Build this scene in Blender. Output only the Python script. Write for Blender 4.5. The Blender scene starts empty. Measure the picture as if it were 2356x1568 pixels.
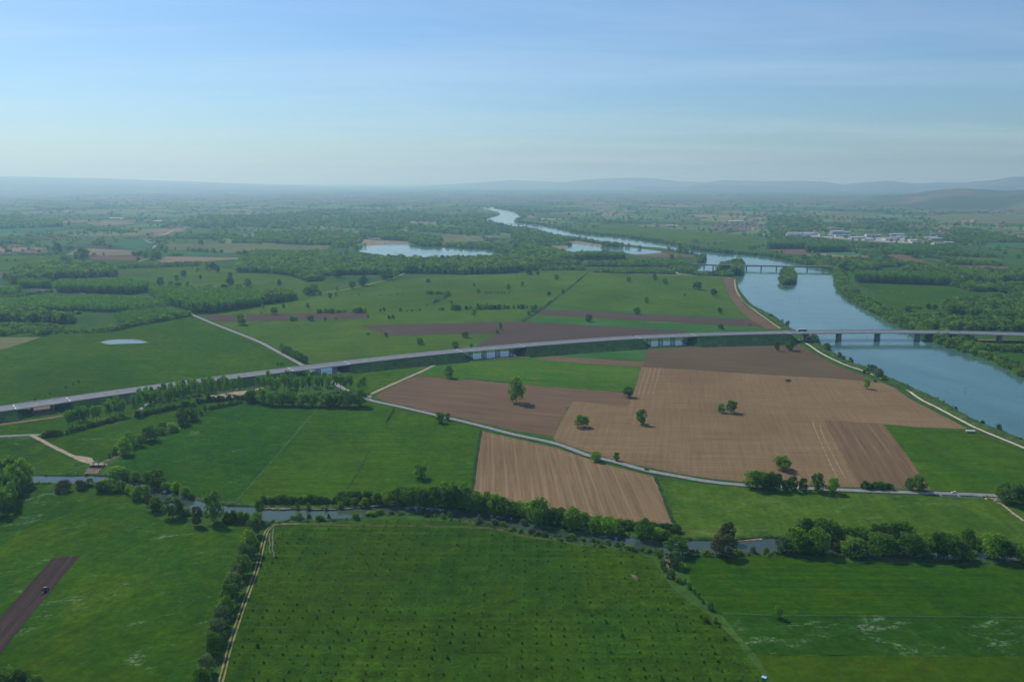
import bpy, bmesh, math, random
import numpy as np
from mathutils import Vector, Matrix
R = math.radians
rnd = random.Random(7)
scene = bpy.context.scene
COL = scene.collection

# ------------------------------------------------------------------ camera
F_PX, CX, CY, CAM_H = 1980.0, 1178.0, 784.0, 250.0        # tracing frame is 2356 x 1568
PITCH = math.atan(369.0 / F_PX)
cam_data = bpy.data.cameras.new('camera')
cam_data.sensor_width = 36.0
cam_data.lens = F_PX / 2356.0 * 36.0
cam_data.clip_start = 1.0
cam_data.clip_end = 200000.0
cam = bpy.data.objects.new('camera', cam_data)
cam.location = (0, 0, CAM_H)
cam.rotation_euler = (R(90) - PITCH, 0, 0)
COL.objects.link(cam)
scene.camera = cam

# ------------------------------------------------------------------ light
SUN_EL, SUN_AZ = 46.0, -40.0          # azimuth measured from +Y (view direction) towards +X
sd = Vector((math.sin(R(SUN_AZ)) * math.cos(R(SUN_EL)), math.cos(R(SUN_AZ)) * math.cos(R(SUN_EL)), math.sin(R(SUN_EL))))
sun_data = bpy.data.lights.new('sun', 'SUN')
sun_data.energy = 3.3
sun_data.angle = R(0.53)
sun_data.color = (1.0, 0.95, 0.85)
sun = bpy.data.objects.new('sun', sun_data)
sun.rotation_euler = (-sd).to_track_quat('-Z', 'Y').to_euler()
COL.objects.link(sun)

world = bpy.data.worlds.new('World')
scene.world = world
world.use_nodes = True
wn, wl = world.node_tree.nodes, world.node_tree.links
wn.clear()
w_out = wn.new('ShaderNodeOutputWorld')
w_bg = wn.new('ShaderNodeBackground')
w_bg.inputs['Strength'].default_value = 0.10
sky = wn.new('ShaderNodeTexSky')
sky.sky_type = 'NISHITA'
sky.sun_disc = False
sky.sun_elevation = R(SUN_EL)
sky.sun_rotation = R(SUN_AZ)
sky.altitude = 250
sky.air_density = 1.0
sky.dust_density = 1.0
sky.ozone_density = 2.0
# thin streaks of cirrus, the same all round the dome
w_tc = wn.new('ShaderNodeTexCoord')
w_sep = wn.new('ShaderNodeSeparateXYZ')
wl.new(w_tc.outputs['Generated'], w_sep.inputs[0])
def wmath(op, a, b=None, clamp=False):
    n = wn.new('ShaderNodeMath'); n.operation = op; n.use_clamp = clamp
    for i, v in enumerate((a, b)):
        if v is None: continue
        if isinstance(v, (int, float)): n.inputs[i].default_value = v
        else: wl.new(v, n.inputs[i])
    return n.outputs[0]
w_z = wmath('ADD', wmath('MAXIMUM', w_sep.outputs[2], 0.0), 0.05)
w_cmb = wn.new('ShaderNodeCombineXYZ')
wl.new(wmath('DIVIDE', w_sep.outputs[0], w_z), w_cmb.inputs[0])
wl.new(wmath('DIVIDE', w_sep.outputs[1], w_z), w_cmb.inputs[1])
w_map = wn.new('ShaderNodeMapping')
w_map.inputs['Rotation'].default_value = (0, 0, R(-24))
w_map.inputs['Scale'].default_value = (0.22, 0.60, 1)
wl.new(w_cmb.outputs[0], w_map.inputs[0])
w_n = wn.new('ShaderNodeTexNoise')
w_n.inputs['Scale'].default_value = 1.0
w_n.inputs['Detail'].default_value = 7
w_n.inputs['Roughness'].default_value = 0.62
w_n.inputs['Distortion'].default_value = 0.5
wl.new(w_map.outputs[0], w_n.inputs['Vector'])
w_ramp = wn.new('ShaderNodeValToRGB')
w_ramp.color_ramp.elements[0].position = 0.44
w_ramp.color_ramp.elements[1].position = 0.82
wl.new(w_n.outputs[0], w_ramp.inputs[0])
w_mix = wn.new('ShaderNodeMix'); w_mix.data_type = 'RGBA'
wl.new(wmath('MULTIPLY', w_ramp.outputs[0], 0.36), w_mix.inputs[0])
w_tint = wn.new('ShaderNodeMix'); w_tint.data_type = 'RGBA'; w_tint.blend_type = 'MULTIPLY'
w_tint.inputs[0].default_value = 1.0
w_tint.inputs[7].default_value = (0.60, 0.84, 1.10, 1)
wl.new(sky.outputs[0], w_tint.inputs[6])
wl.new(w_tint.outputs[2], w_mix.inputs[6])
w_mix.inputs[7].default_value = (7.0, 8.2, 9.6, 1)
wl.new(w_mix.outputs[2], w_bg.inputs['Color'])
wl.new(w_bg.outputs[0], w_out.inputs['Surface'])

scene.view_settings.view_transform = 'Standard'
scene.view_settings.look = 'None'
scene.view_settings.exposure = 0.0
scene.view_settings.gamma = 1.0
scene.view_settings.use_curve_mapping = False
scene.render.engine = 'CYCLES'
cy = scene.cycles
cy.max_bounces = 8
cy.diffuse_bounces = 4
cy.glossy_bounces = 2
cy.transmission_bounces = 5
cy.volume_bounces = 3
cy.transparent_max_bounces = 6
cy.caustics_reflective = False
cy.caustics_refractive = False
cy.use_denoising = True
cy.use_adaptive_sampling = False
try:
    cy.denoiser = 'OPENIMAGEDENOISE'
    cy.denoising_prefilter = 'ACCURATE'
except Exception:
    pass

# ------------------------------------------------------------------ tracing helpers
CP, SP = math.cos(PITCH), math.sin(PITCH)
def G(x, y, z=0.0):
    """pixel of the tracing frame -> the point of the plane of height z it looks at"""
    dx, dy = (x - CX) / F_PX, (CY - y) / F_PX
    d = Vector((dx, CP + dy * SP, -SP + dy * CP))
    return Vector((0, 0, CAM_H)) + d * ((z - CAM_H) / d.z)
def px_per_m(p):
    return F_PX / (p.y * CP - (p.z - CAM_H) * SP)
ROWS = {'a': 373.9, 'b': 690.3, 'c': 1006.7, 'd': 1194.2}
def D(crop, cx, cy_):
    """coordinates in one of the enlarged crops -> tracing frame"""
    return (589.0 * int(crop[1]) + cx / 4.0, ROWS[crop[0]] + cy_ / 4.0)

# ------------------------------------------------------------------ object helpers
def setp(o, label=None, cat=None, group=None, kind=None):
    for k, v in (('label', label), ('category', cat), ('group', group), ('kind', kind)):
        if v: o[k] = v
    return o
def link(o, parent=None):
    COL.objects.link(o)
    if parent is not None: o.parent = parent
    return o
def mesh_obj(name, verts, faces, mats, parent=None, fmat=None, smooth=False, uvs=None):
    me = bpy.data.meshes.new(name)
    me.from_pydata([tuple(v) for v in verts], [], faces)
    for m in (mats if isinstance(mats, (list, tuple)) else [mats]): me.materials.append(m)
    if fmat is not None: me.polygons.foreach_set('material_index', fmat)
    if smooth: me.polygons.foreach_set('use_smooth', [True] * len(me.polygons))
    if uvs is not None:
        ul = me.uv_layers.new(name='UVMap')
        li = np.empty(len(me.loops), dtype=np.int32); me.loops.foreach_get('vertex_index', li)
        ul.data.foreach_set('uv', np.array(uvs, dtype=np.float32)[li].ravel())
    me.update()
    return link(bpy.data.objects.new(name, me), parent)
def empty(name, loc=(0, 0, 0), rz=0.0):
    o = bpy.data.objects.new(name, None)
    o.empty_display_size = 1.0
    o.location = loc; o.rotation_euler = (0, 0, rz)
    return link(o)
class MB:
    """collects boxes, bars and lathed shapes for one mesh"""
    def __init__(s): s.v, s.f, s.m = [], [], []
    def poly(s, pts, mi=0):
        b = len(s.v); s.v += [tuple(p) for p in pts]; s.f.append(tuple(range(b, b + len(pts)))); s.m.append(mi)
    def hexa(s, p, mi=0):
        b = len(s.v); s.v += [tuple(q) for q in p]
        for f in ((3, 2, 1, 0), (4, 5, 6, 7), (0, 1, 5, 4), (1, 2, 6, 5), (2, 3, 7, 6), (3, 0, 4, 7)):
            s.f.append(tuple(b + i for i in f)); s.m.append(mi)
    def box(s, x0, x1, y0, y1, z0, z1, mi=0):
        s.hexa([(x0, y0, z0), (x1, y0, z0), (x1, y1, z0), (x0, y1, z0), (x0, y0, z1), (x1, y0, z1), (x1, y1, z1), (x0, y1, z1)], mi)
    def bar(s, a, b, r0, r1=None, n=6, mi=0):
        a, b = Vector(a), Vector(b); r1 = r0 if r1 is None else r1
        d = (b - a).normalized(); u = d.orthogonal().normalized(); w = d.cross(u)
        k = len(s.v)
        for p, r in ((a, r0), (b, r1)):
            for i in range(n):
                t = 2 * math.pi * i / n
                s.v.append(tuple(p + (u * math.cos(t) + w * math.sin(t)) * r))
        for i in range(n):
            j = (i + 1) % n
            s.f.append((k + i, k + j, k + n + j, k + n + i)); s.m.append(mi)
        s.f.append(tuple(k + i for i in reversed(range(n)))); s.m.append(mi)
        s.f.append(tuple(k + n + i for i in range(n))); s.m.append(mi)
    def build(s, name, mats, parent=None, smooth=False):
        return mesh_obj(name, s.v, s.f, mats, parent, s.m, smooth)

# ------------------------------------------------------------------ material helpers
class NT:
    def __init__(s, name):
        s.mat = bpy.data.materials.new(name); s.mat.use_nodes = True
        s.t = s.mat.node_tree; s.n, s.l = s.t.nodes, s.t.links
        s.n.clear(); s.out = s.n.new('ShaderNodeOutputMaterial')
    def set(s, sock, v):
        if isinstance(v, (int, float)): sock.default_value = v
        elif isinstance(v, (tuple, list)):
            sock.default_value = tuple(v) + ((1,) if len(v) == 3 and len(sock.default_value) == 4 else ())
        else: s.l.new(v, sock)
    def pos(s):
        return s.n.new('ShaderNodeNewGeometry').outputs['Position']
    def mapping(s, vec, rot=0.0, scale=(1, 1, 1), loc=(0, 0, 0)):
        m = s.n.new('ShaderNodeMapping'); m.vector_type = 'TEXTURE' if False else 'POINT'
        # rotate first, then scale: two mapping nodes
        m.inputs['Rotation'].default_value = (0, 0, -rot); s.l.new(vec, m.inputs[0])
        k = s.n.new('ShaderNodeMapping'); k.inputs['Scale'].default_value = scale; k.inputs['Location'].default_value = loc
        s.l.new(m.outputs[0], k.inputs[0]); return k.outputs[0]
    def noise(s, vec, scale=1.0, detail=4, rough=0.55, dist=0.0):
        n = s.n.new('ShaderNodeTexNoise'); n.inputs['Scale'].default_value = scale
        n.inputs['Detail'].default_value = detail; n.inputs['Roughness'].default_value = rough
        n.inputs['Distortion'].default_value = dist
        s.l.new(vec, n.inputs['Vector']); return n.outputs[0]
    def ramp(s, fac, stops, const=False):
        r = s.n.new('ShaderNodeValToRGB'); cr = r.color_ramp
        if const: cr.interpolation = 'CONSTANT'
        while len(cr.elements) < len(stops): cr.elements.new(0.5)
        for e, (p, c) in zip(cr.elements, stops):
            e.position = p; e.color = (c, c, c, 1) if isinstance(c, (int, float)) else tuple(c) + (1,)
        s.l.new(fac, r.inputs[0]); return r.outputs[0]
    def mix(s, fac, a, b, mode='MIX'):
        m = s.n.new('ShaderNodeMix'); m.data_type = 'RGBA'; m.blend_type = mode
        s.set(m.inputs[0], fac); s.set(m.inputs[6], a); s.set(m.inputs[7], b); return m.outputs[2]
    def math(s, op, a, b=None, clamp=False):
        m = s.n.new('ShaderNodeMath'); m.operation = op; m.use_clamp = clamp
        s.set(m.inputs[0], a)
        if b is not None: s.set(m.inputs[1], b)
        return m.outputs[0]
    def bump(s, h, strength=0.5, dist=0.3):
        b = s.n.new('ShaderNodeBump'); b.inputs['Strength'].default_value = strength; b.inputs['Distance'].default_value = dist
        s.l.new(h, b.inputs['Height']); return b.outputs[0]
    def principled(s, col, rough=0.9, spec=0.2, normal=None, metal=0.0, **kw):
        p = s.n.new('ShaderNodeBsdfPrincipled')
        s.set(p.inputs['Base Color'], col); s.set(p.inputs['Roughness'], rough)
        s.set(p.inputs['Specular IOR Level'], spec); p.inputs['Metallic'].default_value = metal
        for k, v in kw.items(): s.set(p.inputs[k], v)
        if normal is not None: s.l.new(normal, p.inputs['Normal'])
        s.l.new(p.outputs[0], s.out.inputs['Surface']); return p

def plain(name, col, rough=0.8, spec=0.2, metal=0.0, var=0.12, scale=0.8):
    t = NT(name); n = t.noise(t.pos(), scale, 5)
    lo = tuple(c * (1 - var) for c in col); hi = tuple(min(1, c * (1 + var)) for c in col)
    t.principled(t.ramp(n, [(0.3, lo), (0.7, hi)]), rough, spec, None, metal); return t.mat

def grass(name, a, b, c=None, big=0.012, flower=None, flower_amt=0.0, streak=None, rough_amt=0.35, fine=0.25, seed=0.0, rows=0):
    """meadow: two tones in soft drifts, fine tussocks, optional pale flower drifts and mowing streaks"""
    t = NT(name); p = t.pos()
    pv = t.mapping(p, 0.3, (1, 0.45, 1), (seed * 113.0, seed * 57.0, 0))
    col = t.mix(t.ramp(t.noise(pv, big, 5, 0.6, 0.6), [(0.35, 0.0), (0.65, 1.0)]), a, b)
    if c is not None:
        col = t.mix(t.ramp(t.noise(pv, big * 2.7, 5, 0.65, 1.0), [(0.48, 0.0), (0.72, 0.8)]), col, c)
    mid = t.noise(p, 0.09, 6, 0.7)
    col = t.mix(1.0, col, t.ramp(mid, [(0.25, 1 - rough_amt), (0.75, 1 + rough_amt)]), 'MULTIPLY')
    col = t.mix(1.0, col, t.ramp(t.noise(t.mapping(p, 1.1 + seed, (0.5, 1, 1), (seed * 7.0, 0, 0)), 0.005, 4, 0.6, 1.0), [(0.3, 0.84), (0.7, 1.16)]), 'MULTIPLY')
    if streak is None:
        col = t.mix(1.0, col, t.ramp(t.noise(t.mapping(p, 0.4 + seed * 0.7, (0.008, 0.16, 1)), 1.0, 4, 0.7), [(0.35, 0.90), (0.65, 1.10)]), 'MULTIPLY')
    fn = t.noise(p, fine, 5, 0.75)
    col = t.mix(1.0, col, t.ramp(fn, [(0.25, 1 - rough_amt * 1.2), (0.75, 1 + rough_amt * 1.2)]), 'MULTIPLY')
    if streak is not None:
        sn = t.noise(t.mapping(p, streak, (0.01, 0.22, 1)), 1.0, 3)
        col = t.mix(1.0, col, t.ramp(sn, [(0.35, 0.86), (0.65, 1.13)]), 'MULTIPLY')
        if rows:
            wv = t.n.new('ShaderNodeTexWave'); wv.wave_type = 'BANDS'; wv.bands_direction = 'X'; wv.inputs['Scale'].default_value = 2 * math.pi / rows / 20.0; wv.inputs['Distortion'].default_value = 1.5; wv.inputs['Detail Scale'].default_value = 0.05
            t.l.new(t.mapping(p, streak), wv.inputs['Vector'])
            col = t.mix(1.0, col, t.ramp(wv.outputs[0], [(0.1, 0.95), (0.9, 1.05)]), 'MULTIPLY')
    if flower is not None:
        f1 = t.noise(t.mapping(p, 0.25, (0.5, 1.4, 1), (seed * 31.0, seed * 17.0, 0)), 0.035, 7, 0.75, 1.6)
        f2 = t.noise(p, 0.35, 4, 0.7)
        fm = t.math('MULTIPLY', t.ramp(f1, [(0.58 - flower_amt, 0.0), (0.74 - flower_amt, 1.0)]), t.ramp(f2, [(0.42, 0.0), (0.60, 1.0)]))
        col = t.mix(fm, col, flower)
    t.principled(col, 1.0, 0.0, t.bump(t.math('ADD', mid, t.math('MULTIPLY', fn, 0.6)), 0.7, 1.2))
    return t.mat

def tilled(name, a, b, ang, ang2=None, lines=0.0, line_period=9.0, line_col=None, contrast=1.0):
    """bare soil: streaks along the working direction, blotches of moisture, tractor lines"""
    t = NT(name); p = t.pos()
    col = t.mix(t.ramp(t.noise(p, 0.007, 5, 0.6, 0.5), [(0.35, 0.0), (0.65, 1.0)]), a, b)
    st = t.noise(t.mapping(p, ang, (0.010, 0.30, 1)), 1.0, 6, 0.75)
    k = 0.5 * contrast
    col = t.mix(1.0, col, t.ramp(st, [(0.28, 1 - k), (0.72, 1 + k)]), 'MULTIPLY')
    if ang2 is not None:
        st2 = t.noise(t.mapping(p, ang2, (0.012, 0.3, 1)), 1.0, 4, 0.7)
        col = t.mix(1.0, col, t.ramp(st2, [(0.3, 1 - k * .5), (0.7, 1 + k * .5)]), 'MULTIPLY')
    fn = t.noise(p, 0.7, 4, 0.7)
    col = t.mix(1.0, col, t.ramp(fn, [(0.25, 0.72), (0.75, 1.28)]), 'MULTIPLY')
    if lines > 0:
        wv = t.n.new('ShaderNodeTexWave'); wv.wave_type = 'BANDS'; wv.bands_direction = 'Y'; wv.wave_profile = 'SIN'
        wv.inputs['Scale'].default_value = 2 * math.pi / line_period / 20.0 * 1.0
        wv.inputs['Distortion'].default_value = 0.6; wv.inputs['Detail'].default_value = 1.0; wv.inputs['Detail Scale'].default_value = 0.2
        t.l.new(t.mapping(p, ang), wv.inputs['Vector'])
        brk = t.ramp(t.noise(t.mapping(p, ang, (0.01, 0.1, 1)), 1.0, 2), [(0.35, 0.1), (0.6, 1.0)])
        lm = t.math('MULTIPLY', t.ramp(wv.outputs[0], [(0.88, 0.0), (0.98, 1.0)]), brk)
        col = t.mix(t.math('MULTIPLY', lm, lines), col, line_col or tuple(min(1, x * 1.5) for x in b))
    t.principled(col, 1.0, 0.0, t.bump(st, 0.6, 0.5))
    return t.mat

def bear(p0, p1):
    """direction on the ground of a line traced in the picture"""
    a, b = G(*p0), G(*p1); return math.atan2(b.y - a.y, b.x - a.x)
# ================================================================== THE GROUND
def ground_material():
    t = NT('countryside'); p = t.pos()
    sep = t.n.new('ShaderNodeSeparateXYZ'); t.l.new(p, sep.inputs[0])
    vor = t.n.new('ShaderNodeTexVoronoi'); vor.feature = 'F1'; vor.inputs['Scale'].default_value = 1.0
    vor.inputs['Randomness'].default_value = 0.9
    warp = t.noise(p, 0.004, 2)
    vm = t.mapping(p, 0.35, (1 / 330.0, 1 / 520.0, 0))
    t.l.new(vm, vor.inputs['Vector'])
    sc = t.n.new('ShaderNodeSeparateColor'); t.l.new(vor.outputs['Color'], sc.inputs[0])
    fieldc = t.ramp(sc.outputs[0], [(0.0, (0.075, 0.130, 0.036)), (0.30, (0.100, 0.165, 0.048)), (0.52, (0.135, 0.20, 0.07)),
                                    (0.68, (0.16, 0.20, 0.08)), (0.80, (0.20, 0.185, 0.11)), (0.88, (0.25, 0.19, 0.13)), (0.94, (0.05, 0.11, 0.03))], True)
    wood = t.ramp(t.noise(p, 0.0011, 6, 0.62, 0.4), [(0.54, 0.0), (0.62, 1.0)])
    col = t.mix(wood, fieldc, (0.028, 0.052, 0.022))
    ve = t.n.new('ShaderNodeTexVoronoi'); ve.feature = 'DISTANCE_TO_EDGE'; ve.inputs['Scale'].default_value = 1.0
    ve.inputs['Randomness'].default_value = 0.9
    t.l.new(vm, ve.inputs['Vector'])
    hedge = t.math('MULTIPLY', t.ramp(ve.outputs[0], [(0.012, 1.0), (0.03, 0.0)]), t.ramp(t.noise(p, 0.006, 3), [(0.4, 0.0), (0.5, 1.0)]))
    col = t.mix(hedge, col, (0.026, 0.050, 0.020))
    col = t.mix(1.0, col, t.ramp(t.noise(p, 0.03, 6, 0.7), [(0.25, 0.75), (0.75, 1.25)]), 'MULTIPLY')
    col = t.mix(1.0, col, t.ramp(t.noise(p, 0.3, 4, 0.7), [(0.25, 0.85), (0.75, 1.15)]), 'MULTIPLY')
    t.principled(col, 1.0, 0.0)
    return t.mat
M = {}
M['country'] = ground_material()
gx, gy0, gy1 = 46000, -2000, 62000
ground = mesh_obj('ground', [(-gx, gy0, 0), (gx, gy0, 0), (gx, gy1, 0), (-gx, gy1, 0)], [(0, 1, 2, 3)], M['country'])
setp(ground, 'flat patchwork of fields and woods reaching to the horizon', 'ground', kind='structure')

# ---------------------------------------------------------------- distant hills: one height field over distance and bearing
def hills():
    def crest(pts, dist):
        xs, ys = zip(*pts)
        def f(x):
            y = np.interp(x, xs, ys); d = np.interp(x, *zip(*dist))
            return np.maximum(0, CAM_H + (415.0 - y) / F_PX * d), d
        return f
    rid = []
    A = crest([(850, 432), (960, 429), (1050, 423), (1130, 417), (1178, 413.5), (1250, 417), (1300, 419), (1340, 413), (1390, 410), (1450, 409), (1500, 411),
               (1560, 418), (1620, 419), (1650, 414), (1767, 417), (1829, 416), (1879, 417.6), (1927, 425), (1974, 419), (2029, 415),
               (2097, 422.6), (2137, 419), (2204, 420), (2267, 414), (2317, 408), (2356, 409.4), (2500, 404), (3300, 404)],
              [(850, 38000), (1500, 33000), (2000, 25000), (2356, 20000), (3300, 17000)])
    rid.append((A, 0.22, 0.5))
    B = crest([(1300, 445), (1428, 436), (1478, 426), (1515, 430), (1560, 431), (1610, 423), (1700, 426), (1800, 430), (1900, 436), (2000, 440)], [(1300, 27000), (2000, 21000)])
    rid.append((B, 0.16, 0.3))
    Cc = crest([(1900, 455), (2087, 446), (2142, 437), (2204, 434.5), (2292, 439), (2356, 436), (2600, 432), (3300, 430)], [(1900, 12000), (2356, 9500), (3300, 9000)])
    rid.append((Cc, 0.30, 0.3))
    L = crest([(-900, 402), (0, 406.5), (125, 409), (250, 411.5), (400, 415.5), (500, 418.5), (589, 422), (700, 425), (820, 433)], [(-900, 31000), (820, 36000)])
    rid.append((L, 0.55, 0.3))
    L2 = crest([(100, 412), (200, 402), (260, 399), (330, 397.5), (390, 400), (450, 408), (560, 425)], [(100, 40000), (560, 42000)])
    
    xs = np.arange(-900, 3301, 14.0)
    ds = np.concatenate([np.linspace(6500, 16000, 40), np.linspace(16600, 58000, 60)])
    rs = np.random.RandomState(3)
    ph = rs.rand(14, 3) * 6.28
    V, Fc = [], []
    for i, x in enumerate(xs):
        for d in ds:
            h = 0.0
            for (f, w, wb) in rid:
                hc, dc = f(x)
                if hc <= 0: continue
                u = (d - dc) / (w * dc if d < dc else wb * dc)
                if abs(u) < 1: h = max(h, float(hc) * (math.cos(u * math.pi) * 0.5 + 0.5) ** 0.8)
            wx = (x - CX) / F_PX * d; wy = d
            n = 0.0
            for k in range(14):
                fr = 0.00045 * 1.38 ** k
                n += math.sin(wx * fr * math.cos(ph[k, 0]) + wy * fr * math.sin(ph[k, 0]) + ph[k, 1]) / (1 + 0.45 * k)
            h = h * (1 + 0.035 * n) + (h > 5) * n * 3
            V.append((wx, wy, h - 1.5 if h < 2 else h))
    nd = len(ds)
    for i in range(len(xs) - 1):
        for j in range(nd - 1):
            a = i * nd + j
            if max(V[a][2], V[a + 1][2], V[a + nd][2], V[a + nd + 1][2]) > 0 and max(abs(V[q][0]) for q in (a, a + nd + 1, a + nd, a + 1)) < 45500 and V[a + nd + 1][1] < 61000:
                Fc.append((a, a + nd, a + nd + 1, a + 1))
    t = NT('hill_country'); p = t.pos()
    wood = t.ramp(t.noise(p, 0.0016, 6, 0.65, 0.5), [(0.42, 0.0), (0.52, 1.0)])
    fld = t.ramp(t.noise(p, 0.004, 3, 0.6), [(0.35, (0.11, 0.145, 0.06)), (0.5, (0.16, 0.14, 0.09)), (0.65, (0.24, 0.17, 0.12))])
    t.principled(t.mix(wood, fld, (0.065, 0.095, 0.045)), 0.95, 0.05)  # wood tone lightened, putting extra haze into the colour
    o = mesh_obj('hills', V, Fc, t.mat, smooth=True)
    setp(o, 'blue hazy hills and ridges along the horizon', 'hills', kind='structure')
hills()
# ================================================================== FIELDS, WATER, ROADS
def dens(pts, step, jit, closed=True, rg=rnd):
    out = []; n = len(pts)
    for i in range(n if closed else n - 1):
        a, b = pts[i], pts[(i + 1) % n]
        L = (b - a).length; k = max(1, min(60, int(L / step)))
        for j in range(k):
            q = a.lerp(b, j / k)
            if j: q = q + Vector((rg.uniform(-jit, jit), rg.uniform(-jit, jit), 0))
            out.append(q)
    if not closed: out.append(pts[-1])
    return out
def catmull(pts, n=6):
    out = []
    P = [pts[0] * 2 - pts[1]] + list(pts) + [pts[-1] * 2 - pts[-2]]
    for i in range(1, len(P) - 2):
        for j in range(n):
            t = j / n
            out.append(0.5 * ((2 * P[i]) + (P[i + 1] - P[i - 1]) * t + (2 * P[i - 1] - 5 * P[i] + 4 * P[i + 1] - P[i + 2]) * t * t + (3 * P[i] - P[i - 1] - 3 * P[i + 1] + P[i + 2]) * t ** 3))
    out.append(pts[-1]); return out
def sheet(name, wpts, mat, z, label, cat='field', kind='structure'):
    bm = bmesh.new()
    vs = [bm.verts.new((p.x, p.y, z)) for p in wpts]
    f = bm.faces.new(vs); bm.normal_update()
    if f.normal.z < 0: f.normal_flip()
    bmesh.ops.triangulate(bm, faces=[f])
    me = bpy.data.meshes.new(name); bm.to_mesh(me); bm.free(); me.materials.append(mat)
    o = link(bpy.data.objects.new(name, me))
    return setp(o, label, cat, kind=kind)
def field(name, pts, mat, layer, label, jit=0.8, step=14, crop=None, cat='field'):
    if crop: pts = [D(crop, *p) for p in pts]
    w = [G(*p) for p in pts]
    far = max(p.y for p in w)
    z = 0.02 if layer == 0 else 0.035 * layer + (0.45 + 0.05 * layer if crop else 0)
    return sheet(name, dens(w, step if far < 2200 else 60, jit if far < 2200 else 3.0), mat, z, label, cat)
def frames(w):
    T = []
    for i in range(len(w)):
        a, b = w[max(0, i - 1)], w[min(len(w) - 1, i + 1)]
        t = (b - a); t.z = 0; t.normalize(); T.append(t)
    return T
def ribbon(name, pts, width, mat, z, label=None, cat='road', parent=None, off=0.0, crop=None, jit=0.0, smooth=True, kind='structure', w=None):
    if w is None:
        if crop: pts = [D(crop, *p) for p in pts]
        w = [G(*p) for p in pts]
        if smooth: w = catmull(w, 6)
    T = frames(w); V, Fc, UV = [], [], []; s = 0.0
    for i, p in enumerate(w):
        if i: s += (w[i] - w[i - 1]).length
        n = Vector((-T[i].y, T[i].x, 0)); h = width / 2
        jl, jr = (rnd.uniform(-jit, jit), rnd.uniform(-jit, jit)) if jit else (0, 0)
        zz = z + p.z
        V += [tuple((p + n * (off + h + jl)).xy) + (zz,), tuple((p + n * (off - h + jr)).xy) + (zz,)]
        UV += [(0, s), (width, s)]
        if i: k = 2 * i; Fc.append((k - 1, k + 1, k, k - 2))
    o = mesh_obj(name, V, Fc, mat, parent, uvs=UV)
    if parent is None: setp(o, label, cat, kind=kind)
    return o

M['meadow'] = grass('meadow_grass', (0.040, 0.098, 0.020), (0.052, 0.112, 0.022), (0.075, 0.125, 0.024), rough_amt=0.30)
M['m_left'] = grass('meadow_grass_dark', (0.023, 0.076, 0.006), (0.040, 0.090, 0.004), (0.064, 0.104, 0.003), big=0.010, flower=(0.26, 0.36, 0.22), flower_amt=0.0, rough_amt=0.32, seed=1)
M['m_flower'] = grass('meadow_grass_flowers', (0.023, 0.075, 0.007), (0.031, 0.086, 0.007), (0.040, 0.090, 0.008), flower=(0.24, 0.32, 0.20), flower_amt=0.05, rough_amt=0.28, seed=2)
M['m_plant'] = grass('rough_grass', (0.028, 0.078, 0.007), (0.040, 0.088, 0.005), (0.052, 0.096, 0.004), rows=8.0, big=0.014, rough_amt=0.48, fine=0.45, streak=bear((700, 1350), (1400, 1352)), seed=3)
M['m_right'] = grass('lush_grass', (0.021, 0.076, 0.004), (0.032, 0.088, 0.003), (0.054, 0.098, 0.003), streak=bear((1700, 1350), (2300, 1352)), rough_amt=0.30, seed=4)
M['m_yellow'] = grass('buttercup_grass', (0.034, 0.084, 0.004), (0.046, 0.088, 0.004), (0.064, 0.088, 0.005), rough_amt=0.25, seed=5)
M['m_pale'] = grass('grazed_pasture', (0.056, 0.118, 0.012), (0.078, 0.136, 0.014), (0.042, 0.102, 0.012), flower=(0.20, 0.26, 0.13), flower_amt=0.02, rough_amt=0.30, seed=6)
M['m_mid'] = grass('hay_meadow', (0.034, 0.094, 0.006), (0.056, 0.108, 0.005), (0.025, 0.082, 0.008), streak=bear((600, 1000), (1080, 1002)), flower=(0.20, 0.26, 0.14), flower_amt=-0.05, rough_amt=0.30, seed=7)
M['m_dark'] = grass('dense_clover_meadow', (0.022, 0.080, 0.007), (0.030, 0.092, 0.007), (0.044, 0.102, 0.006), flower=(0.22, 0.30, 0.18), flower_amt=0.0, rough_amt=0.30, seed=8)
M['m_far'] = grass('pasture_beyond_motorway', (0.054, 0.114, 0.013), (0.074, 0.134, 0.015), (0.100, 0.144, 0.017), big=0.007, flower=(0.22, 0.28, 0.17), flower_amt=-0.02, rough_amt=0.2, streak=bear((900, 700), (1600, 690)), seed=9)
M['m_crop'] = grass('young_cereal', (0.045, 0.125, 0.030), (0.050, 0.135, 0.032), rough_amt=0.10, streak=bear((1300, 730), (1700, 735)), seed=10)
M['m_buttercup'] = grass('bright_meadow', (0.045, 0.125, 0.014), (0.070, 0.135, 0.014), (0.095, 0.140, 0.014), rough_amt=0.2, streak=bear((1178, 860), (1450, 870)), seed=11)
M['m_teal'] = grass('winter_wheat', (0.050, 0.140, 0.050), (0.055, 0.15, 0.052), rough_amt=0.08, seed=12)
M['m_olive'] = grass('dry_pasture', (0.11, 0.145, 0.055), (0.14, 0.155, 0.065), (0.17, 0.15, 0.08), rough_amt=0.15, seed=13)
M['floor'] = grass('woodland_floor', (0.030, 0.062, 0.020), (0.040, 0.078, 0.024), rough_amt=0.4, seed=14)
M['reed'] = grass('bank_grass', (0.034, 0.085, 0.020), (0.055, 0.11, 0.026), (0.090, 0.10, 0.05), big=0.05, rough_amt=0.5, seed=15)
M['emb'] = grass('embankment_grass', (0.022, 0.055, 0.018), (0.032, 0.070, 0.022), (0.048, 0.085, 0.03), big=0.05, rough_amt=0.5, seed=16)

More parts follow.
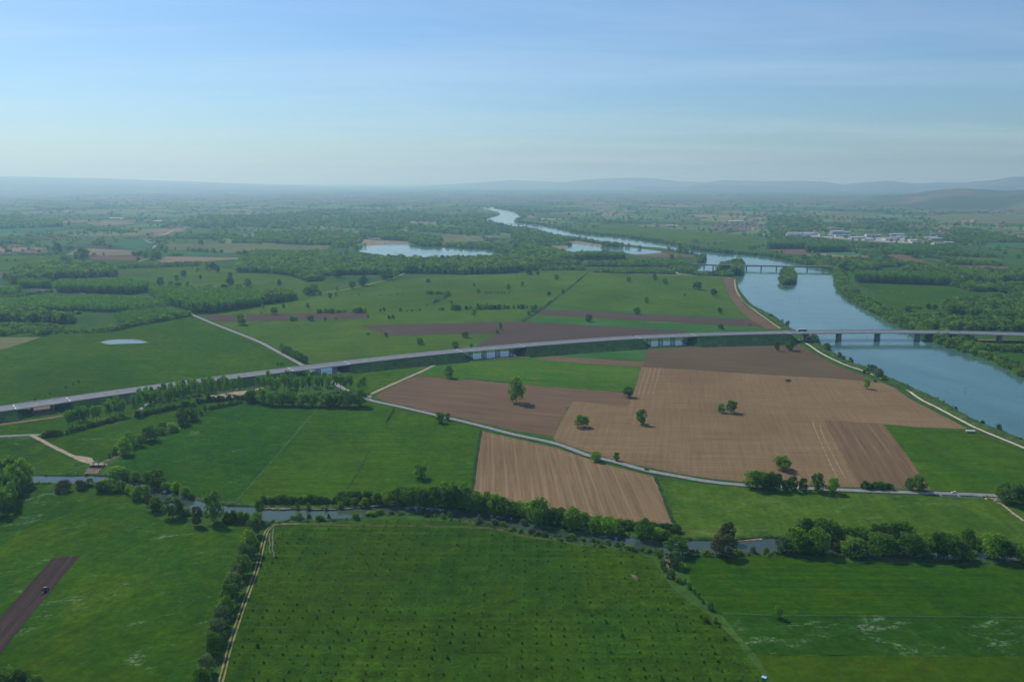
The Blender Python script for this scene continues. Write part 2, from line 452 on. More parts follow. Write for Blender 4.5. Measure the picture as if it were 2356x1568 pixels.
a_plot = bear((1640, 900), (1900, 915))
M['t_tan'] = tilled('dry_tilled_soil', (0.188, 0.127, 0.066), (0.224, 0.152, 0.080), bear((1500, 985), (1900, 992)), contrast=0.55, ang2=bear((1440, 1000), (1470, 860)))
M['t_grey'] = tilled('damp_tilled_soil', (0.142, 0.093, 0.058), (0.168, 0.110, 0.067), bear((900, 905), (1250, 935)), contrast=0.75)
M['t_strip'] = tilled('worked_soil', (0.146, 0.096, 0.053), (0.166, 0.110, 0.061), bear((1945, 990), (2020, 1110)), lines=0.5, line_period=11.0, contrast=0.6)
M['t_upper'] = tilled('dark_tilled_soil', (0.112, 0.078, 0.046), (0.132, 0.092, 0.054), bear((1500, 830), (1900, 848)), contrast=0.5)
M['t_rows'] = tilled('sown_rows_soil', (0.194, 0.129, 0.070), (0.228, 0.152, 0.082), bear((1180, 1000), (1195, 1140)), lines=0.36, line_period=10.5, line_col=(0.33, 0.26, 0.17), contrast=0.6)
M['t_plough'] = tilled('fresh_ploughed_soil', (0.052, 0.036, 0.032), (0.062, 0.043, 0.038), bear((0, 1463), (152, 1281)), lines=0.35, line_period=7.5, line_col=(0.13, 0.10, 0.08), contrast=0.7)
M['t_dark'] = tilled('ploughed_soil_beyond_motorway', (0.086, 0.062, 0.050), (0.104, 0.074, 0.058), bear((900, 760), (1150, 752)), contrast=0.35)
M['t_far'] = tilled('far_bare_soil', (0.20, 0.155, 0.10), (0.25, 0.19, 0.125), 0.3, contrast=0.4)
M['dirt'] = plain('pale_dirt', (0.36, 0.29, 0.20), 0.95, 0.05, var=0.25, scale=0.25)
M['mud'] = plain('toe_mud', (0.19, 0.135, 0.10), 0.95, 0.05, var=0.3, scale=0.2)
M['sand'] = plain('quarry_sand', (0.24, 0.19, 0.135), 0.95, 0.05, var=0.3, scale=0.05)
M['lane'] = plain('towpath_gravel', (0.56, 0.49, 0.36), 0.95, 0.05, var=0.15, scale=0.3)
M['worn'] = plain('wheel_track_straw', (0.25, 0.225, 0.095), 0.95, 0.05, var=0.3, scale=0.3)
M['asph_old'] = plain('weathered_asphalt', (0.24, 0.24, 0.225), 0.9, 0.2, var=0.15, scale=0.2)
M['asph'] = plain('motorway_asphalt', (0.175, 0.182, 0.195), 0.85, 0.25, var=0.10, scale=0.1)
M['paint'] = plain('road_paint', (0.72, 0.72, 0.70), 0.7, 0.2, var=0.06)
M['conc'] = plain('concrete', (0.52, 0.51, 0.47), 0.9, 0.2, var=0.12, scale=0.4)
M['conc_dark'] = plain('stained_shaded_concrete', (0.26, 0.26, 0.25), 0.9, 0.2, var=0.18, scale=0.4)  # stained tone; on the viaduct piers it paints in their backlit shade
M['steel'] = plain('galvanised_steel', (0.42, 0.44, 0.46), 0.5, 0.5, 0.3)
M['rust'] = plain('dark_girder_paint', (0.06, 0.07, 0.075), 0.6, 0.3)

def water_mat(name, body, ripple=0.06, rough=0.06, scale=0.22):
    t = NT(name); p = t.pos()
    col = t.mix(t.ramp(t.noise(t.mapping(p, 0.2, (1, 0.35, 1)), 0.006, 5, 0.65, 0.8), [(0.3, 0.0), (0.7, 1.0)]), tuple(c * 0.72 for c in body), tuple(c * 1.28 for c in body))
    n1 = t.noise(p, scale, 3, 0.6); n2 = t.noise(p, scale * 0.13, 3, 0.6)
    t.principled(col, t.ramp(n2, [(0.35, rough * 0.6), (0.65, rough * 2.6)]), 0.5, t.bump(t.math('ADD', n1, t.math('MULTIPLY', n2, 2.0)), ripple, 1.0), IOR=1.33)
    return t.mat
M['water'] = water_mat('river_water', (0.066, 0.155, 0.135))
M['w_stream'] = water_mat('stream_water', (0.05, 0.075, 0.05), ripple=0.035, rough=0.04)
M['w_flood'] = water_mat('flood_water', (0.02, 0.035, 0.05), ripple=0.02, rough=0.04)
M['w_pond'] = water_mat('pond_water', (0.11, 0.135, 0.135), ripple=0.03, rough=0.05)

# ---- base sheet of pasture under the traced fields
field('pasture', [(-500, 1750), (2900, 1750), (2900, 640), (2200, 560), (1178, 560), (100, 575), (-500, 600)], M['meadow'], 0, 'broad green pasture of the river plain between the traced plots', 0)
# ---- foreground
field('meadow', [(-500, 1105), (60, 1112), (230, 1118), (300, 1145), (370, 1195), (440, 1210), (560, 1205), (600, 1200), (575, 1260), (500, 1480), (440, 1700), (-500, 1700)], M['m_left'], 2, 'dark green meadow with pale flower drifts around the ploughed strip')
field('meadow', [(-60, 1170), (30, 1150), (75, 1125), (150, 1128), (190, 1160), (130, 1190), (60, 1215), (-60, 1240)], M['m_flower'], 3, 'pale drift of white meadow flowers beside the poplar grove', 3, 8)
field('tree_plantation', [(625, 1205), (760, 1203), (900, 1192), (1060, 1198), (1178, 1222), (1260, 1240), (1330, 1255), (1460, 1268), (1500, 1285), (1545, 1350), (1640, 1420), (1700, 1480), (1790, 1600), (1860, 1700), (455, 1700), (505, 1560), (560, 1400), (590, 1300), (612, 1225)], M['m_plant'], 2, 'rough grass plot planted with rows of saplings beside the wheel track')
field('meadow', [(1575, 1280), (1700, 1275), (1800, 1275), (1900, 1290), (2150, 1300), (2356, 1302), (2800, 1310), (2800, 1428), (2356, 1421), (1900, 1416), (1660, 1411), (1640, 1400), (1590, 1340)], M['m_right'], 2, 'lush dark meadow between the wooded stream and the flowery fence line')
field('meadow', [(1660, 1412), (1900, 1417), (2356, 1422), (2800, 1429), (2800, 1510), (1740, 1506), (1690, 1450)], M['m_flower'], 2, 'meadow dotted with white flower drifts below the fence line')
field('meadow', [(1740, 1507), (2800, 1511), (2800, 1700), (1880, 1700), (1800, 1590)], M['m_yellow'], 2, 'yellowish meadow strip flecked with buttercups')
field('ploughed_field', [(121, 1283), (150, 1280), (184, 1278), (90, 1392), (0, 1505), (-160, 1705), (-300, 1768), (-150, 1594), (0, 1422)], M['t_plough'], 4, 'narrow freshly ploughed dark strip the tractor is working', 0.4)
# ---- between stream and motorway
field('meadow', [(735, 930), (850, 921), (1107, 985), (1087, 1128), (1080, 1146), (940, 1140), (780, 1146), (620, 1158), (545, 1152)], M['m_mid'], 2, 'hay meadow sloping from the country road to the stream hedge')
field('meadow', [(560, 926), (735, 932), (545, 1152), (470, 1150), (380, 1112), (300, 1090), (255, 1070), (330, 1020), (400, 985), (470, 950)], M['m_dark'], 3, 'deep green meadow between the hedge line and the hay meadow')
field('meadow', [(-300, 960), (150, 940), (550, 905), (560, 926), (400, 975), (290, 1045), (230, 1062), (180, 1050), (90, 1005), (-300, 1000)], M['m_left'], 2, 'meadow strip between the poplar row and the dirt track')
field('meadow', [(-300, 1010), (80, 1008), (200, 1065), (190, 1092), (60, 1093), (-300, 1090)], M['m_left'], 3, 'small meadow between the dirt track and the stream')
field('sown_field', [(1110, 991), (1178, 1007), (1280, 1030), (1400, 1070), (1508, 1097), (1525, 1140), (1553, 1209), (1453, 1199), (1353, 1186), (1260, 1172), (1178, 1156), (1084, 1137)], M['t_rows'], 3, 'tan sown field striped with tractor lines beside the stream', 0.4)
field('tilled_field', [(862, 911), (905, 888), (959, 865), (1060, 871), (1178, 880), (1203, 885), (1393, 899), (1440, 904), (1458, 905), (1443, 934), (1318, 922), (1298, 955), (1273, 1004), (1178, 989), (1089, 968), (960, 940), (880, 921)], M['t_grey'], 3, 'greyish brown tilled field above the country road', 2.2, 4)
field('tilled_field', [(1475, 844), (1620, 852), (1767, 862), (1917, 870), (2030, 880), (2060, 893), (2090, 915), (2157, 950), (2227, 986), (2110, 982), (2034, 975), (1897, 965), (1947, 1063), (1977, 1120), (1867, 1116), (1720, 1109), (1628, 1099), (1553, 1087), (1450, 1066), (1380, 1048), (1278, 1014), (1273, 1004), (1298, 955), (1318, 922), (1443, 934), (1458, 905)], M['t_tan'], 2, 'large dry tan tilled field with scattered trees', 0.5)
field('tilled_field', [(1897, 965), (2034, 976), (2085, 1045), (2142, 1126), (2050, 1122), (1976, 1119), (1947, 1063)], M['t_strip'], 4, 'darker brown strip of worked soil beside the green triangle', 0.4)
field('tilled_field', [(1488, 804), (1620, 797), (1767, 789), (1832, 790), (1850, 800), (1917, 838), (1985, 863), (2030, 880), (1917, 870), (1767, 862), (1620, 852), (1475, 844)], M['t_upper'], 3, 'dark brown tilled field against the motorway embankment', 0.4)
field('meadow', [(999, 841), (1101, 832), (1178, 827), (1235, 826), (1328, 834), (1475, 845), (1456, 901), (1393, 898), (1203, 884), (1060, 871), (962, 865)], M['m_buttercup'], 3, 'bright yellow green meadow between the tilled fields and the motorway', 0.5)
field('tilled_field', [(1225, 826), (1273, 819), (1403, 828), (1483, 832), (1476, 844), (1328, 834)], M['t_grey'], 4, 'thin brown wedge of tilled soil across the bright meadow', 0.4)
field('meadow', [(1283, 819), (1328, 813), (1488, 803), (1482, 831), (1403, 828)], M['m_crop'], 4, 'small green wedge of meadow at the embankment foot', 0.4)
field('meadow', [(749, 866), (860, 853), (968, 841), (905, 876), (849, 906), (815, 903), (775, 884)], M['m_mid'], 3, 'triangular meadow between the country road and the dirt lane', 0.4)
field('meadow', [(2036, 976), (2110, 985), (2227, 990), (2262, 996), (2356, 1033), (2600, 1120), (2600, 1150), (2356, 1137), (2200, 1131), (2143, 1126)], M['m_mid'], 3, 'green triangular meadow between the towpath and the country road', 0.4)
field('pasture', [(1512, 1103), (1628, 1113), (1715, 1121), (1967, 1134), (2200, 1142), (2600, 1152), (2600, 1260), (2356, 1262), (2117, 1250), (1917, 1238), (1792, 1233), (1688, 1238), (1570, 1236), (1556, 1207)], M['m_pale'], 2, 'pale grazed pasture between the country road and the stream')
field('meadow', [(-300, 800), (0, 777), (60, 771), (200, 765), (438, 726), (560, 778), (690, 842), (560, 858), (250, 900), (-300, 975)], M['m_mid'], 2, 'wide meadow around the small pond left of the country road')
field('meadow', [(-300, 790), (0, 776), (95, 775), (60, 787), (0, 805), (-300, 830)], M['m_olive'], 3, 'pale mown corner of the pond meadow')
# ---- beyond the motorway
field('pasture', [(440, 722), (520, 700), (700, 690), (790, 655), (1000, 636), (1240, 628), (1345, 622), (1320, 645), (1250, 700), (1175, 755), (1090, 800), (800, 832), (694, 842), (560, 778)], M['m_far'], 2, 'open pasture with scattered trees beyond the motorway')
field('pasture', [(1345, 624), (1560, 632), (1668, 640), (1668, 660), (1700, 716), (1760, 755), (1500, 772), (1180, 790), (1250, 700), (1320, 645)], M['m_far'], 3, 'broad pasture with lone oaks beside the main river')
field('pasture', [(250, 612), (480, 612), (560, 622), (680, 640), (780, 655), (690, 690), (560, 690), (480, 668), (280, 640)], M['m_far'], 4, 'olive pasture behind the poplar plantation')
field('cereal_field', [(1262, 706), (1500, 718), (1753, 733), (1740, 739), (1500, 724), (1250, 712)], M['m_crop'], 5, 'bright cereal strip above the dark ploughed band')
field('cereal_field', [(1225, 727), (1300, 731), (1500, 742), (1700, 752), (1767, 753), (1770, 758), (1600, 764), (1505, 758), (1208, 738)], M['m_crop'], 5, 'bright cereal strip below the dark ploughed band')
field('ploughed_field', [(465, 726), (589, 723), (720, 720), (842, 719), (850, 733), (720, 736), (589, 738), (507, 741)], M['t_dark'], 5, 'dark ploughed strip right of the country road', 0.5)
field('ploughed_field', [(824, 749), (1000, 744), (1178, 740), (1205, 739), (1172, 755), (1139, 766), (1010, 769), (899, 772)], M['t_dark'], 5, 'dark ploughed parallelogram beyond the motorway', 0.5)
field('ploughed_field', [(1089, 800), (1142, 768), (1205, 740), (1350, 748), (1503, 757), (1590, 762), (1568, 768), (1460, 778), (1300, 790), (1178, 796)], M['t_dark'], 6, 'dark ploughed field against the far side of the motorway', 0.5)
field('ploughed_field', [(1245, 711), (1400, 718), (1600, 728), (1767, 738), (1780, 752), (1753, 752), (1600, 744), (1400, 733), (1232, 723)], M['t_dark'], 6, 'long dark ploughed band among the cereal strips', 0.5)
field('ploughed_field', [(1665, 641), (1687, 639), (1690, 666), (1708, 696), (1735, 718), (1767, 741), (1800, 757), (1765, 757), (1730, 737), (1703, 716), (1685, 690), (1670, 665)], M['t_grey'], 7, 'curved brown field following the river path', 0.5)
# ---- far plots
far_plots = [
 ('a0', [(600, 850), (720, 790), (830, 790), (1310, 815), (1250, 850), (1000, 855)], 't_far', 'pale tan plot left of the far road'),
 ('a0', [(790, 885), (880, 858), (1330, 865), (1330, 890), (1230, 900), (900, 895)], 't_grey', 'brown plot below the pale tan plot'),
 ('a0', [(1440, 900), (1540, 865), (2210, 875), (2200, 892), (1900, 910), (1500, 925)], 't_far', 'tan plot right of the far road above the hedge'),
 ('a0', [(1000, 760), (1200, 705), (1330, 720), (1400, 745), (1380, 790), (1200, 790)], 'm_teal', 'wheat plot left of the far road bend'),
 ('a0', [(1530, 840), (1540, 810), (2250, 850), (2200, 870), (1700, 862)], 'm_teal', 'thin wheat strip right of the far road'),
 ('a0', [(1530, 755), (1900, 750), (2356, 770), (2356, 830), (1560, 805)], 'm_olive', 'olive pasture right of the far road bend'),
 ('a0', [(0, 862), (600, 860), (700, 900), (1230, 905), (1050, 930), (640, 962), (0, 992)], 'm_far', 'green plot in front of the farm village'),
 ('a0', [(0, 600), (400, 595), (620, 600), (500, 625), (0, 650)], 'm_teal', 'wheat plot behind the farm village'),
 ('a0', [(820, 570), (960, 545), (1200, 545), (1240, 565), (1000, 580)], 't_far', 'tan plot beyond the village copse'),
 ('a0', [(1230, 640), (1400, 612), (1720, 605), (1690, 632), (1450, 648)], 't_far', 'sandy plot below the distant hamlet'),
 ('a0', [(0, 1005), (110, 1005), (60, 1060), (0, 1070)], 't_grey', 'reddish plot beside the broadleaf wood'),
 ('a0', [(1260, 585), (1560, 590), (1500, 612), (1250, 612)], 'm_teal', 'small wheat plot beside the hamlet'),
 ('a1', [(-400, 745), (0, 750), (300, 760), (720, 775), (640, 800), (400, 832), (0, 828), (-300, 835)], 'm_olive', 'mown plot left of the gravel lake'),
 ('a1', [(990, 708), (1400, 733), (1408, 752), (1200, 755), (1050, 768), (960, 772)], 'sand', 'sandy beach behind the gravel lake'),
 ('a1', [(1710, 690), (1760, 655), (2080, 680), (2050, 740), (1720, 740)], 'm_olive', 'clearing behind the gravel lake wood'),
 ('a2', [(1050, 862), (1180, 842), (1380, 825), (1640, 845), (1690, 870), (1400, 872)], 't_grey', 'brown plot at the end of the second lake'),
 ('a2', [(450, 730), (600, 718), (830, 755), (1100, 780), (1400, 822), (1250, 824), (830, 785), (560, 755)], 'sand', 'sandy strip between the second lake and the river'),
 ('a2', [(350, 770), (510, 768), (540, 830), (480, 835), (430, 790)], 'sand', 'bare sandy corner of the second lake'),
 ('a2', [(700, 602), (1350, 600), (2356, 700), (2356, 770), (1600, 728), (900, 668), (560, 612)], 'm_far', 'long light green meadow across the river'),
 ('a2', [(200, 480), (520, 480), (520, 512), (230, 512)], 'm_far', 'small meadow beyond the river spit'),
 ('a2', [(1760, 605), (2200, 610), (2190, 627), (1760, 624)], 't_grey', 'brown plot before the riverside town'),
 ('a3', [(0, 800), (340, 798), (360, 850), (150, 842)], 't_grey', 'brown plot left of the poplar block across the river'),
 ('a3', [(360, 830), (740, 825), (900, 850), (700, 862)], 'm_teal', 'green plot in front of the poplar block'),
 ('a3', [(300, 852), (520, 838), (700, 862), (900, 852), (940, 887), (600, 888)], 't_far', 'tan plot near the river across the water'),
 ('a3', [(960, 845), (1240, 848), (1500, 930), (1280, 922)], 't_grey', 'purplish ploughed triangle across the river'),
 ('a3', [(800, 1108), (1200, 1120), (1650, 1135), (1720, 1160), (1900, 1200), (2300, 1230), (2100, 1252), (1650, 1242), (1600, 1350), (1700, 1420), (1300, 1400), (1150, 1340), (990, 1260), (980, 1180), (850, 1130)], 'm_mid', 'cattle pasture across the river'),
 ('a3', [(1680, 958), (1780, 935), (2220, 965), (2200, 982), (1800, 987)], 't_grey', 'narrow brown strip across the river'),
 ('a3', [(1290, 852), (1700, 857), (2150, 882), (2160, 942), (1560, 912)], 'm_far', 'green plot with a tree row across the river'),
 ('a3', [(1960, 662), (2100, 647), (2240, 665), (2200, 692)], 'm_olive', 'mown rise below the hill road'),
 ('a3', [(2000, 737), (2500, 740), (2500, 778), (2050, 772)], 'm_teal', 'wheat plot right of the industrial estate'),
 ('a3', [(400, 480), (800, 450), (1000, 470), (900, 490), (650, 507)], 'm_olive', 'vineyard slope above the town'),
 ('a3', [(1400, 500), (1750, 470), (2500, 490), (2500, 562), (1700, 562)], 'm_olive', 'broad vineyards below the wooded hill'),
 ('a3', [(700, 790), (980, 790), (960, 810), (740, 812)], 'm_far', 'green plot right of the poplar block'),
 ('b3', [(1900, 378), (2500, 370), (2500, 455), (2000, 422)], 'm_mid', 'riverside meadow below the bridge end'),
 ('b3', [(1985, 500), (2500, 485), (2500, 640), (2356, 590)], 'm_mid', 'lower riverside meadow behind the bank trees'),
]
for i, (c, pts, m, lab) in enumerate(far_plots):
    field('far_field', pts, M[m], 3 + i % 5, lab, crop=c)

# ---- main river
LB = [(2900, 1250), (2600, 1112), (2356, 1013), (2292, 989), (2232, 962), (2157, 919), (2092, 890), (2032, 863), (1987, 843), (1957, 834), (1909, 806), (1882, 788), (1824, 758), (1782, 728), (1767, 721), (1728, 699), (1703, 668), (1698, 652), (1705, 624), (1702, 606), (1690, 598), (1665, 603), (1650, 622), (1628, 626), (1605, 625), (1604, 612), (1622, 597), (1622, 591), (1588, 581), (1523, 571), (1460, 565), (1378, 554), (1318, 544), (1263, 539), (1255, 534), (1223, 526), (1193, 522), (1176, 519), (1135, 511), (1118, 506), (1130, 500), (1149, 494), (1146, 489), (1125, 483), (1110, 479)]
RB = [(1135, 477.5), (1178, 485), (1192, 492), (1200, 499), (1184, 506), (1196, 513), (1263, 521), (1328, 536), (1428, 546), (1553, 564), (1603, 576), (1678, 584), (1767, 591), (1847, 609), (1905, 622), (1920, 635), (1922, 649), (1928, 669), (1967, 699), (2004, 721), (2054, 746), (2074, 753), (2142, 787), (2192, 805), (2264, 827), (2304, 847), (2356, 869), (2600, 960), (2900, 1060)]
lbw, rbw = catmull([G(*p) for p in LB], 4), catmull([G(*p) for p in RB], 4)
river = sheet('river', lbw + rbw, M['water'], 0.75, 'broad pale blue river winding to the horizon', 'river')
# ---- gravel lakes, ponds
L1 = [(826, 579), (836, 568), (851, 565), (939, 563), (976, 569), (1014, 571), (1126, 574), (1151, 586), (1126, 596), (1014, 593), (889, 591), (851, 583)]
L2 = [(1303, 574), (1318, 561), (1378, 566), (1453, 571), (1523, 580), (1468, 585.5), (1435, 582), (1385, 578), (1308, 580)]
sheet('lake', catmull([G(*p) for p in L1] + [G(*L1[0])], 4)[:-1], M['water'], 0.9, 'gravel pit lake with a sandy beach behind the woods', 'lake')
sheet('lake', catmull([G(*p) for p in L2] + [G(*L2[0])], 4)[:-1], M['water'], 0.9, 'second gravel pit lake beside the river', 'lake')
sheet('lake', [G(*p) for p in [(1245, 503), (1305, 504.5), (1304, 506), (1245, 505)]], M['water'], 1.6, 'thin distant lake across the far river bend', 'lake')
sheet('lake', [G(*p) for p in [(982, 467), (1010, 465), (1012, 467), (985, 468.5)]], M['water'], 2.0, 'tiny distant lake left of the river bend', 'lake')
sheet('pond', dens(catmull([G(*D('b0', *p)) for p in [(925, 388), (1010, 368), (1140, 362), (1260, 366), (1335, 384), (1345, 392), (1250, 398), (1100, 402), (1000, 405), (925, 388)]], 4)[:-1], 6, 0.5), M['w_pond'], 0.12, 'small round pond in the left meadow', 'pond')
ribbon('pond_rim', [D('b0', *p) for p in [(905, 390), (1010, 366), (1140, 359), (1265, 363), (1345, 384), (1365, 393)]], 3.0, M['mud'], 0.10, 'bare muddy rim of the small pond', 'bank', jit=0.8)
sheet('puddle', dens([G(*D('a1', *p)) for p in [(520, 828), (560, 820), (605, 835), (590, 846)]], 20, 2), M['w_pond'], 0.75, 'shallow puddle on the mown plot by the lake', 'pond')
# ---- near stream
NB = [(-300, 1085), (0, 1091), (69, 1094), (150, 1095), (217, 1095), (262, 1099), (312, 1109), (350, 1119), (375, 1124), (437, 1147), (475, 1156), (515, 1163), (589, 1167), (609, 1170), (689, 1172), (764, 1173), (839, 1168), (859, 1164), (939, 1163), (1014, 1169), (1089, 1179), (1178, 1190), (1253, 1214), (1353, 1229), (1428, 1233), (1478, 1240), (1568, 1243), (1640, 1244), (1688, 1245), (1767, 1238), (1792, 1240), (1917, 1246), (2117, 1257), (2254, 1269), (2356, 1277), (2700, 1290)]
SB = [(-300, 1103), (0, 1108), (69, 1110), (125, 1111), (225, 1115), (280, 1117), (312, 1124), (355, 1143), (375, 1161), (425, 1179), (467, 1182), (512, 1179), (589, 1187), (611, 1199), (689, 1195), (801, 1192), (864, 1182), (964, 1180), (1026, 1189), (1114, 1204), (1178, 1217), (1265, 1233), (1353, 1248), (1415, 1255), (1465, 1264), (1528, 1272), (1578, 1274), (1653, 1274), (1767, 1272), (1789, 1269), (1917, 1274), (2017, 1282), (2254, 1289), (2356, 1294), (2700, 1308)]
nbw, sbw = catmull([G(*p) for p in NB], 4), catmull([G(*p) for p in SB], 4)
sheet('stream', nbw + sbw[::-1], M['w_stream'], 0.20, 'narrow winding stream between the meadows', 'stream')
def bank(name, w, side, h, run, label, mat=None):
    """low grassy berm: rises from the water edge and falls back to the field"""
    w = dens(w, 5, 0.4, closed=False)
    T = frames(w); V, Fc = [], []
    for i, p in enumerate(w):
        n = Vector((-T[i].y, T[i].x, 0)) * side
        hh = h * rnd.uniform(0.7, 1.25); k = rnd.uniform(-0.3, 0.3)
        for (o, z) in ((-0.5, 0.0), (0.3 + k, hh * 0.6), (1.6 + k, hh), (run * .6, hh * 0.75), (run, 0.12)):
            q = p + n * o; V.append((q.x, q.y, z))
        if i:
            a = (i - 1) * 5
            for j in range(4):
                f = (a + j, a + j + 1, a + j + 6, a + j + 5); Fc.append(f if side > 0 else f[::-1])
    o = mesh_obj(name, V, Fc, mat or M['reed'], smooth=True)
    return setp(o, label, 'bank', kind='structure')
bank('stream_bank', nbw, 1, 1.4, 7, 'grassy bank on the motorway side of the stream')
bank('stream_bank', sbw, -1, 1.0, 5, 'grassy bank on the meadow side of the stream')
nl = [p for p in lbw if p.y < 1900]; nr = [p for p in rbw if p.y < 1900]
bank('river_bank', nl, 1, 2.2, 12, 'grassy river bank below the towpath')
bank('river_bank', nr, 1, 1.8, 9, 'wooded river bank across the water')

# ---- roads and tracks
road_pts = [(438, 722), (500, 748), (589, 783), (639, 809), (694, 839), (736, 863), (759, 875), (789, 893), (814, 904), (839, 914), (858, 922), (914, 934), (1001, 954), (1089, 975), (1178, 998), (1278, 1020), (1353, 1047), (1415, 1062), (1488, 1082), (1553, 1094), (1628, 1107), (1715, 1115.5), (1867, 1123), (1967, 1128), (2142, 1134), (2267, 1138.5), (2356, 1142), (2600, 1150)]
ribbon('grass_verge', road_pts, 11.0, M['emb'], 0.27, 'dark grass verge along the country road', 'verge', jit=0.5)
country_road = ribbon('country_road', road_pts, 6.4, M['asph_old'], 0.32, 'grey country road curving under the motorway')
wr = catmull([G(*p) for p in road_pts], 6)
def dashes(parent, w, off, on, gap, wid, z, name='lane_dash', mat=None):
    """broken centre line as one marking sheet"""
    V, Fc = [], []; s = 0.0; T = frames(w); acc = []
    cum = [0.0]
    for i in range(1, len(w)): cum.append(cum[-1] + (w[i] - w[i - 1]).length)
    s = 0.0; i = 0
    while s + on < cum[-1]:
        q = []
        for ss in (s, s + on):
            while cum[i + 1] < ss: i += 1
            f = (ss - cum[i]) / (cum[i + 1] - cum[i]); p = w[i].lerp(w[i + 1], f); n = Vector((-T[i].y, T[i].x, 0))
            q.append((p + n * (off + wid / 2), p + n * (off - wid / 2)))
        b = len(V)
        for (l, r) in q: V += [(l.x, l.y, l.z + z), (r.x, r.y, r.z + z)]
        Fc.append((b + 1, b + 3, b + 2, b)); s += on + gap
    return mesh_obj(name, V, Fc, mat or M['paint'], parent)
dashes(country_road, [p for p in wr if p.y < 860], 0, 3, 9, 0.25, 0.36, 'centre_line')
ribbon('centre_line', None, 0.10, M['paint'], 0.36, parent=country_road, off=2.9, w=wr)
ribbon('centre_line', None, 0.10, M['paint'], 0.36, parent=country_road, off=-2.9, w=wr)
tow = [(1838, 781), (1860, 793), (1892, 814), (1942, 838), (1982, 851.5), (2039, 874), (2082, 893), (2117, 918), (2157, 938), (2217, 970), (2254, 988), (2356, 1030), (2600, 1130)]
ribbon('towpath', tow, 3.4, M['lane'], 0.33, 'pale gravel towpath along the river bank', 'path', jit=0.2)
ribbon('grass_verge', tow, 15.0, M['reed'], 0.24, 'grass slope either side of the towpath', 'verge', jit=1.0)
ribbon('river_path', [(1690, 643), (1694, 668), (1712, 694), (1740, 717), (1775, 742), (1795, 756)], 3.5, M['dirt'], 0.55, 'pale track along the river beyond the motorway', 'path', jit=0.2)
lane1 = [(849, 914), (856, 906), (885, 892), (930, 872), (975, 852), (1003, 838)]
ribbon('dirt_lane', lane1, 5.0, M['dirt'], 0.30, 'brown dirt lane from the country road to the embankment', 'track', jit=0.4)
ribbon('embankment_track', [(749, 862), (800, 858), (860, 851), (930, 844), (976, 840), (1040, 833), (1101, 826), (1178, 823), (1253, 818), (1330, 810), (1420, 803), (1500, 799)], 4.5, M['mud'], 0.28, 'muddy service track at the embankment foot', 'track', jit=0.7)
ribbon('embankment_track', [(-100, 990), (0, 977), (60, 969), (110, 962), (150, 955)], 6.5, M['mud'], 0.28, 'bare service track below the first viaduct', 'track', jit=0.7)
ribbon('side_road', [(-100, 1005), (0, 1003.5), (60, 1001), (92, 1000)], 5.5, M['asph_old'], 0.31, 'short paved side road meeting the dirt track')
dirt_track = [(70, 1000), (84, 1007), (125, 1029), (150, 1041), (175, 1053), (196, 1062), (222, 1067), (245, 1069)]
ribbon('dirt_track', dirt_track, 4.2, M['dirt'], 0.33, 'pale dirt track leading to the sluice gate', 'track', jit=0.3)
field('bare_patch', [(172, 1048), (195, 1050), (213, 1054), (216, 1063), (205, 1066), (190, 1060)], M['dirt'], 8, 'trampled bare patch before the sluice gate', 0.5, 3, cat='ground')
ribbon('dry_ditch', [(228, 1068), (245, 1060), (258, 1055), (276, 1048)], 3.5, M['mud'], 0.36, 'stony dry ditch behind the sluice gate', 'ditch', jit=0.6)
field('ditch_mouth', [(200, 1080), (208, 1075), (238, 1074), (232, 1080), (222, 1092), (190, 1094)], M['mud'], 9, 'eroded ditch mouth below the sluice gate', 0.6, 2, cat='ditch')
def wheel_track(name, pts, gauge, w, mat, z, label):
    o = empty(name); setp(o, label, 'track', kind='structure')
    for s in (-1, 1): ribbon('wheel_rut', pts, w, mat, z, parent=o, off=s * gauge / 2, jit=0.12)
wheel_track('wheel_track', [(470, 1690), (508, 1568), (532, 1477), (562, 1389), (589, 1315), (601, 1269), (611, 1229), (621, 1214), (639, 1206), (689, 1205)], 2.0, 0.95, M['worn'], 0.30, 'pair of straw coloured wheel ruts along the tree line')
wheel_track('wheel_track', [(689, 1205), (839, 1208.5), (989, 1211), (1089, 1213), (1139, 1217), (1178, 1227), (1228, 1237), (1290, 1244), (1353, 1254), (1415, 1260), (1448, 1268)], 1.9, 0.35, M['worn'], 0.30, 'faint wheel ruts along the stream bank')
ribbon('far_road', [D('a0', *p) for p in [(1270, 915), (1320, 898), (1370, 880), (1385, 840), (1410, 790), (1445, 742), (1400, 742), (1350, 722), (1330, 710)]], 9, M['asph_old'], 1.1, 'distant road bending through the hamlet')
ribbon('far_road', [D('a0', *p) for p in [(350, 760), (800, 772), (1100, 785), (1380, 798)]], 8, M['asph_old'], 1.0, 'distant straight road across the plain')
ribbon('far_road', [D('a0', *p) for p in [(1400, 680), (1500, 665), (1545, 648), (1600, 626)]], 8, M['lane'], 1.2, 'distant pale lane to the hamlet')
ribbon('far_road', [D('a0', *p) for p in [(-100, 1135), (0, 1140), (250, 1160), (500, 1185), (700, 1200), (780, 1211)]], 6, M['asph_old'], 0.9, 'road crossing the poplar plantation')
ribbon('far_track', [D('a1', *p) for p in [(600, 1200), (760, 1180), (880, 1158), (1000, 1135), (1100, 1105), (1190, 1085), (1300, 1050), (1370, 1018)]], 4, M['dirt'], 0.6, 'pale farm track past the big lone tree', 'track')
ribbon('far_track', [D('a2', *p) for p in [(1400, 985), (1440, 988), (1500, 1008), (1560, 1030), (1750, 1048), (2020, 1060)]], 4, M['lane'], 0.6, 'pale track to the railway bridge', 'track')
ribbon('far_track', [D('a2', *p) for p in [(1100, 1030), (1300, 1030), (1500, 1035), (1560, 1038)]], 4, M['lane'], 0.6, 'pale track along the wood edge', 'track')
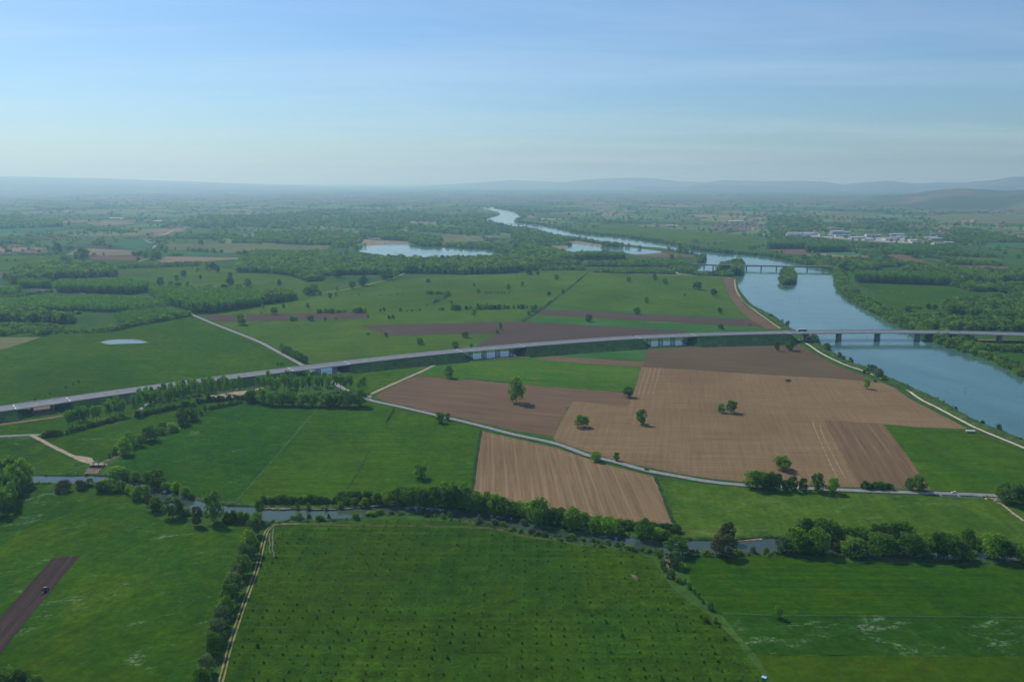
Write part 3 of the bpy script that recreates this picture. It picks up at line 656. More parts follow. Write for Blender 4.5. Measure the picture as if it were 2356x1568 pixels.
ribbon('far_track', [D('a1', *p) for p in [(1910, 683), (1980, 710), (2050, 738)]], 7, M['sand'], 1.2, 'sandy track across the clearing', 'track')
ribbon('far_track', [D('a3', *p) for p in [(735, 820), (850, 845), (1000, 888)]], 6, M['lane'], 1.2, 'pale lane beside the purple ploughed triangle', 'track')
ribbon('field_ditch', [D('a2', *p) for p in [(690, 1015), (560, 1130), (450, 1215), (330, 1310), (200, 1400), (100, 1460)]], 5, M['floor'], 0.62, 'grassy ditch dividing the two far pastures', 'ditch', jit=1)
M['para'] = plain('pale_parapet', (0.66, 0.66, 0.63), 0.85, 0.2, var=0.06)
# ================================================================== MOTORWAY AND BRIDGES
near_e = [(-300, 990), (0, 947.8), (42, 942.8), (166, 924), (250, 911.5), (375, 894), (500, 876.5), (589, 865.5), (679, 854), (804, 839.5), (939, 822.5), (1066, 810.3), (1178, 800.5), (1208, 798), (1328, 787.8), (1478, 778), (1603, 773.2), (1767, 769), (1892, 767), (2017, 766), (2142, 766.6), (2267, 769.4), (2356, 772), (2900, 792)]
far_e = [(-300, 972), (0, 932.8), (19, 931.5), (155, 911.5), (250, 898.5), (375, 881.5), (500, 864.5), (589, 854), (661, 844.5), (794, 828.5), (939, 812.8), (1051, 802.3), (1178, 791.5), (1195, 790.3), (1328, 780.8), (1460, 771.6), (1590, 766), (1767, 761), (1892, 758.7), (2017, 758), (2142, 759.2), (2267, 762.4), (2356, 765.3), (2900, 786)]
def zdeck(x): return float(np.interp(x, [-300, 740, 1145, 1540, 1850, 2200, 2900], [8.5, 8.7, 11.0, 12.5, 13.5, 13.3, 9.5]))
mx = list(np.arange(-300, 2901, 40.0))
raw = [G(x, 0.5 * (np.interp(x, *zip(*near_e)) + np.interp(x, *zip(*far_e))), zdeck(x)) for x in mx]
sm = raw[:]
for _ in range(6): sm = [sm[0]] + [(sm[i - 1] + sm[i] * 2 + sm[i + 1]) / 4 for i in range(1, len(sm) - 1)] + [sm[-1]]
ctr = catmull(sm, 6)
cum = [0.0]
for i in range(1, len(ctr)): cum.append(cum[-1] + (ctr[i].xy - ctr[i - 1].xy).length)
MT = frames(ctr)
def proj_x(p):
    v = p - Vector((0, 0, CAM_H)); return CX + F_PX * v.x / (v.y * CP - v.z * SP)
pxs = [proj_x(p) for p in ctr]
def s_at(x): return float(np.interp(x, pxs, cum))
def at_s(s):
    i = int(np.searchsorted(cum, s)) - 1; i = max(0, min(len(ctr) - 2, i))
    f = (s - cum[i]) / (cum[i + 1] - cum[i]); p = ctr[i].lerp(ctr[i + 1], f)
    t = MT[i].lerp(MT[i + 1], f).normalized(); return p, t, Vector((-t.y, t.x, 0))
def stations(s0, s1, step):
    n = max(1, int(math.ceil((s1 - s0) / step))); return [s0 + (s1 - s0) * i / n for i in range(n + 1)]
def sweep(name, s0, s1, prof, mat, parent=None, step=8.0, closed=False, caps=False, ground=False):
    """profile of (offset, height above road) swept along the road; ground=True clamps at the field"""
    V, Fc = [], []; n = len(prof)
    for k, s in enumerate(stations(s0, s1, step)):
        p, t, nn = at_s(s)
        for (o, h) in prof: q = p + nn * o; V.append((q.x, q.y, p.z + h))
        if k:
            a = (k - 1) * n
            for j in range(n if closed else n - 1):
                j2 = (j + 1) % n; Fc.append((a + j, a + n + j, a + n + j2, a + j2))
    if caps and closed:
        Fc.append(tuple(range(n))); e = len(V) - n; Fc.append(tuple(reversed(range(e, e + n))))
    return mesh_obj(name, V, Fc, mat, parent)
HALF = 12.6
VIA = [(s_at(34), s_at(158), 'first'), (s_at(670), s_at(799), 'second'), (s_at(1058), s_at(1202), 'third'), (s_at(1469), s_at(1597), 'fourth')]
RBS0, RBS1 = s_at(1812), s_at(2420)
S_END = cum[-1]
# ---- embankment
def embank():
    V, Fc = [], []
    spans = VIA + [(RBS0, S_END + 100, 'river')]
    st = sorted(set(stations(0, RBS0 + 24, 5.0) + [x for v in spans for x in (v[0], v[1], v[0] + 8, v[0] + 16, v[1] - 8, v[1] - 16) if 0 <= x <= RBS0 + 24]))
    rg = random.Random(5)
    for k, s in enumerate(st):
        p, t, n = at_s(s); d = 1e9
        for (a, b, _) in spans:
            if a < s < b: d = min(s - a, b - s)
        top = p.z - 0.25
        if d < 1e8: top = max(-0.6, (p.z - 1.9) * (1 - d / 17.0))
        j = rg.uniform(-0.6, 0.6)
        w = HALF + 1.3
        for (o, z) in ((-(w + max(0, top) * 1.9 + 1), -0.05), (-(w + max(0, top) * 0.95 + j), max(top * 0.5, -0.1)), (-w, top), (w, top), (w + max(0, top) * 0.95 + j, max(top * 0.5, -0.1)), (w + max(0, top) * 1.9 + 1, -0.05)):
            q = p + n * o; V.append((q.x, q.y, z))
        if k:
            a = (k - 1) * 6
            for q in range(5): Fc.append((a + q, a + 6 + q, a + 7 + q, a + 1 + q))
    o = mesh_obj('motorway_embankment', V, Fc, M['emb'], smooth=False)
    setp(o, 'dark grassy embankment carrying the motorway across the fields', 'embankment', kind='structure')
embank()
# ---- carriageway
mw = sweep('motorway', 0, S_END, [(-HALF, 0), (HALF, 0)], M['asph'])
setp(mw, 'dual carriageway motorway on its embankment and viaducts', 'motorway', kind='structure')
for o, w in ((-11.0, 0.45), (-1.9, 0.40), (1.9, 0.40), (11.0, 0.45)):
    sweep('edge_line', 0, S_END, [(o - w / 2, 0.03), (o + w / 2, 0.03)], M['paint'], mw)
for o in (-5.2, 5.2):
    dashes(mw, [Vector(p) for p in ctr], o, 6, 10, 0.22, 0.03)
sweep('median_strip', 0, S_END, [(-1.4, 0.02), (1.4, 0.02)], M['conc'], mw)
def rail(o, s0=0, s1=S_END, par=None, h=0.75, t=0.12, name='crash_barrier'):
    sweep(name, s0, s1, [(o - t, 0.25), (o + t, 0.25), (o + t, h), (o - t, h)], M['steel'], par, closed=True)
for o in (-0.7, 0.7, -12.2, 12.2): rail(o, par=mw)
# ---- viaducts
def viaduct(s0, s1, label, bents, cols, low, col_r, kind='columns', water=None):
    mid = at_s((s0 + s1) / 2)[0]
    root = empty('viaduct', (mid.x, mid.y, 0)); setp(root, label, 'viaduct')
    inv = Matrix.Translation((-mid.x, -mid.y, 0))
    def fix(o): o.matrix_parent_inverse = inv; return o
    fix(sweep('deck', s0, s1, [(-HALF - 0.5, -0.06), (-HALF - 0.5, -0.75), (-8.6, -1.0), (-8.2, -1.9), (8.2, -1.9), (8.6, -1.0), (HALF + 0.5, -0.75), (HALF + 0.5, -0.06)], M['conc'], root, closed=True, caps=True))
    for sg in (-1, 1):
        fix(sweep('parapet', s0, s1, [(sg * (HALF + 0.1), 0.02), (sg * (HALF + 0.55), 0.02), (sg * (HALF + 0.55), 0.55), (sg * (HALF + 0.1), 0.55)], M['para'], root, closed=True, caps=True))
        for hh in (0.85, 1.1):
            fix(sweep('handrail', s0, s1, [(sg * (HALF + 0.3), hh), (sg * (HALF + 0.4), hh), (sg * (HALF + 0.4), hh + 0.08), (sg * (HALF + 0.3), hh + 0.08)], M['steel'], root, closed=True))
    for s in (s0, s1):
        if s > S_END: continue
        p, t, n = at_s(s)
        b = MB(); q = [p + n * o + t * e for (o, e) in ((-HALF, -0.6), (HALF, -0.6), (HALF, 0.6), (-HALF, 0.6))]
        b.hexa([(v.x, v.y, p.z + 0.01) for v in q] + [(v.x, v.y, p.z + 0.05) for v in q])
        fix(b.build('expansion_joint', M['paint'], root))
    for s in bents:
        p, t, n = at_s(s); top = p.z - 1.9
        if kind == 'columns':
            for o in cols:
                b = MB(); c = p + n * o
                b.bar((c.x, c.y, low), (c.x, c.y, top), col_r, col_r * 0.95, 10)
                fix(b.build('pier', M['conc_dark'], root))  # darker concrete puts the piers' backlit shade into their colour
        else:
            b = MB()
            for o in (-4.2, 4.2):
                def ring(z, wx, wy): return [(lambda q: (q.x, q.y, z))(p + n * (o + sx * wx) + t * (sy * wy)) for (sx, sy) in ((-1, -1), (1, -1), (1, 1), (-1, 1))]
                b.hexa(ring(low, 3.2, 2.1) + ring(top - 2.5, 2.5, 1.9)); b.hexa(ring(top - 2.5, 2.5, 1.9) + ring(top, 3.6, 2.4))
            b.hexa([(lambda q: (q.x, q.y, z))(p + n * (sx * 8.2) + t * (sy * 2.6)) for z in (low, low + 1.6) for (sx, sy) in ((-1, -1), (1, -1), (1, 1), (-1, 1))])
            fix(b.build('pier', M['conc_dark'], root))
    return root
def lerp_s(a, b, fs): return [a + (b - a) * f for f in fs]
viaduct(VIA[0][0], VIA[0][1], 'short concrete viaduct over a dry bare underpass', lerp_s(VIA[0][0], VIA[0][1], (0.30, 0.68)), (-7.5, -4.5, 4.5, 7.5), -0.3, 0.8)
viaduct(VIA[1][0], VIA[1][1], 'concrete viaduct over the country road and a flooded hollow', lerp_s(VIA[1][0], VIA[1][1], (0.20, 0.47, 0.77)), (-8.5, -3.0, 3.0, 8.5), -0.3, 0.7)
viaduct(VIA[2][0], VIA[2][1], 'concrete viaduct on rows of columns beside the dark ploughed fields', lerp_s(VIA[2][0], VIA[2][1], (0.16, 0.38, 0.60, 0.82)), (-8.5, -3.0, 3.0, 8.5), -0.3, 0.7)
viaduct(VIA[3][0], VIA[3][1], 'concrete viaduct over still water next to the river field', lerp_s(VIA[3][0], VIA[3][1], (0.18, 0.40, 0.62, 0.84)), (-8.5, -3.0, 3.0, 8.5), -0.3, 0.7)
rb = viaduct(RBS0, RBS1, 'long motorway bridge on twin flared piers across the river', [s_at(x) for x in (1855, 1930, 2019, 2111, 2205, 2300, 2395)], (), -0.5, 1.0, 'flared')
for (a, b_, lab) in ((VIA[1][0], VIA[1][1], 'flooded hollow under the second viaduct'), (VIA[2][0], VIA[2][1], 'still water under the third viaduct'), (VIA[3][0], VIA[3][1], 'still water under the fourth viaduct')):
    f0 = 0.44 if 'second' in lab else 0.12
    L = []
    for s in stations(a + (b_ - a) * f0, a + (b_ - a) * 0.9, 6): p, t, n = at_s(s); L.append((p - n * (17 + rnd.uniform(0, 3)), p + n * (17 + rnd.uniform(0, 4))))
    sheet('flood_pool', [q[0] for q in L] + [q[1] for q in reversed(L)], M['w_flood'], 0.4, lab, 'pond')
p_, t_, n_ = at_s(VIA[0][0] * .5 + VIA[0][1] * .5)
sheet('bare_underpass', dens([p_ + t_ * u * 22 + n_ * v * 19 for (u, v) in ((-1, -1), (1, -1), (1, 1), (-1, 1))], 6, 1), M['mud'], 0.2, 'bare brown ground under the first viaduct', 'ground')
# embankment at the far side of the river
def far_ramp():
    V, Fc = [], []; rg = random.Random(9)
    for k, s in enumerate(stations(RBS1 - 14, S_END, 6)):
        p, t, n = at_s(s); top = (p.z - 0.25) if s > RBS1 else (p.z - 1.9) * max(0, 1 - (RBS1 - s) / 16)
        w = HALF + 1.3
        for (o, z) in ((-(w + top * 1.9 + 1), -0.05), (-w, top), (w, top), (w + top * 1.9 + 1, -0.05)):
            q = p + n * o; V.append((q.x, q.y, z))
        if k:
            a = (k - 1) * 4
            for q in range(3): Fc.append((a + q, a + 4 + q, a + 5 + q, a + 1 + q))
    setp(mesh_obj('motorway_embankment', V, Fc, M['emb']), 'grassy embankment beyond the river bridge', 'embankment', kind='structure')
far_ramp()
p0_, t0_, n0_ = at_s(s_at(2240)); sheet('bare_ground', dens([p0_ + t0_ * u * 60 + n0_ * v * 16 for (u, v) in ((-1, -1), (1.6, -1), (1.6, 1), (-1, 1))], 10, 2), M['mud'], 0.3, 'bare strip of ground under the bridge approach', 'ground')

# ---- railway bridge beyond
def beam_bridge(name, A, B, z, depth, width, piers, label, mat, pmat, masts=0, rail=True):
    a, b = Vector(A), Vector(B); L = (b - a).length; ang = math.atan2(b.y - a.y, b.x - a.x)
    root = empty(name, (a.x, a.y, 0), ang); setp(root, label, 'bridge')
    m = MB(); m.box(0, L, -width / 2, width / 2, z - 0.5, z); m.build('deck', pmat, root)
    for sgn in (-1, 1):
        m = MB(); m.box(0, L, sgn * width * .42 - 0.25, sgn * width * .42 + 0.25, z - depth, z - 0.5)
        for i in range(int(L / 9)): m.box(i * 9 + 4, i * 9 + 4.3, sgn * width * .42 - 0.45, sgn * width * .42 + 0.45, z - depth + .1, z - 0.55)
        m.build('girder', mat, root)
        m = MB()
        for i in range(int(L / 6)): m.box(i * 6, i * 6 + 0.15, sgn * width * .49 - .06, sgn * width * .49 + .06, z, z + 1.1)
        m.box(0, L, sgn * width * .49 - .05, sgn * width * .49 + .05, z + 1.0, z + 1.15); m.build('railing', M['steel'], root)
    for f in piers:
        m = MB(); x = L * f; r = lambda zz, wx, wy: [(x - wx, -wy, zz), (x + wx, -wy, zz), (x + wx, wy, zz), (x - wx, wy, zz)]
        m.hexa(r(-0.5, 1.9, width * .5) + r(2.0, 1.9, width * .5)); m.hexa(r(2.0, 1.4, width * .42) + r(z - depth, 1.2, width * .40)); m.build('pier', pmat, root)
    for i in range(masts):
        m = MB(); x = L * (i + .5) / masts
        m.bar((x, -width / 2 - .2, z), (x, -width / 2 - .2, z + 8), .22, .16); m.bar((x, -width / 2 - .2, z + 7), (x, 0, z + 7.3), .12); m.build('catenary_mast', M['steel'], root)
    return root
ra, rbk = G(1590, 625), G(1895, 626)
# deck height from the pier length: about 11 m
ra = G(1588, 607.5, 12.5); rbk = G(1925, 613, 12.5)
def frac(x): return (x - 1588) / (1925 - 1588.0)
beam_bridge('railway_bridge', (ra.x, ra.y, 0), (rbk.x, rbk.y, 0), 12.5, 3.4, 9, [frac(x) for x in (1598, 1621, 1642, 1720, 1754, 1789, 1824, 1859, 1894)], 'dark steel railway girder bridge on concrete piers over the river', M['rust'], M['conc_dark'], masts=9)
fa = G(1172, 514.5, 9); fb = G(1248, 518.5, 9)
beam_bridge('road_bridge', (fa.x, fa.y, 0), (fb.x, fb.y, 0), 9, 2.0, 9, (0.05, 0.28, 0.52, 0.76), 'distant low road bridge across the river bend', M['conc_dark'], M['conc'])
# ================================================================== VEGETATION
def leaf_mat(name, col, trans=0.30, var=0.35, hue=0.0):
    t = NT(name)
    oi = t.n.new('ShaderNodeObjectInfo'); p = t.pos()
    n = t.noise(p, 0.25, 3, 0.6)
    f = t.math('ADD', t.math('MULTIPLY', oi.outputs['Random'], 0.6), t.math('MULTIPLY', n, 0.4))
    lo = (col[0] * (1 - var), col[1] * (1 - var * .8), col[2] * (1 - var * .6)); hi = (col[0] * (1 + var * 1.2), col[1] * (1 + var), col[2] * (1 + var * .6))
    c = t.ramp(f, [(0.15, lo), (0.85, hi)])
    d = t.n.new('ShaderNodeBsdfDiffuse'); t.l.new(c, d.inputs[0])
    tr = t.n.new('ShaderNodeBsdfTranslucent'); t.l.new(t.mix(1.0, c, (1.25, 1.3, 0.55), 'MULTIPLY'), tr.inputs[0])
    mx = t.n.new('ShaderNodeMixShader'); mx.inputs[0].default_value = trans
    t.l.new(d.outputs[0], mx.inputs[1]); t.l.new(tr.outputs[0], mx.inputs[2]); t.l.new(mx.outputs[0], t.out.inputs['Surface'])
    return t.mat
LM = {
 'dark': leaf_mat('leaves_dark', (0.105, 0.200, 0.030), 0.54, 0.55), 'mid': leaf_mat('leaves_mid', (0.150, 0.270, 0.036), 0.56, 0.55),
 'lime': leaf_mat('leaves_lime', (0.175, 0.285, 0.03), 0.5, 0.2), 'pale': leaf_mat('leaves_willow', (0.13, 0.20, 0.085), 0.45, 0.3),
 'poplar': leaf_mat('leaves_poplar', (0.135, 0.265, 0.034), 0.58, 0.3), 'brown': leaf_mat('leaves_brownish', (0.095, 0.105, 0.045), 0.4, 0.25),
 'wood': leaf_mat('leaves_wood_mass', (0.115, 0.21, 0.038), 0.55, 0.5),
}
M['bark'] = plain('bark', (0.13, 0.11, 0.088), 0.95, 0.05, var=0.3)

def crown(name, seed, blobs, leaves, prof, size, blob_r, low=0.0):
    """leaf sprays on the outside of many small clumps; unit height, unit width"""
    rg = random.Random(seed); V, Fc = [], []
    for b in range(blobs):
        z = low + (1 - low) * ((b + rg.random()) / blobs)
        r = prof((z - low) / (1 - low)) * 0.5
        a = rg.uniform(0, 6.283); rad = r * math.sqrt(rg.uniform(0.15, 1.0)) * 0.85
        c = Vector((rad * math.cos(a), rad * math.sin(a), z)); br = blob_r * rg.uniform(0.7, 1.25)
        c.z = min(c.z, 1 - br * 0.6); c.z = max(c.z, low + br * 0.3)
        for k in range(leaves):
            d = Vector((rg.gauss(0, 1), rg.gauss(0, 1), rg.gauss(0.25, 1))).normalized()
            q = c + d * br * rg.uniform(0.75, 1.05)
            if q.z < 0.01: q.z = 0.01
            nrm = (d + Vector((rg.uniform(-.6, .6), rg.uniform(-.6, .6), rg.uniform(-.6, .6)))).normalized()
            u = nrm.orthogonal().normalized(); u = (Matrix.Rotation(rg.uniform(0, 6.28), 3, nrm) @ u); w = nrm.cross(u)
            s = size * rg.uniform(0.6, 1.3); i = len(V)
            V += [tuple(q + u * s), tuple(q + w * s * 0.8), tuple(q - u * s), tuple(q - w * s * 0.8)]
            Fc.append((i, i + 1, i + 2, i + 3))
    me = bpy.data.meshes.new(name); me.from_pydata(V, [], Fc); me.update(); return me
def trunk(name, seed, top, r, limbs, spread):
    rg = random.Random(seed); b = MB()
    bend = Vector((rg.uniform(-.02, .02), rg.uniform(-.02, .02), 0))
    b.bar((0, 0, 0), bend + Vector((0, 0, top * .55)), r, r * .75, 7); b.bar(bend + Vector((0, 0, top * .55)), bend * 1.5 + Vector((0, 0, top)), r * .75, r * .3, 6)
    for k in range(limbs):
        a = rg.uniform(0, 6.28); z = top * rg.uniform(.5, .85)
        b.bar(bend + Vector((0, 0, z)), bend + Vector((spread * math.cos(a), spread * math.sin(a), z + rg.uniform(.12, .25))), r * .45, r * .12, 5)
    me = bpy.data.meshes.new(name); me.from_pydata(b.v, [], b.f); me.update(); return me
def p_round(u): return max(0.0, math.sin(math.pi * min(1, 0.10 + 0.86 * u))) ** 0.65
def p_wide(u): return max(0.15, math.sin(math.pi * min(1, 0.18 + 0.74 * u))) ** 0.55
def p_pop(u): return 0.62 + 0.38 * math.sin(math.pi * u) if u < 0.8 else 0.75 * (1.15 - u) / 0.35 + 0.15
def p_bush(u): return math.sqrt(max(0.02, 1 - (u * 0.98) ** 2.2))
KIND = {}
for kind, n, prof, low, (bl, lv, sz, br), (tp, tr_, lb, sp) in (
    ('broadleaf', 6, p_round, 0.16, (34, 46, 0.042, 0.155), (0.62, 0.030, 6, 0.22)),
    ('spreading', 4, p_wide, 0.22, (38, 44, 0.040, 0.14), (0.55, 0.032, 8, 0.30)),
    ('poplar', 5, p_pop, 0.40, (24, 44, 0.042, 0.14), (0.86, 0.034, 7, 0.22)),
    ('shrub', 5, p_bush, 0.0, (28, 44, 0.050, 0.19), (0.4, 0.03, 4, 0.2))):
    KIND[kind] = []
    for i in range(n):
        c = crown('crown', 100 + hash_i if False else 100 * len(kind) + i, bl, lv, prof, sz, br, low)
        # crown meshes are unit width: normalise x/y so that the stated width is met
        xs = np.array([v.co[:] for v in c.vertices]); k = 1.0 / (np.percentile(np.abs(xs[:, :2]), 97) * 2)
        for v in c.vertices: v.co.x *= k; v.co.y *= k
        c.materials.append(LM['mid'])
        t = trunk('trunk', 50 + i, tp, tr_, lb, sp); t.materials.append(M['bark'])
        bm = bmesh.new(); bm.from_mesh(c)
        for f in bm.faces: f.material_index = 0
        nf = len(bm.faces); bm.from_mesh(t); bm.faces.ensure_lookup_table()
        for f in bm.faces[nf:]: f.material_index = 1
        whole = bpy.data.meshes.new('tree'); bm.to_mesh(whole); bm.free(); whole.materials.append(LM['mid']); whole.materials.append(M['bark'])
        KIND[kind].append((c, t, whole))
NAMES = {'broadleaf': ('broadleaf_tree', 'tree'), 'spreading': ('spreading_tree', 'tree'), 'poplar': ('poplar_tree', 'poplar'), 'shrub': ('shrub', 'shrub')}
def slot_mat(o, m):
    o.material_slots[0].link = 'OBJECT'; o.material_slots[0].material = m
TREES = []            # everything planted one by one: (pos, height)
n_made = {}
ORD = {}              # label template with '#': (objects, anchor)
def ordinal(n):
    one = ['', 'first', 'second', 'third', 'fourth', 'fifth', 'sixth', 'seventh', 'eighth', 'ninth', 'tenth', 'eleventh', 'twelfth', 'thirteenth', 'fourteenth', 'fifteenth', 'sixteenth', 'seventeenth', 'eighteenth', 'nineteenth']
    if n < 20: return one[n]
    tens = ['', '', 'twent', 'thirt', 'fort', 'fift', 'sixt', 'sevent', 'eight', 'ninet']
    if n < 100: return tens[n // 10] + 'ieth' if n % 10 == 0 else tens[n // 10] + 'y-' + one[n % 10]
    h = {1: 'hundred', 2: 'two-hundred', 3: 'three-hundred'}[n // 100]
    return h + 'th' if n % 100 == 0 else h + '-and-' + ordinal(n % 100)
def order_labels():
    for tmpl, (objs, anchor) in ORD.items():
        a = G(*anchor)
        for i, o in enumerate(sorted(objs, key=lambda q: (q.location.xy - a.xy).length)):
            o['label'] = tmpl.replace('#', ordinal(i + 1))
ANCH = {
 '# tree from the poplar plantation in the olive pasture behind it': (560, 700),
 '# tree from the far road in the ragged belt behind the poplar plantation': (340, 600),
 '# tree from the far road bend on the distant plain': (360, 560),
 '# small tree from the second viaduct dotted about the pasture beyond the motorway': (735, 845),
 '# small tree from the country road along the lower edge of the dark ploughed strip': (480, 740),
 '# tree from the third viaduct along the grassy ditch towards the second lake': (1130, 800),
 '# low bush from the fourth viaduct on the cereal strip beyond the motorway': (1540, 775),
 '# round tree from the river in the loose row across the cattle pasture': (2000, 720),
 '# bush from the motorway bridge in the clump between towpath and river': (1850, 780),
 '# low bush from the motorway bridge on the open river bank slope': (1830, 770),
 '# young tree from the pond towards the first viaduct in the meadow': (285, 787),
 '# low bush from the country road just behind the motorway': (690, 838),
 '# bush from the country road in the broken hedges of the far pasture': (450, 722),
 '# poplar from the first viaduct in the short row beside it': (100, 935),
 '# poplar from the first viaduct in the long row along the worksite lane': (100, 935),
 '# poplar from the first viaduct in the rear row close under the motorway': (100, 935),
 '# poplar from the country road junction, behind the belt of broad trees': (858, 922),
 '# broad dark tree from the country road junction in the belt above the meadow': (858, 922),
 '# dark bush from the side road in the hedge at the foot of the poplars': (60, 1001),
 '# small tree from the second viaduct in the close row along the country road': (735, 845),
 '# bush from the country road on the short hedge running down the hay meadow': (910, 933),
 '# tiny bush from the stream on the fence line dividing the hay meadow': (800, 1145),
 '# plant from the sluice gate in the hedge climbing towards the poplars': (222, 1066),
 '# low bush from the poplars in the upper end of the sluice gate hedge': (570, 925),
 '# tree or bush from the dark grove along the winding stream': (40, 1100),
 '# bush from the tall willow along the stream edge beside the wheel track': (490, 1200),
 '# tall tree from the sluice gate in the dark grove by the stream': (222, 1066),
 '# leafy tree from the stream in the row following the wheel track': (600, 1195),
 "# dark treetop from the tractor at the foot of the ploughed strip's meadow": (105, 1357),
 '# bush from the wheel track in the low hedge between hay meadow and stream': (600, 1195),
 '# tree from the low hedge in the tall hedge below the striped field': (760, 1150),
 '# small bush from the wheel track on the sapling plot side of the stream': (600, 1195),
 '# light green bush from the wheel track on the stony bank below the hedge': (600, 1195),
 '# bush from the stream in the thinning hedge beside the sapling plot': (1520, 1270),
 '# roadside tree from the striped field between road and pale pasture': (1510, 1097),
 '# dark bush from the brown strip in the short hedge beside the road': (1980, 1118),
 '# large tree from the brown spreading tree in the wooded stream stretch': (1655, 1276),
}
def want_order(o, label):
    if '#' in label: ORD.setdefault(label, ([], ANCH[label]))[0].append(o)
def plant(x, y, w_px, h_px, kind, leaf, label, group=None, crop=None, parts=None, name=None, cat=None):
    """one tree: base pixel, width and height in pixels (crop pixels when crop is given)"""
    if crop: x, y = D(crop, x, y); w_px /= 4.0; h_px /= 4.0
    p = G(x, y); s = px_per_m(p)
    h = max(0.8, h_px / s * 1.02); w = max(0.6, w_px / s)
    if w > 1.0 and kind != 'poplar' and h < w * 0.45: h = w * 0.45
    return plant_m(p, w, h, kind, leaf, label, group, h_px > 17 if parts is None else parts, name, cat)
def plant_m(p, w, h, kind, leaf, label, group=None, parts=False, name=None, cat=None):
    c, t, whole = KIND[kind][rnd.randrange(len(KIND[kind]))]
    nm, ct = NAMES[kind]; nm = name or nm; ct = cat or ct
    rz = rnd.uniform(0, 6.28)
    if parts:
        root = empty(nm, (p.x, p.y, 0), rz)
        for cn, me in (('trunk', t), ('crown', c)):
            o = link(bpy.data.objects.new(cn, me), root); o.scale = (w, w, h)
            if cn == 'trunk':
                kk = min(1.0, h * 0.6 / w) if w > 0 else 1; o.scale = (w * .9, w * .9, h)
            else: slot_mat(o, LM[leaf])
    else:
        root = link(bpy.data.objects.new(nm, whole)); root.location = (p.x, p.y, 0); root.rotation_euler = (0, 0, rz); root.scale = (w, w, h)
        slot_mat(root, LM[leaf])
    setp(root, label, ct, group); want_order(root, label); TREES.append((p, h)); n_made[nm] = n_made.get(nm, 0) + 1
    return root
def row(pts, n, w, h, kind, leaf, label, group, crop=None, jit=0.25, parts=None, name=None, cat=None):
    """n trees spread along a traced line; w and h in crop pixels"""
    if crop: pts = [D(crop, *q) for q in pts]; w, h = w / 4.0, h / 4.0
    seg = [math.dist(pts[i], pts[i + 1]) for i in range(len(pts) - 1)]; T = sum(seg)
    for k in range(n):
        d = T * (k + 0.5 + rnd.uniform(-jit, jit)) / n; i = 0
        while i < len(seg) - 1 and d > seg[i]: d -= seg[i]; i += 1
        f = d / seg[i]; x = pts[i][0] + (pts[i + 1][0] - pts[i][0]) * f; y = pts[i][1] + (pts[i + 1][1] - pts[i][1]) * f
        lf = rnd.choice(leaf) if isinstance(leaf, (list, tuple)) else leaf
        q = rnd.uniform(0.75, 1.25)
        plant(x, y + rnd.uniform(-.6, .6), w * q, h * q * rnd.uniform(.85, 1.15), kind, lf, label, group, parts=parts, name=name, cat=cat)

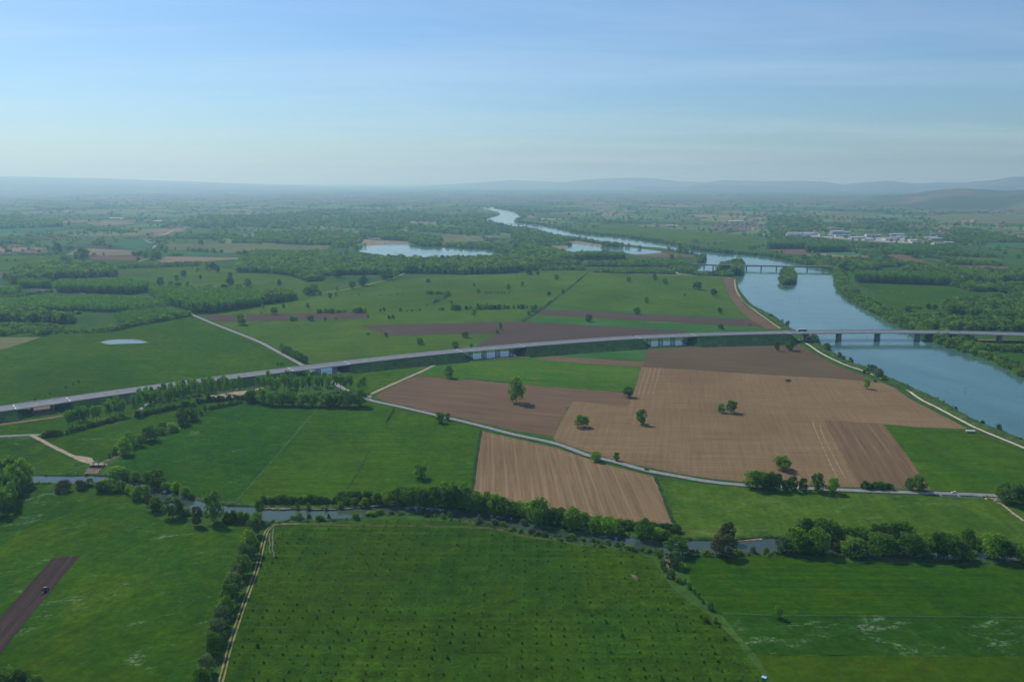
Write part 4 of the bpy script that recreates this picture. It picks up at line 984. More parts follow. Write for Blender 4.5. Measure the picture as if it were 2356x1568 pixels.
# ---------- lone trees traced one by one: crop, x, base y, width, height, kind, leaves, label
B_, S_, P_, H_ = 'broadleaf', 'spreading', 'poplar', 'shrub'
lone = [
 ('b2', 40, 942, 135, 225, B_, 'lime', 'tall pale green tree in the greyish tilled field'),
 ('b2', 1070, 890, 88, 88, S_, 'mid', 'small tree at the corner of the bright meadow and the tan field'),
 ('b2', 638, 1165, 122, 104, S_, 'mid', 'round bushy tree alone in the tan field near the road'),
 ('b2', 1190, 1140, 95, 132, B_, 'mid', 'tall irregular tree alone in the middle of the tan field'),
 ('b2', 1922, 1033, 66, 76, B_, 'mid', 'smaller tree of the pair standing in the tan field'),
 ('b2', 2018, 1035, 102, 108, S_, 'mid', 'larger tree of the pair standing in the tan field'),
 ('b2', 778, 1482, 92, 88, B_, 'mid', 'leafy tree on the verge where the road skirts the striped field'),
 ('b2', 962, 1476, 56, 74, B_, 'dark', 'small conical tree across the road from the striped field'),
 ('c3', 130, 292, 152, 122, S_, 'lime', 'light green umbrella tree near the lower edge of the tan field'),
 ('b3', 85, 466, 46, 76, B_, 'brown', 'thin sparse tree in the dark tilled field under the motorway'),
 ('b3', 205, 460, 90, 92, B_, 'mid', 'bushy tree at the corner of the dark tilled field'),
 ('b3', 420, 392, 96, 76, H_, 'mid', 'round bush beside the first river bridge pier'),
 ('b3', 545, 462, 76, 64, H_, 'mid', 'round bush on the river edge below the bridge'),
 ('b3', 905, 813, 56, 90, B_, 'mid', 'narrow upright tree in the tan field near the towpath'),
 ('b3', 185, 746, 46, 20, H_, 'dark', 'low dark bush in the upper part of the tan field'),
 ('b3', 987, 752, 26, 24, H_, 'dark', 'small bush at the tan field corner beside the towpath'),
 ('b3', 2118, 1196, 56, 56, H_, 'pale', 'pale round bush on the river bank near the white trailer'),
 ('b3', 1975, 1150, 46, 44, H_, 'dark', 'dark bush on the river bank above the white trailer'),
 ('b3', 1725, 1006, 30, 28, H_, 'dark', 'little dark bush on the open river bank'),
 ('b1', 1775, 714, 84, 116, B_, 'dark', 'dark tree between the bright meadow and the grey tilled field'),
 ('b1', 1690, 1127, 78, 98, B_, 'mid', 'larger of two trees beside the country road below the grey field'),
 ('b1', 1765, 1106, 42, 66, B_, 'mid', 'smaller of two trees beside the country road below the grey field'),
 ('b1', 1508, 406, 60, 60, B_, 'mid', 'lone tree on the pasture just beyond the motorway'),
 ('b1', 1835, 438, 62, 62, B_, 'mid', 'tree right behind the motorway at the third viaduct'),
 ('b1', 1925, 344, 62, 56, S_, 'pale', 'pale blossoming tree at the point of the ploughed parallelogram'),
 ('b1', 1195, 334, 36, 42, B_, 'pale', 'small pale tree on the lower edge of the ploughed parallelogram'),
 ('b1', 1033, 318, 30, 18, H_, 'dark', 'low bush in the flowery pasture'),
 ('b1', 2218, 306, 30, 34, H_, 'pale', 'pale bush on the lane between two ploughed fields'),
 ('b1', 2247, 268, 32, 60, B_, 'dark', 'dark slim tree on the lane between two ploughed fields'),
 ('b1', 1980, 431, 40, 34, S_, 'mid', 'small flat tree at the corner of the ploughed field by the viaduct'),
 ('b1', 1935, 727, 10, 11, H_, 'dark', 'tiny bush on the edge of the grey tilled field'),
 ('b0', 2220, 226, 92, 96, B_, 'dark', 'dark round tree beside the country road and ploughed strip'),
 ('c1', 1510, 372, 116, 134, B_, 'mid', 'round tree alone in the hay meadow'),
 ('d3', 92, 906, 78, 116, B_, 'mid', 'lone tree on the fence line of the flowery meadow'),
 ('c2', 1520, 1072, 196, 150, S_, 'mid', 'broad round tree leaning over the stream'),
 ('c2', 1940, 1082, 200, 190, S_, 'brown', 'large spreading tree on the meadow side of the stream'),
 ('c2', 1985, 955, 130, 172, B_, 'brown', 'brownish tree on the opposite stream bank of the spreading tree'),
 ('c0', 1815, 806, 100, 172, B_, 'brown', 'reddish brown thin tree on the stream bank'),
 ('c0', 1975, 772, 152, 282, B_, 'mid', 'tall willow rising from the stream bank'),
 ('c0', 1590, 732, 172, 172, S_, 'dark', 'wide dark tree beside the stream bend'),
 ('c0', 1425, 672, 132, 122, B_, 'mid', 'bushy tree at the stream bend'),
 ('c1', 40, 762, 72, 194, P_, 'dark', 'slim dark tree at the head of the wheel track'),
 ('c1', 1215, 622, 112, 142, B_, 'lime', 'bright yellow green tree in the stream hedge'),
 ('c1', 1000, 632, 104, 82, H_, 'lime', 'low lime green bush at the stream edge'),
 ('c2', 765, 882, 112, 134, B_, 'lime', 'lime green tree standing out of the stream hedge below the striped field'),
 ('a2', 1702, 1166, 82, 66, S_, 'dark', 'broad oak with white cattle resting under it'),
 ('a2', 1858, 1223, 54, 60, B_, 'dark', 'round oak on the pasture near the curved river field'),
 ('a2', 1238, 1291, 44, 52, B_, 'dark', 'lone oak near the middle of the river pasture'),
 ('a2', 1150, 1393, 60, 62, B_, 'mid', 'lone tree on the cereal strip above the ploughed band'),
 ('a2', 1912, 1389, 46, 52, S_, 'brown', 'thin tree on the cereal strip near the curved river field'),
 ('a2', 705, 1463, 66, 64, B_, 'pale', 'pale rounded tree below the ploughed band'),
 ('a2', 1070, 1096, 52, 50, B_, 'mid', 'tree near the far edge of the river pasture by the pale track'),
 ('a2', 1313, 1081, 42, 52, B_, 'pale', 'pale tree at the far edge of the river pasture'),
 ('a2', 1410, 1119, 46, 52, B_, 'dark', 'dark tree in the upper river pasture'),
 ('a2', 92, 1139, 36, 48, B_, 'mid', 'small tree in the far pasture corner by the grassy ditch'),
 ('a2', 410, 1074, 42, 46, B_, 'dark', 'dark tree in the far pasture before the railway wood'),
 ('a2', 338, 1223, 40, 36, B_, 'dark', 'low tree beside the grassy ditch'),
 ('a2', 470, 1206, 28, 36, B_, 'dark', 'small tree on the grassy ditch itself'),
 ('a2', 1588, 1236, 16, 32, P_, 'dark', 'slim sapling at the end of the pasture fence'),
 ('a1', 988, 1133, 97, 86, B_, 'dark', 'big dark tree on the pale farm track'),
 ('a1', 883, 1157, 46, 60, B_, 'dark', 'dark tree beside the big tree on the farm track'),
 ('a1', 480, 1217, 92, 72, B_, 'dark', 'left tree of the dense pair by the farm track end'),
 ('a1', 537, 1212, 92, 88, B_, 'dark', 'right taller tree of the dense pair by the farm track end'),
 ('a1', 755, 1062, 80, 72, B_, 'dark', 'rounded dark tree at the corner of the central wood'),
 ('a1', 2000, 1402, 56, 62, B_, 'mid', 'solid round tree above the ploughed parallelogram'),
 ('a1', 170, 1396, 62, 62, S_, 'dark', 'tree standing at the upper edge of the dark ploughed strip'),
 ('a1', 500, 1453, 60, 48, S_, 'pale', 'pale tree at the lower edge of the dark ploughed strip'),
 ('a1', 1798, 1303, 28, 36, B_, 'dark', 'small round tree beside the diagonal hedge'),
 ('a0', 763, 882, 112, 92, B_, 'dark', 'large dark tree on the plain left of the far road'),
 ('a0', 535, 827, 72, 82, B_, 'dark', 'dark tree right of the farm village'),
 ('a0', 590, 913, 66, 50, B_, 'dark', 'darker of two low trees in front of the large plain tree'),
 ('a0', 640, 905, 62, 46, B_, 'mid', 'lighter of two low trees in front of the large plain tree'),
]
for (c, x, y, w, h, k, lf, lab) in lone: plant(x, y, w, h, k, lf, lab, crop=c)

# ---------- small scattered trees that only their place tells apart
def scatter_list(crop, items, label, group, kind=B_, leaf=('dark', 'mid')):
    for (x, y, w, h) in items:
        plant(x, y, w, h, kind, rnd.choice(leaf), label, group, crop=crop, parts=False)
scatter_list('a0', [(1690, 1048, 60, 55), (1625, 1080, 60, 50), (1845, 1075, 22, 40), (2115, 1065, 45, 55), (2280, 1140, 65, 70), (2000, 1008, 50, 60), (1815, 1000, 40, 40)], '# tree from the poplar plantation in the olive pasture behind it', 'trees in the olive pasture')
scatter_list('a0', [(1480, 1130, 70, 70), (1565, 1140, 50, 50), (1640, 1140, 70, 35), (1720, 1140, 60, 45), (1930, 1170, 75, 55), (2120, 1130, 70, 70), (2190, 1170, 90, 60), (2060, 1165, 60, 45)], '# tree from the far road in the ragged belt behind the poplar plantation', 'belt behind the poplar plantation')
scatter_list('a0', [(1905, 985, 55, 75), (1960, 980, 60, 60), (1400, 890, 60, 60), (1455, 892, 70, 75), (1345, 880, 60, 60), (1240, 860, 60, 45), (1290, 862, 60, 45), (1480, 800, 60, 60), (1525, 740, 50, 40), (1850, 755, 50, 45), (1270, 910, 30, 40), (700, 892, 40, 50), (640, 800, 60, 40), (65, 907, 22, 20), (142, 908, 18, 22), (45, 1080, 45, 65)], '# tree from the far road bend on the distant plain', 'trees around the far road')
scatter_list('a1', [(215, 1133, 40, 55), (590, 1222, 32, 40), (683, 1247, 42, 50), (732, 1226, 36, 40), (742, 1179, 22, 35), (897, 1126, 40, 35), (1190, 1080, 72, 60), (1240, 1075, 72, 70), (1290, 1050, 60, 70), (1583, 1106, 42, 36), (2007, 1141, 20, 30), (2320, 1166, 36, 46), (1570, 1318, 16, 20), (2045, 1201, 30, 36), (2127, 1311, 22, 18), (62, 1341, 28, 36), (255, 1339, 30, 42), (477, 1339, 36, 45), (1225, 1438, 28, 32), (1258, 1438, 36, 38), (1330, 1368, 30, 30), (1145, 1369, 26, 26), (1180, 1369, 26, 36), (50, 1391, 16, 16)], '# small tree from the second viaduct dotted about the pasture beyond the motorway', 'trees dotted over the far pasture')
scatter_list('a1', [(330, 1456, 50, 42), (365, 1456, 36, 42), (637, 1451, 26, 30), (733, 1449, 28, 36), (1030, 1426, 20, 26)], '# small tree from the country road along the lower edge of the dark ploughed strip', 'trees edging the dark ploughed strip')
scatter_list('a2', [(155, 1030, 70, 65), (235, 1036, 36, 40), (1545, 836, 66, 66), (1605, 842, 50, 50), (1655, 846, 26, 30), (180, 1370, 50, 60), (215, 1362, 42, 58), (152, 1400, 40, 36), (15, 1344, 32, 36), (135, 1343, 26, 28)], '# tree from the third viaduct along the grassy ditch towards the second lake', 'trees by ditch and lake')
scatter_list('b2', [(1915, 263, 60, 48), (2190, 232, 24, 14)], '# low bush from the fourth viaduct on the cereal strip beyond the motorway', 'bushes next to the motorway', H_)
scatter_list('b3', [(1283, 104, 82, 56), (1350, 79, 42, 44), (1397, 83, 36, 26), (1477, 84, 44, 50), (1535, 88, 46, 48)], '# round tree from the river in the loose row across the cattle pasture', 'row across the cattle pasture')
scatter_list('b3', [(655, 531, 62, 52), (695, 551, 46, 36), (755, 576, 52, 50), (925, 642, 56, 52), (965, 662, 72, 66), (1020, 702, 82, 72), (900, 672, 60, 32), (1070, 736, 56, 36)], '# bush from the motorway bridge in the clump between towpath and river', 'riverside clump by the towpath', H_, ('mid', 'dark', 'pale'))
scatter_list('b3', [(1285, 791, 30, 20), (1240, 772, 30, 16), (1615, 941, 26, 20), (1860, 1100, 30, 20), (1800, 1061, 22, 16), (1700, 985, 20, 14), (1560, 905, 22, 14), (2327, 1291, 36, 26), (2200, 1240, 20, 14), (20, 152, 50, 28), (130, 196, 26, 18), (172, 228, 40, 32), (190, 210, 24, 20)], '# low bush from the motorway bridge on the open river bank slope', 'bushes on the open river bank', H_, ('mid', 'dark'))
scatter_list('b0', [(725, 759, 20, 30), (668, 781, 22, 28), (605, 806, 30, 20), (460, 866, 18, 28), (322, 921, 22, 28), (420, 886, 12, 18), (493, 853, 10, 13)], '# young tree from the pond towards the first viaduct in the meadow', 'young trees in the pond meadow', B_, ('mid',))
scatter_list('b1', [(200, 599, 26, 30), (235, 599, 20, 26), (262, 600, 14, 18)], '# low bush from the country road just behind the motorway', 'bushes left of the country road', H_)

# ---------- hedge pieces on the far pasture
hl = [('a1', [(560, 1384), (610, 1384)], 3, 34, 36), ('a1', [(625, 1384), (720, 1384)], 4, 34, 38), ('a1', [(735, 1382), (830, 1376)], 4, 20, 22), ('a1', [(890, 1380), (1012, 1382)], 6, 32, 40), ('a1', [(1560, 1212), (1780, 1212)], 9, 26, 28), ('a1', [(1800, 1357), (1880, 1356)], 4, 34, 42), ('a1', [(1920, 1352), (2000, 1350)], 4, 26, 28), ('a1', [(2030, 1350), (2260, 1348)], 11, 30, 40), ('a1', [(2280, 1346), (2340, 1345)], 3, 24, 34), ('a1', [(1632, 1300), (1800, 1217)], 10, 22, 25), ('a1', [(2100, 1204), (2340, 1202)], 7, 16, 13), ('a1', [(1690, 1358), (1735, 1358)], 3, 18, 22), ('a1', [(1380, 1366), (1520, 1364)], 4, 15, 14), ('a1', [(840, 1222), (1400, 1216)], 8, 12, 10), ('a2', [(50, 1344), (115, 1343)], 3, 26, 36), ('a2', [(640, 1065), (500, 1180)], 6, 12, 14), ('a2', [(360, 1285), (300, 1320)], 3, 16, 16)]
for (c, pts, n, w, h) in hl:
    row(pts, n, w, h, H_, ('dark', 'mid', 'dark'), '# bush from the country road in the broken hedges of the far pasture', 'broken hedges of the far pasture', crop=c, parts=False, name='hedge_bush')

# ---------- poplars below the motorway
PG = 'poplars below the motorway'
def poplars(crop, pts, label, w=58, h=150):
    w *= 0.92
    for (x, y) in pts:
        plant(x, y, w * rnd.uniform(.8, 1.2), h * rnd.uniform(.88, 1.12), P_, 'poplar', label, PG, crop=crop, parts=True)
poplars('b0', [(625, 1180), (668, 1166), (700, 1158), (735, 1155), (765, 1148), (800, 1140), (640, 1150), (860, 1128), (890, 1120), (925, 1110), (985, 1092), (1020, 1090), (1065, 1072), (1105, 1076), (1140, 1062), (1010, 1060), (1080, 1040), (720, 1110), (780, 1105)], '# poplar from the first viaduct in the short row beside it', 62, 145)
poplars('b0', [(1250, 1058), (1285, 1040), (1325, 1010), (1380, 1012), (1425, 1005), (1480, 1000), (1535, 985), (1565, 975), (1620, 962), (1660, 960), (1700, 952), (1740, 940), (1790, 925), (1835, 912), (1895, 906), (1960, 908), (2025, 895), (2085, 890), (2140, 884), (2210, 892)], '# poplar from the first viaduct in the long row along the worksite lane', 60, 172)
poplars('b0', [(1290, 960), (1350, 950), (1400, 930), (1460, 925), (1510, 912), (1580, 905), (1640, 885), (1690, 880), (1760, 868), (1800, 860), (1880, 850), (1940, 845), (2060, 850)], '# poplar from the first viaduct in the rear row close under the motorway', 56, 135)
poplars('b1', [(30, 835), (75, 850), (140, 846), (200, 850), (262, 842), (316, 860), (376, 870), (430, 856), (486, 850), (550, 846), (600, 850), (660, 840), (722, 832), (780, 830), (832, 832), (866, 830), (950, 860), (992, 850), (120, 800), (300, 812), (520, 800), (640, 792)], '# poplar from the country road junction, behind the belt of broad trees', 66, 145)
for (x, y, w, h) in [(60, 950, 110, 135), (150, 970, 115, 115), (245, 970, 115, 115), (340, 970, 95, 105), (430, 974, 125, 115), (530, 976, 105, 112), (650, 976, 135, 122), (750, 979, 115, 112), (850, 979, 145, 142), (960, 977, 135, 152), (700, 972, 100, 100), (-40, 940, 110, 105)]:
    plant(x, y, w, h, B_, rnd.choice(('dark', 'dark', 'mid')), '# broad dark tree from the country road junction in the belt above the meadow', 'belt at the road junction', crop='b1')
HB = 'hedge under the poplars'
for (pts, n, w, h, c) in (([(385, 1262), (575, 1236)], 7, 50, 48, 'b0'), ([(605, 1232), (1100, 1100)], 15, 48, 42, 'b0'), ([(1255, 1074), (1740, 972)], 15, 46, 36, 'b0'), ([(1800, 942), (2290, 905)], 13, 50, 38, 'b0')):
    row(pts, n, w, h, H_, ('dark', 'dark', 'mid'), '# dark bush from the side road in the hedge at the foot of the poplars', HB, crop=c, name='hedge_bush')
plant(2320, 932, 125, 105, B_, 'dark', 'dark tree ending the hedge at the foot of the poplars', crop='b0')
row([(230, 472), (470, 585)], 11, 46, 72, B_, ('mid', 'dark'), '# small tree from the second viaduct in the close row along the country road', 'row along the country road', crop='b1')
row([(1195, 1140), (1270, 1010)], 7, 20, 26, H_, ('mid', 'dark'), '# bush from the country road on the short hedge running down the hay meadow', 'short hedge below the country road', crop='b1', name='hedge_bush')
row([(860, 470), (1060, 100)], 10, 9, 8, H_, 'dark', '# tiny bush from the stream on the fence line dividing the hay meadow', 'fence line of the hay meadow', crop='c1', name='hedge_bush')
# hedge line from the sluice up to the poplars
for (x, y, w, h, k) in [(1152, 1422, 122, 160, B_), (1190, 1330, 112, 112, B_), (1065, 1420, 66, 62, H_), (1005, 1450, 42, 50, H_), (1230, 1370, 72, 70, H_), (1290, 1345, 84, 92, B_), (1390, 1294, 142, 132, S_), (1300, 1296, 92, 62, H_), (1490, 1234, 82, 62, H_), (1580, 1204, 122, 72, H_), (1500, 1186, 100, 62, H_), (1680, 1144, 112, 142, B_), (1770, 1104, 122, 112, B_), (1780, 1004, 62, 62, B_), (1850, 1058, 42, 42, H_), (1890, 1024, 42, 62, B_)]:
    plant(x, y, w, h, k, rnd.choice(('dark', 'mid')), '# plant from the sluice gate in the hedge climbing towards the poplars', 'hedge from the sluice gate', crop='b0', name='hedge_tree', cat='tree')
row([(1925, 1010), (2230, 945)], 12, 34, 36, H_, 'dark', '# low bush from the poplars in the upper end of the sluice gate hedge', 'hedge from the sluice gate, upper end', crop='b0', name='hedge_bush')
# ---------- stream sides, left part
SG = 'trees along the stream left of the wheel track'
for (x, y, w, h, k, lf) in [(585, 492, 132, 96, H_, 'brown'), (745, 472, 102, 82, H_, 'brown'), (825, 436, 82, 66, H_, 'lime'), (950, 470, 100, 80, H_, 'lime'), (930, 492, 110, 90, B_, 'dark'), (1010, 494, 120, 110, B_, 'dark'), (1110, 492, 112, 92, B_, 'mid'), (1195, 516, 72, 82, B_, 'mid'), (1270, 562, 132, 112, B_, 'mid'), (1345, 542, 72, 102, B_, 'mid'), (1710, 702, 82, 56, H_, 'lime'), (1085, 386, 162, 122, H_, 'mid'), (1160, 386, 102, 102, B_, 'dark'), (1240, 406, 92, 96, B_, 'dark'), (1430, 462, 152, 162, B_, 'dark'), (1360, 402, 82, 92, B_, 'dark'), (1540, 492, 92, 82, B_, 'mid'), (1620, 502, 92, 92, B_, 'mid'), (1700, 542, 92, 92, B_, 'mid'), (1760, 566, 62, 52, H_, 'mid'), (1890, 722, 42, 52, H_, 'mid'), (255, 322, 52, 42, H_, 'pale'), (1360, 590, 80, 70, H_, 'brown'), (1440, 640, 100, 80, B_, 'lime')]:
    plant(x, y, w, h, k, lf, '# tree or bush from the dark grove along the winding stream', SG, crop='c0', name='bank_tree', cat='tree')
row([(2060, 775), (2330, 785)], 8, 70, 85, H_, ('mid', 'dark'), '# bush from the tall willow along the stream edge beside the wheel track', 'bushes below the tall willow', crop='c0')
# dark grove at the left edge
for (x, y) in [(20, 560), (70, 540), (115, 500), (160, 470), (205, 430), (245, 440), (40, 640), (100, 590), (150, 550), (10, 690), (60, 700), (-30, 600), (-40, 720), (120, 640), (190, 500), (-60, 500), (-20, 460), (40, 450), (95, 420)]:
    plant(x, y, 105 * rnd.uniform(.8, 1.2), 225 * rnd.uniform(.8, 1.15), rnd.choice((P_, B_)), rnd.choice(('mid', 'dark', 'poplar')), '# tall tree from the sluice gate in the dark grove by the stream', 'dark grove by the stream', crop='c0', name='grove_tree', cat='tree')
# along the wheel track
for (x, y, w, h) in [(2340, 150, 120, 160), (2300, 250, 140, 150), (2325, 330, 130, 150), (2270, 400, 150, 170), (2235, 520, 165, 190), (2170, 560, 140, 150), (2150, 690, 165, 190), (2110, 790, 160, 190), (2080, 880, 150, 170), (2040, 990, 160, 190), (2000, 1110, 165, 200), (1965, 1235, 150, 200), (1905, 1420, 145, 180), (1850, 1560, 160, 200), (1870, 1480, 110, 120), (2360, 60, 110, 120)]:
    plant(x, y, w, h, B_, rnd.choice(('mid', 'dark', 'pale', 'mid')), '# leafy tree from the stream in the row following the wheel track', 'row along the wheel track', crop='d0', name='row_tree', cat='tree')
for (x, y, w, h) in [(60, 1530, 220, 150), (190, 1520, 180, 130), (310, 1530, 130, 90), (-40, 1510, 160, 140)]:
    plant(x, y, w, h, B_, 'dark', "# dark treetop from the tractor at the foot of the ploughed strip's meadow", 'treetops at the foot of the left meadow', crop='d0', name='row_tree', cat='tree')
# ---------- stream hedge, middle part
row([(30, 602), (750, 594)], 22, 62, 58, H_, ('dark', 'dark', 'mid'), '# bush from the wheel track in the low hedge between hay meadow and stream', 'low hedge at the hay meadow', crop='c1', name='hedge_bush')
SH = 'tall stream hedge below the hay meadow and striped field'
for (x, y, w, h, k, lf) in [(800, 600, 100, 105, B_, 'dark'), (870, 600, 110, 110, B_, 'dark'), (940, 600, 100, 105, B_, 'dark'), (1020, 596, 100, 105, B_, 'dark'), (830, 620, 110, 80, H_, 'mid'), (900, 625, 90, 70, H_, 'mid'), (1110, 612, 102, 112, B_, 'lime'), (1080, 590, 100, 95, B_, 'mid'), (1160, 590, 90, 95, B_, 'dark'), (1290, 590, 110, 110, B_, 'dark'), (1340, 625, 130, 175, B_, 'dark'), (1420, 640, 150, 195, B_, 'dark'), (1500, 645, 160, 205, B_, 'dark'), (1560, 648, 130, 180, B_, 'mid'), (1640, 652, 150, 200, B_, 'mid'), (1710, 655, 170, 235, B_, 'poplar'), (1780, 660, 140, 190, B_, 'dark'), (1830, 655, 130, 240, B_, 'poplar'), (1905, 660, 160, 235, B_, 'poplar'), (1960, 672, 130, 180, B_, 'dark'), (2040, 692, 150, 190, B_, 'mid'), (2120, 700, 150, 190, B_, 'dark'), (2200, 712, 150, 190, B_, 'mid'), (2270, 722, 140, 170, B_, 'mid'), (2335, 730, 140, 140, B_, 'dark')]:
    plant(x, y, w, h, k, lf, '# tree from the low hedge in the tall hedge below the striped field', SH, crop='c1', name='bank_tree', cat='tree')
for (x, y, w, h, k, lf) in [(60, 722, 152, 132, B_, 'mid'), (150, 742, 122, 152, B_, 'mid'), (240, 792, 192, 232, B_, 'mid'), (330, 800, 120, 110, B_, 'dark'), (420, 792, 192, 142, B_, 'dark'), (500, 820, 130, 130, B_, 'mid'), (560, 842, 172, 192, B_, 'mid'), (660, 802, 122, 112, B_, 'dark'), (800, 806, 122, 92, B_, 'mid'), (890, 892, 142, 162, B_, 'mid'), (990, 826, 102, 82, B_, 'dark'), (1010, 902, 82, 72, H_, 'mid'), (1080, 832, 102, 74, B_, 'dark'), (1150, 840, 90, 70, B_, 'dark'), (1220, 932, 162, 182, B_, 'dark'), (1290, 860, 100, 80, B_, 'dark'), (1350, 932, 122, 102, B_, 'mid'), (1430, 932, 122, 82, H_, 'mid'), (1420, 856, 102, 66, B_, 'dark'), (1510, 864, 92, 72, B_, 'dark'), (1360, 860, 90, 70, B_, 'dark'), (110, 800, 70, 50, H_, 'pale')]:
    plant(x, y, w, h, k, lf, '# tree from the low hedge in the tall hedge below the striped field', SH, crop='c2', name='bank_tree', cat='tree')
SBUSH = 'small bushes along the meadow side of the stream'
for c, items in (('c1', [(345, 752, 72, 36), (400, 747, 60, 56), (490, 747, 46, 42), (585, 757, 102, 46), (668, 747, 32, 46), (915, 747, 72, 56), (1060, 712, 90, 24), (1140, 700, 90, 24), (1250, 700, 60, 22), (1465, 700, 24, 30), (1565, 725, 40, 24), (1720, 737, 52, 42), (1780, 737, 52, 52), (2050, 782, 82, 52), (2200, 802, 92, 52), (2270, 812, 72, 42)]), ('c2', [(15, 852, 42, 42), (85, 867, 42, 32), (185, 882, 62, 42), (245, 895, 60, 40), (300, 907, 62, 46), (395, 915, 50, 24), (440, 922, 42, 36), (515, 930, 50, 36), (560, 938, 62, 56), (655, 952, 62, 42), (745, 965, 46, 42), (785, 972, 46, 38), (880, 982, 62, 46), (970, 1000, 60, 42), (1015, 1002, 50, 52), (1080, 1022, 82, 36), (1200, 1040, 60, 30), (1260, 1050, 60, 36), (1660, 1062, 62, 36), (1700, 1067, 42, 42), (1780, 1072, 92, 36), (2080, 1067, 102, 32), (2220, 1062, 62, 62), (2340, 1062, 52, 52)])):
    for (x, y, w, h) in items: plant(x, y, w, h, H_, rnd.choice(('mid', 'mid', 'lime', 'pale', 'brown')), '# small bush from the wheel track on the sapling plot side of the stream', SBUSH, crop=c, parts=False)
for (x, y, w, h) in [(380, 657, 42, 62), (480, 662, 46, 66), (645, 667, 32, 36), (775, 652, 52, 62)]:
    plant(x, y, w, h, H_, 'lime', '# light green bush from the wheel track on the stony bank below the hedge', 'saplings below the low hedge', crop='c1')
DH = 'hedge between the sapling plot and the lush meadow'
for c, items in (('c2', [(1490, 1182, 142, 132), (1360, 1132, 62, 112), (1385, 1202, 62, 92), (1460, 1282, 82, 82), (1560, 1222, 62, 82), (1530, 1332, 62, 52), (1585, 1332, 42, 46), (1635, 1392, 52, 62), (1675, 1432, 42, 52), (1720, 1472, 42, 52), (1340, 1080, 60, 60), (1420, 1240, 60, 50)]), ('d2', [(1825, 832, 62, 72), (1868, 946, 52, 56), (1785, 942, 62, 50), (1760, 770, 30, 30), (1900, 990, 26, 22)])):
    for (x, y, w, h) in items: plant(x, y, w, h, H_ if h < 90 else B_, rnd.choice(('mid', 'lime', 'pale', 'dark')), '# bush from the stream in the thinning hedge beside the sapling plot', DH, crop=c, name='hedge_bush', cat='shrub')
# ---------- road trees at the tan field
RT = 'trees lining the country road below the tan field'
for c, items in (('c2', [(2210, 467, 152, 162), (2300, 468, 152, 152), (2350, 470, 120, 130)]), ('c3', [(20, 482, 112, 162), (75, 482, 102, 152), (160, 482, 72, 92), (225, 487, 92, 132), (320, 487, 76, 112), (455, 497, 116, 172), (590, 502, 112, 137)])):
    for (x, y, w, h) in items: plant(x, y, w, h, B_, rnd.choice(('mid', 'dark', 'mid')), '# roadside tree from the striped field between road and pale pasture', RT, crop=c, name='roadside_tree', cat='tree')
row([(880, 470), (1150, 476)], 8, 62, 62, H_, 'dark', '# dark bush from the brown strip in the short hedge beside the road', 'short hedge at the tan field', crop='c3', name='hedge_bush')
plant(1300, 476, 82, 106, B_, 'mid', 'smaller of two trees at the foot of the brown strip', crop='c3'); plant(1385, 486, 132, 142, B_, 'dark', 'larger of two trees at the foot of the brown strip', crop='c3')
plant(2225, 602, 222, 182, S_, 'dark', 'big dark tree by the country road beside the cattle', crop='c3'); plant(2330, 605, 110, 140, B_, 'dark', 'tree behind the big dark tree by the cattle', crop='c3')
# ---------- big wooded stretch of the stream at the right
WS = 'wooded stretch of the stream right'
for (x, y, w, h, lf) in [(330, 960, 202, 212, 'dark'), (440, 950, 202, 212, 'dark'), (560, 962, 182, 212, 'dark'), (250, 1052, 202, 222, 'mid'), (460, 1062, 192, 222, 'mid'), (140, 1052, 132, 142, 'pale'), (310, 1056, 152, 152, 'mid'), (380, 1060, 140, 140, 'mid'), (700, 962, 142, 152, 'dark'), (850, 962, 152, 142, 'mid'), (780, 1082, 222, 162, 'mid'), (860, 1080, 150, 140, 'mid'), (1000, 982, 172, 182, 'dark'), (1120, 962, 202, 182, 'dark'), (1260, 952, 182, 172, 'dark'), (1020, 1082, 222, 202, 'mid'), (1110, 1080, 130, 130, 'mid'), (1290, 1082, 222, 202, 'mid'), (1160, 1074, 112, 132, 'lime'), (1440, 1084, 182, 182, 'mid'), (1370, 1090, 140, 150, 'dark'), (1560, 1102, 152, 232, 'dark'), (1650, 1104, 182, 222, 'dark'), (1740, 1112, 162, 162, 'dark'), (1840, 1122, 122, 102, 'mid'), (1840, 1022, 152, 182, 'mid'), (1900, 1062, 122, 132, 'dark'), (2060, 1112, 192, 232, 'mid'), (2050, 962, 122, 92, 'pale'), (2180, 1122, 152, 172, 'mid'), (2290, 1092, 92, 132, 'dark'), (2330, 1152, 102, 162, 'mid'), (640, 1040, 110, 70, 'brown'), (1480, 1000, 140, 120, 'dark'), (2130, 1030, 130, 130, 'dark'), (2420, 1150, 160, 180, 'mid'), (2500, 1100, 180, 200, 'dark')]:
    plant(x, y, w, h, rnd.choice((B_, S_)) if h < 200 else B_, lf, '# large tree from the brown spreading tree in the wooded stream stretch', WS, crop='c3', name='woodland_tree', cat='tree')
# ================================================================== WOODS, PLANTATIONS, SAPLINGS (masses nobody could count)
def light_proto(name, seed, prof, low, mat, bl, lv, sz, br, tp, width):
    c = crown('crown', seed, bl, lv, prof, sz, br, low)
    xs = np.array([v.co[:] for v in c.vertices]); k = width / (np.percentile(np.abs(xs[:, :2]), 97) * 2)
    for v in c.vertices: v.co.x *= k; v.co.y *= k
    t = MB(); t.bar((0, 0, 0), (0, 0, tp), 0.02, 0.012, 5)
    V = [tuple(v.co) for v in c.vertices]; Fc = [tuple(p.vertices) for p in c.polygons]; n = len(V)
    me = bpy.data.meshes.new(name); me.from_pydata(V + t.v, [], Fc + [tuple(i + n for i in f) for f in t.f])
    me.materials.append(mat); me.materials.append(M['bark'])
    me.polygons.foreach_set('material_index', [0] * len(Fc) + [1] * len(t.f)); me.update()
    return bpy.data.objects.new(name, me)
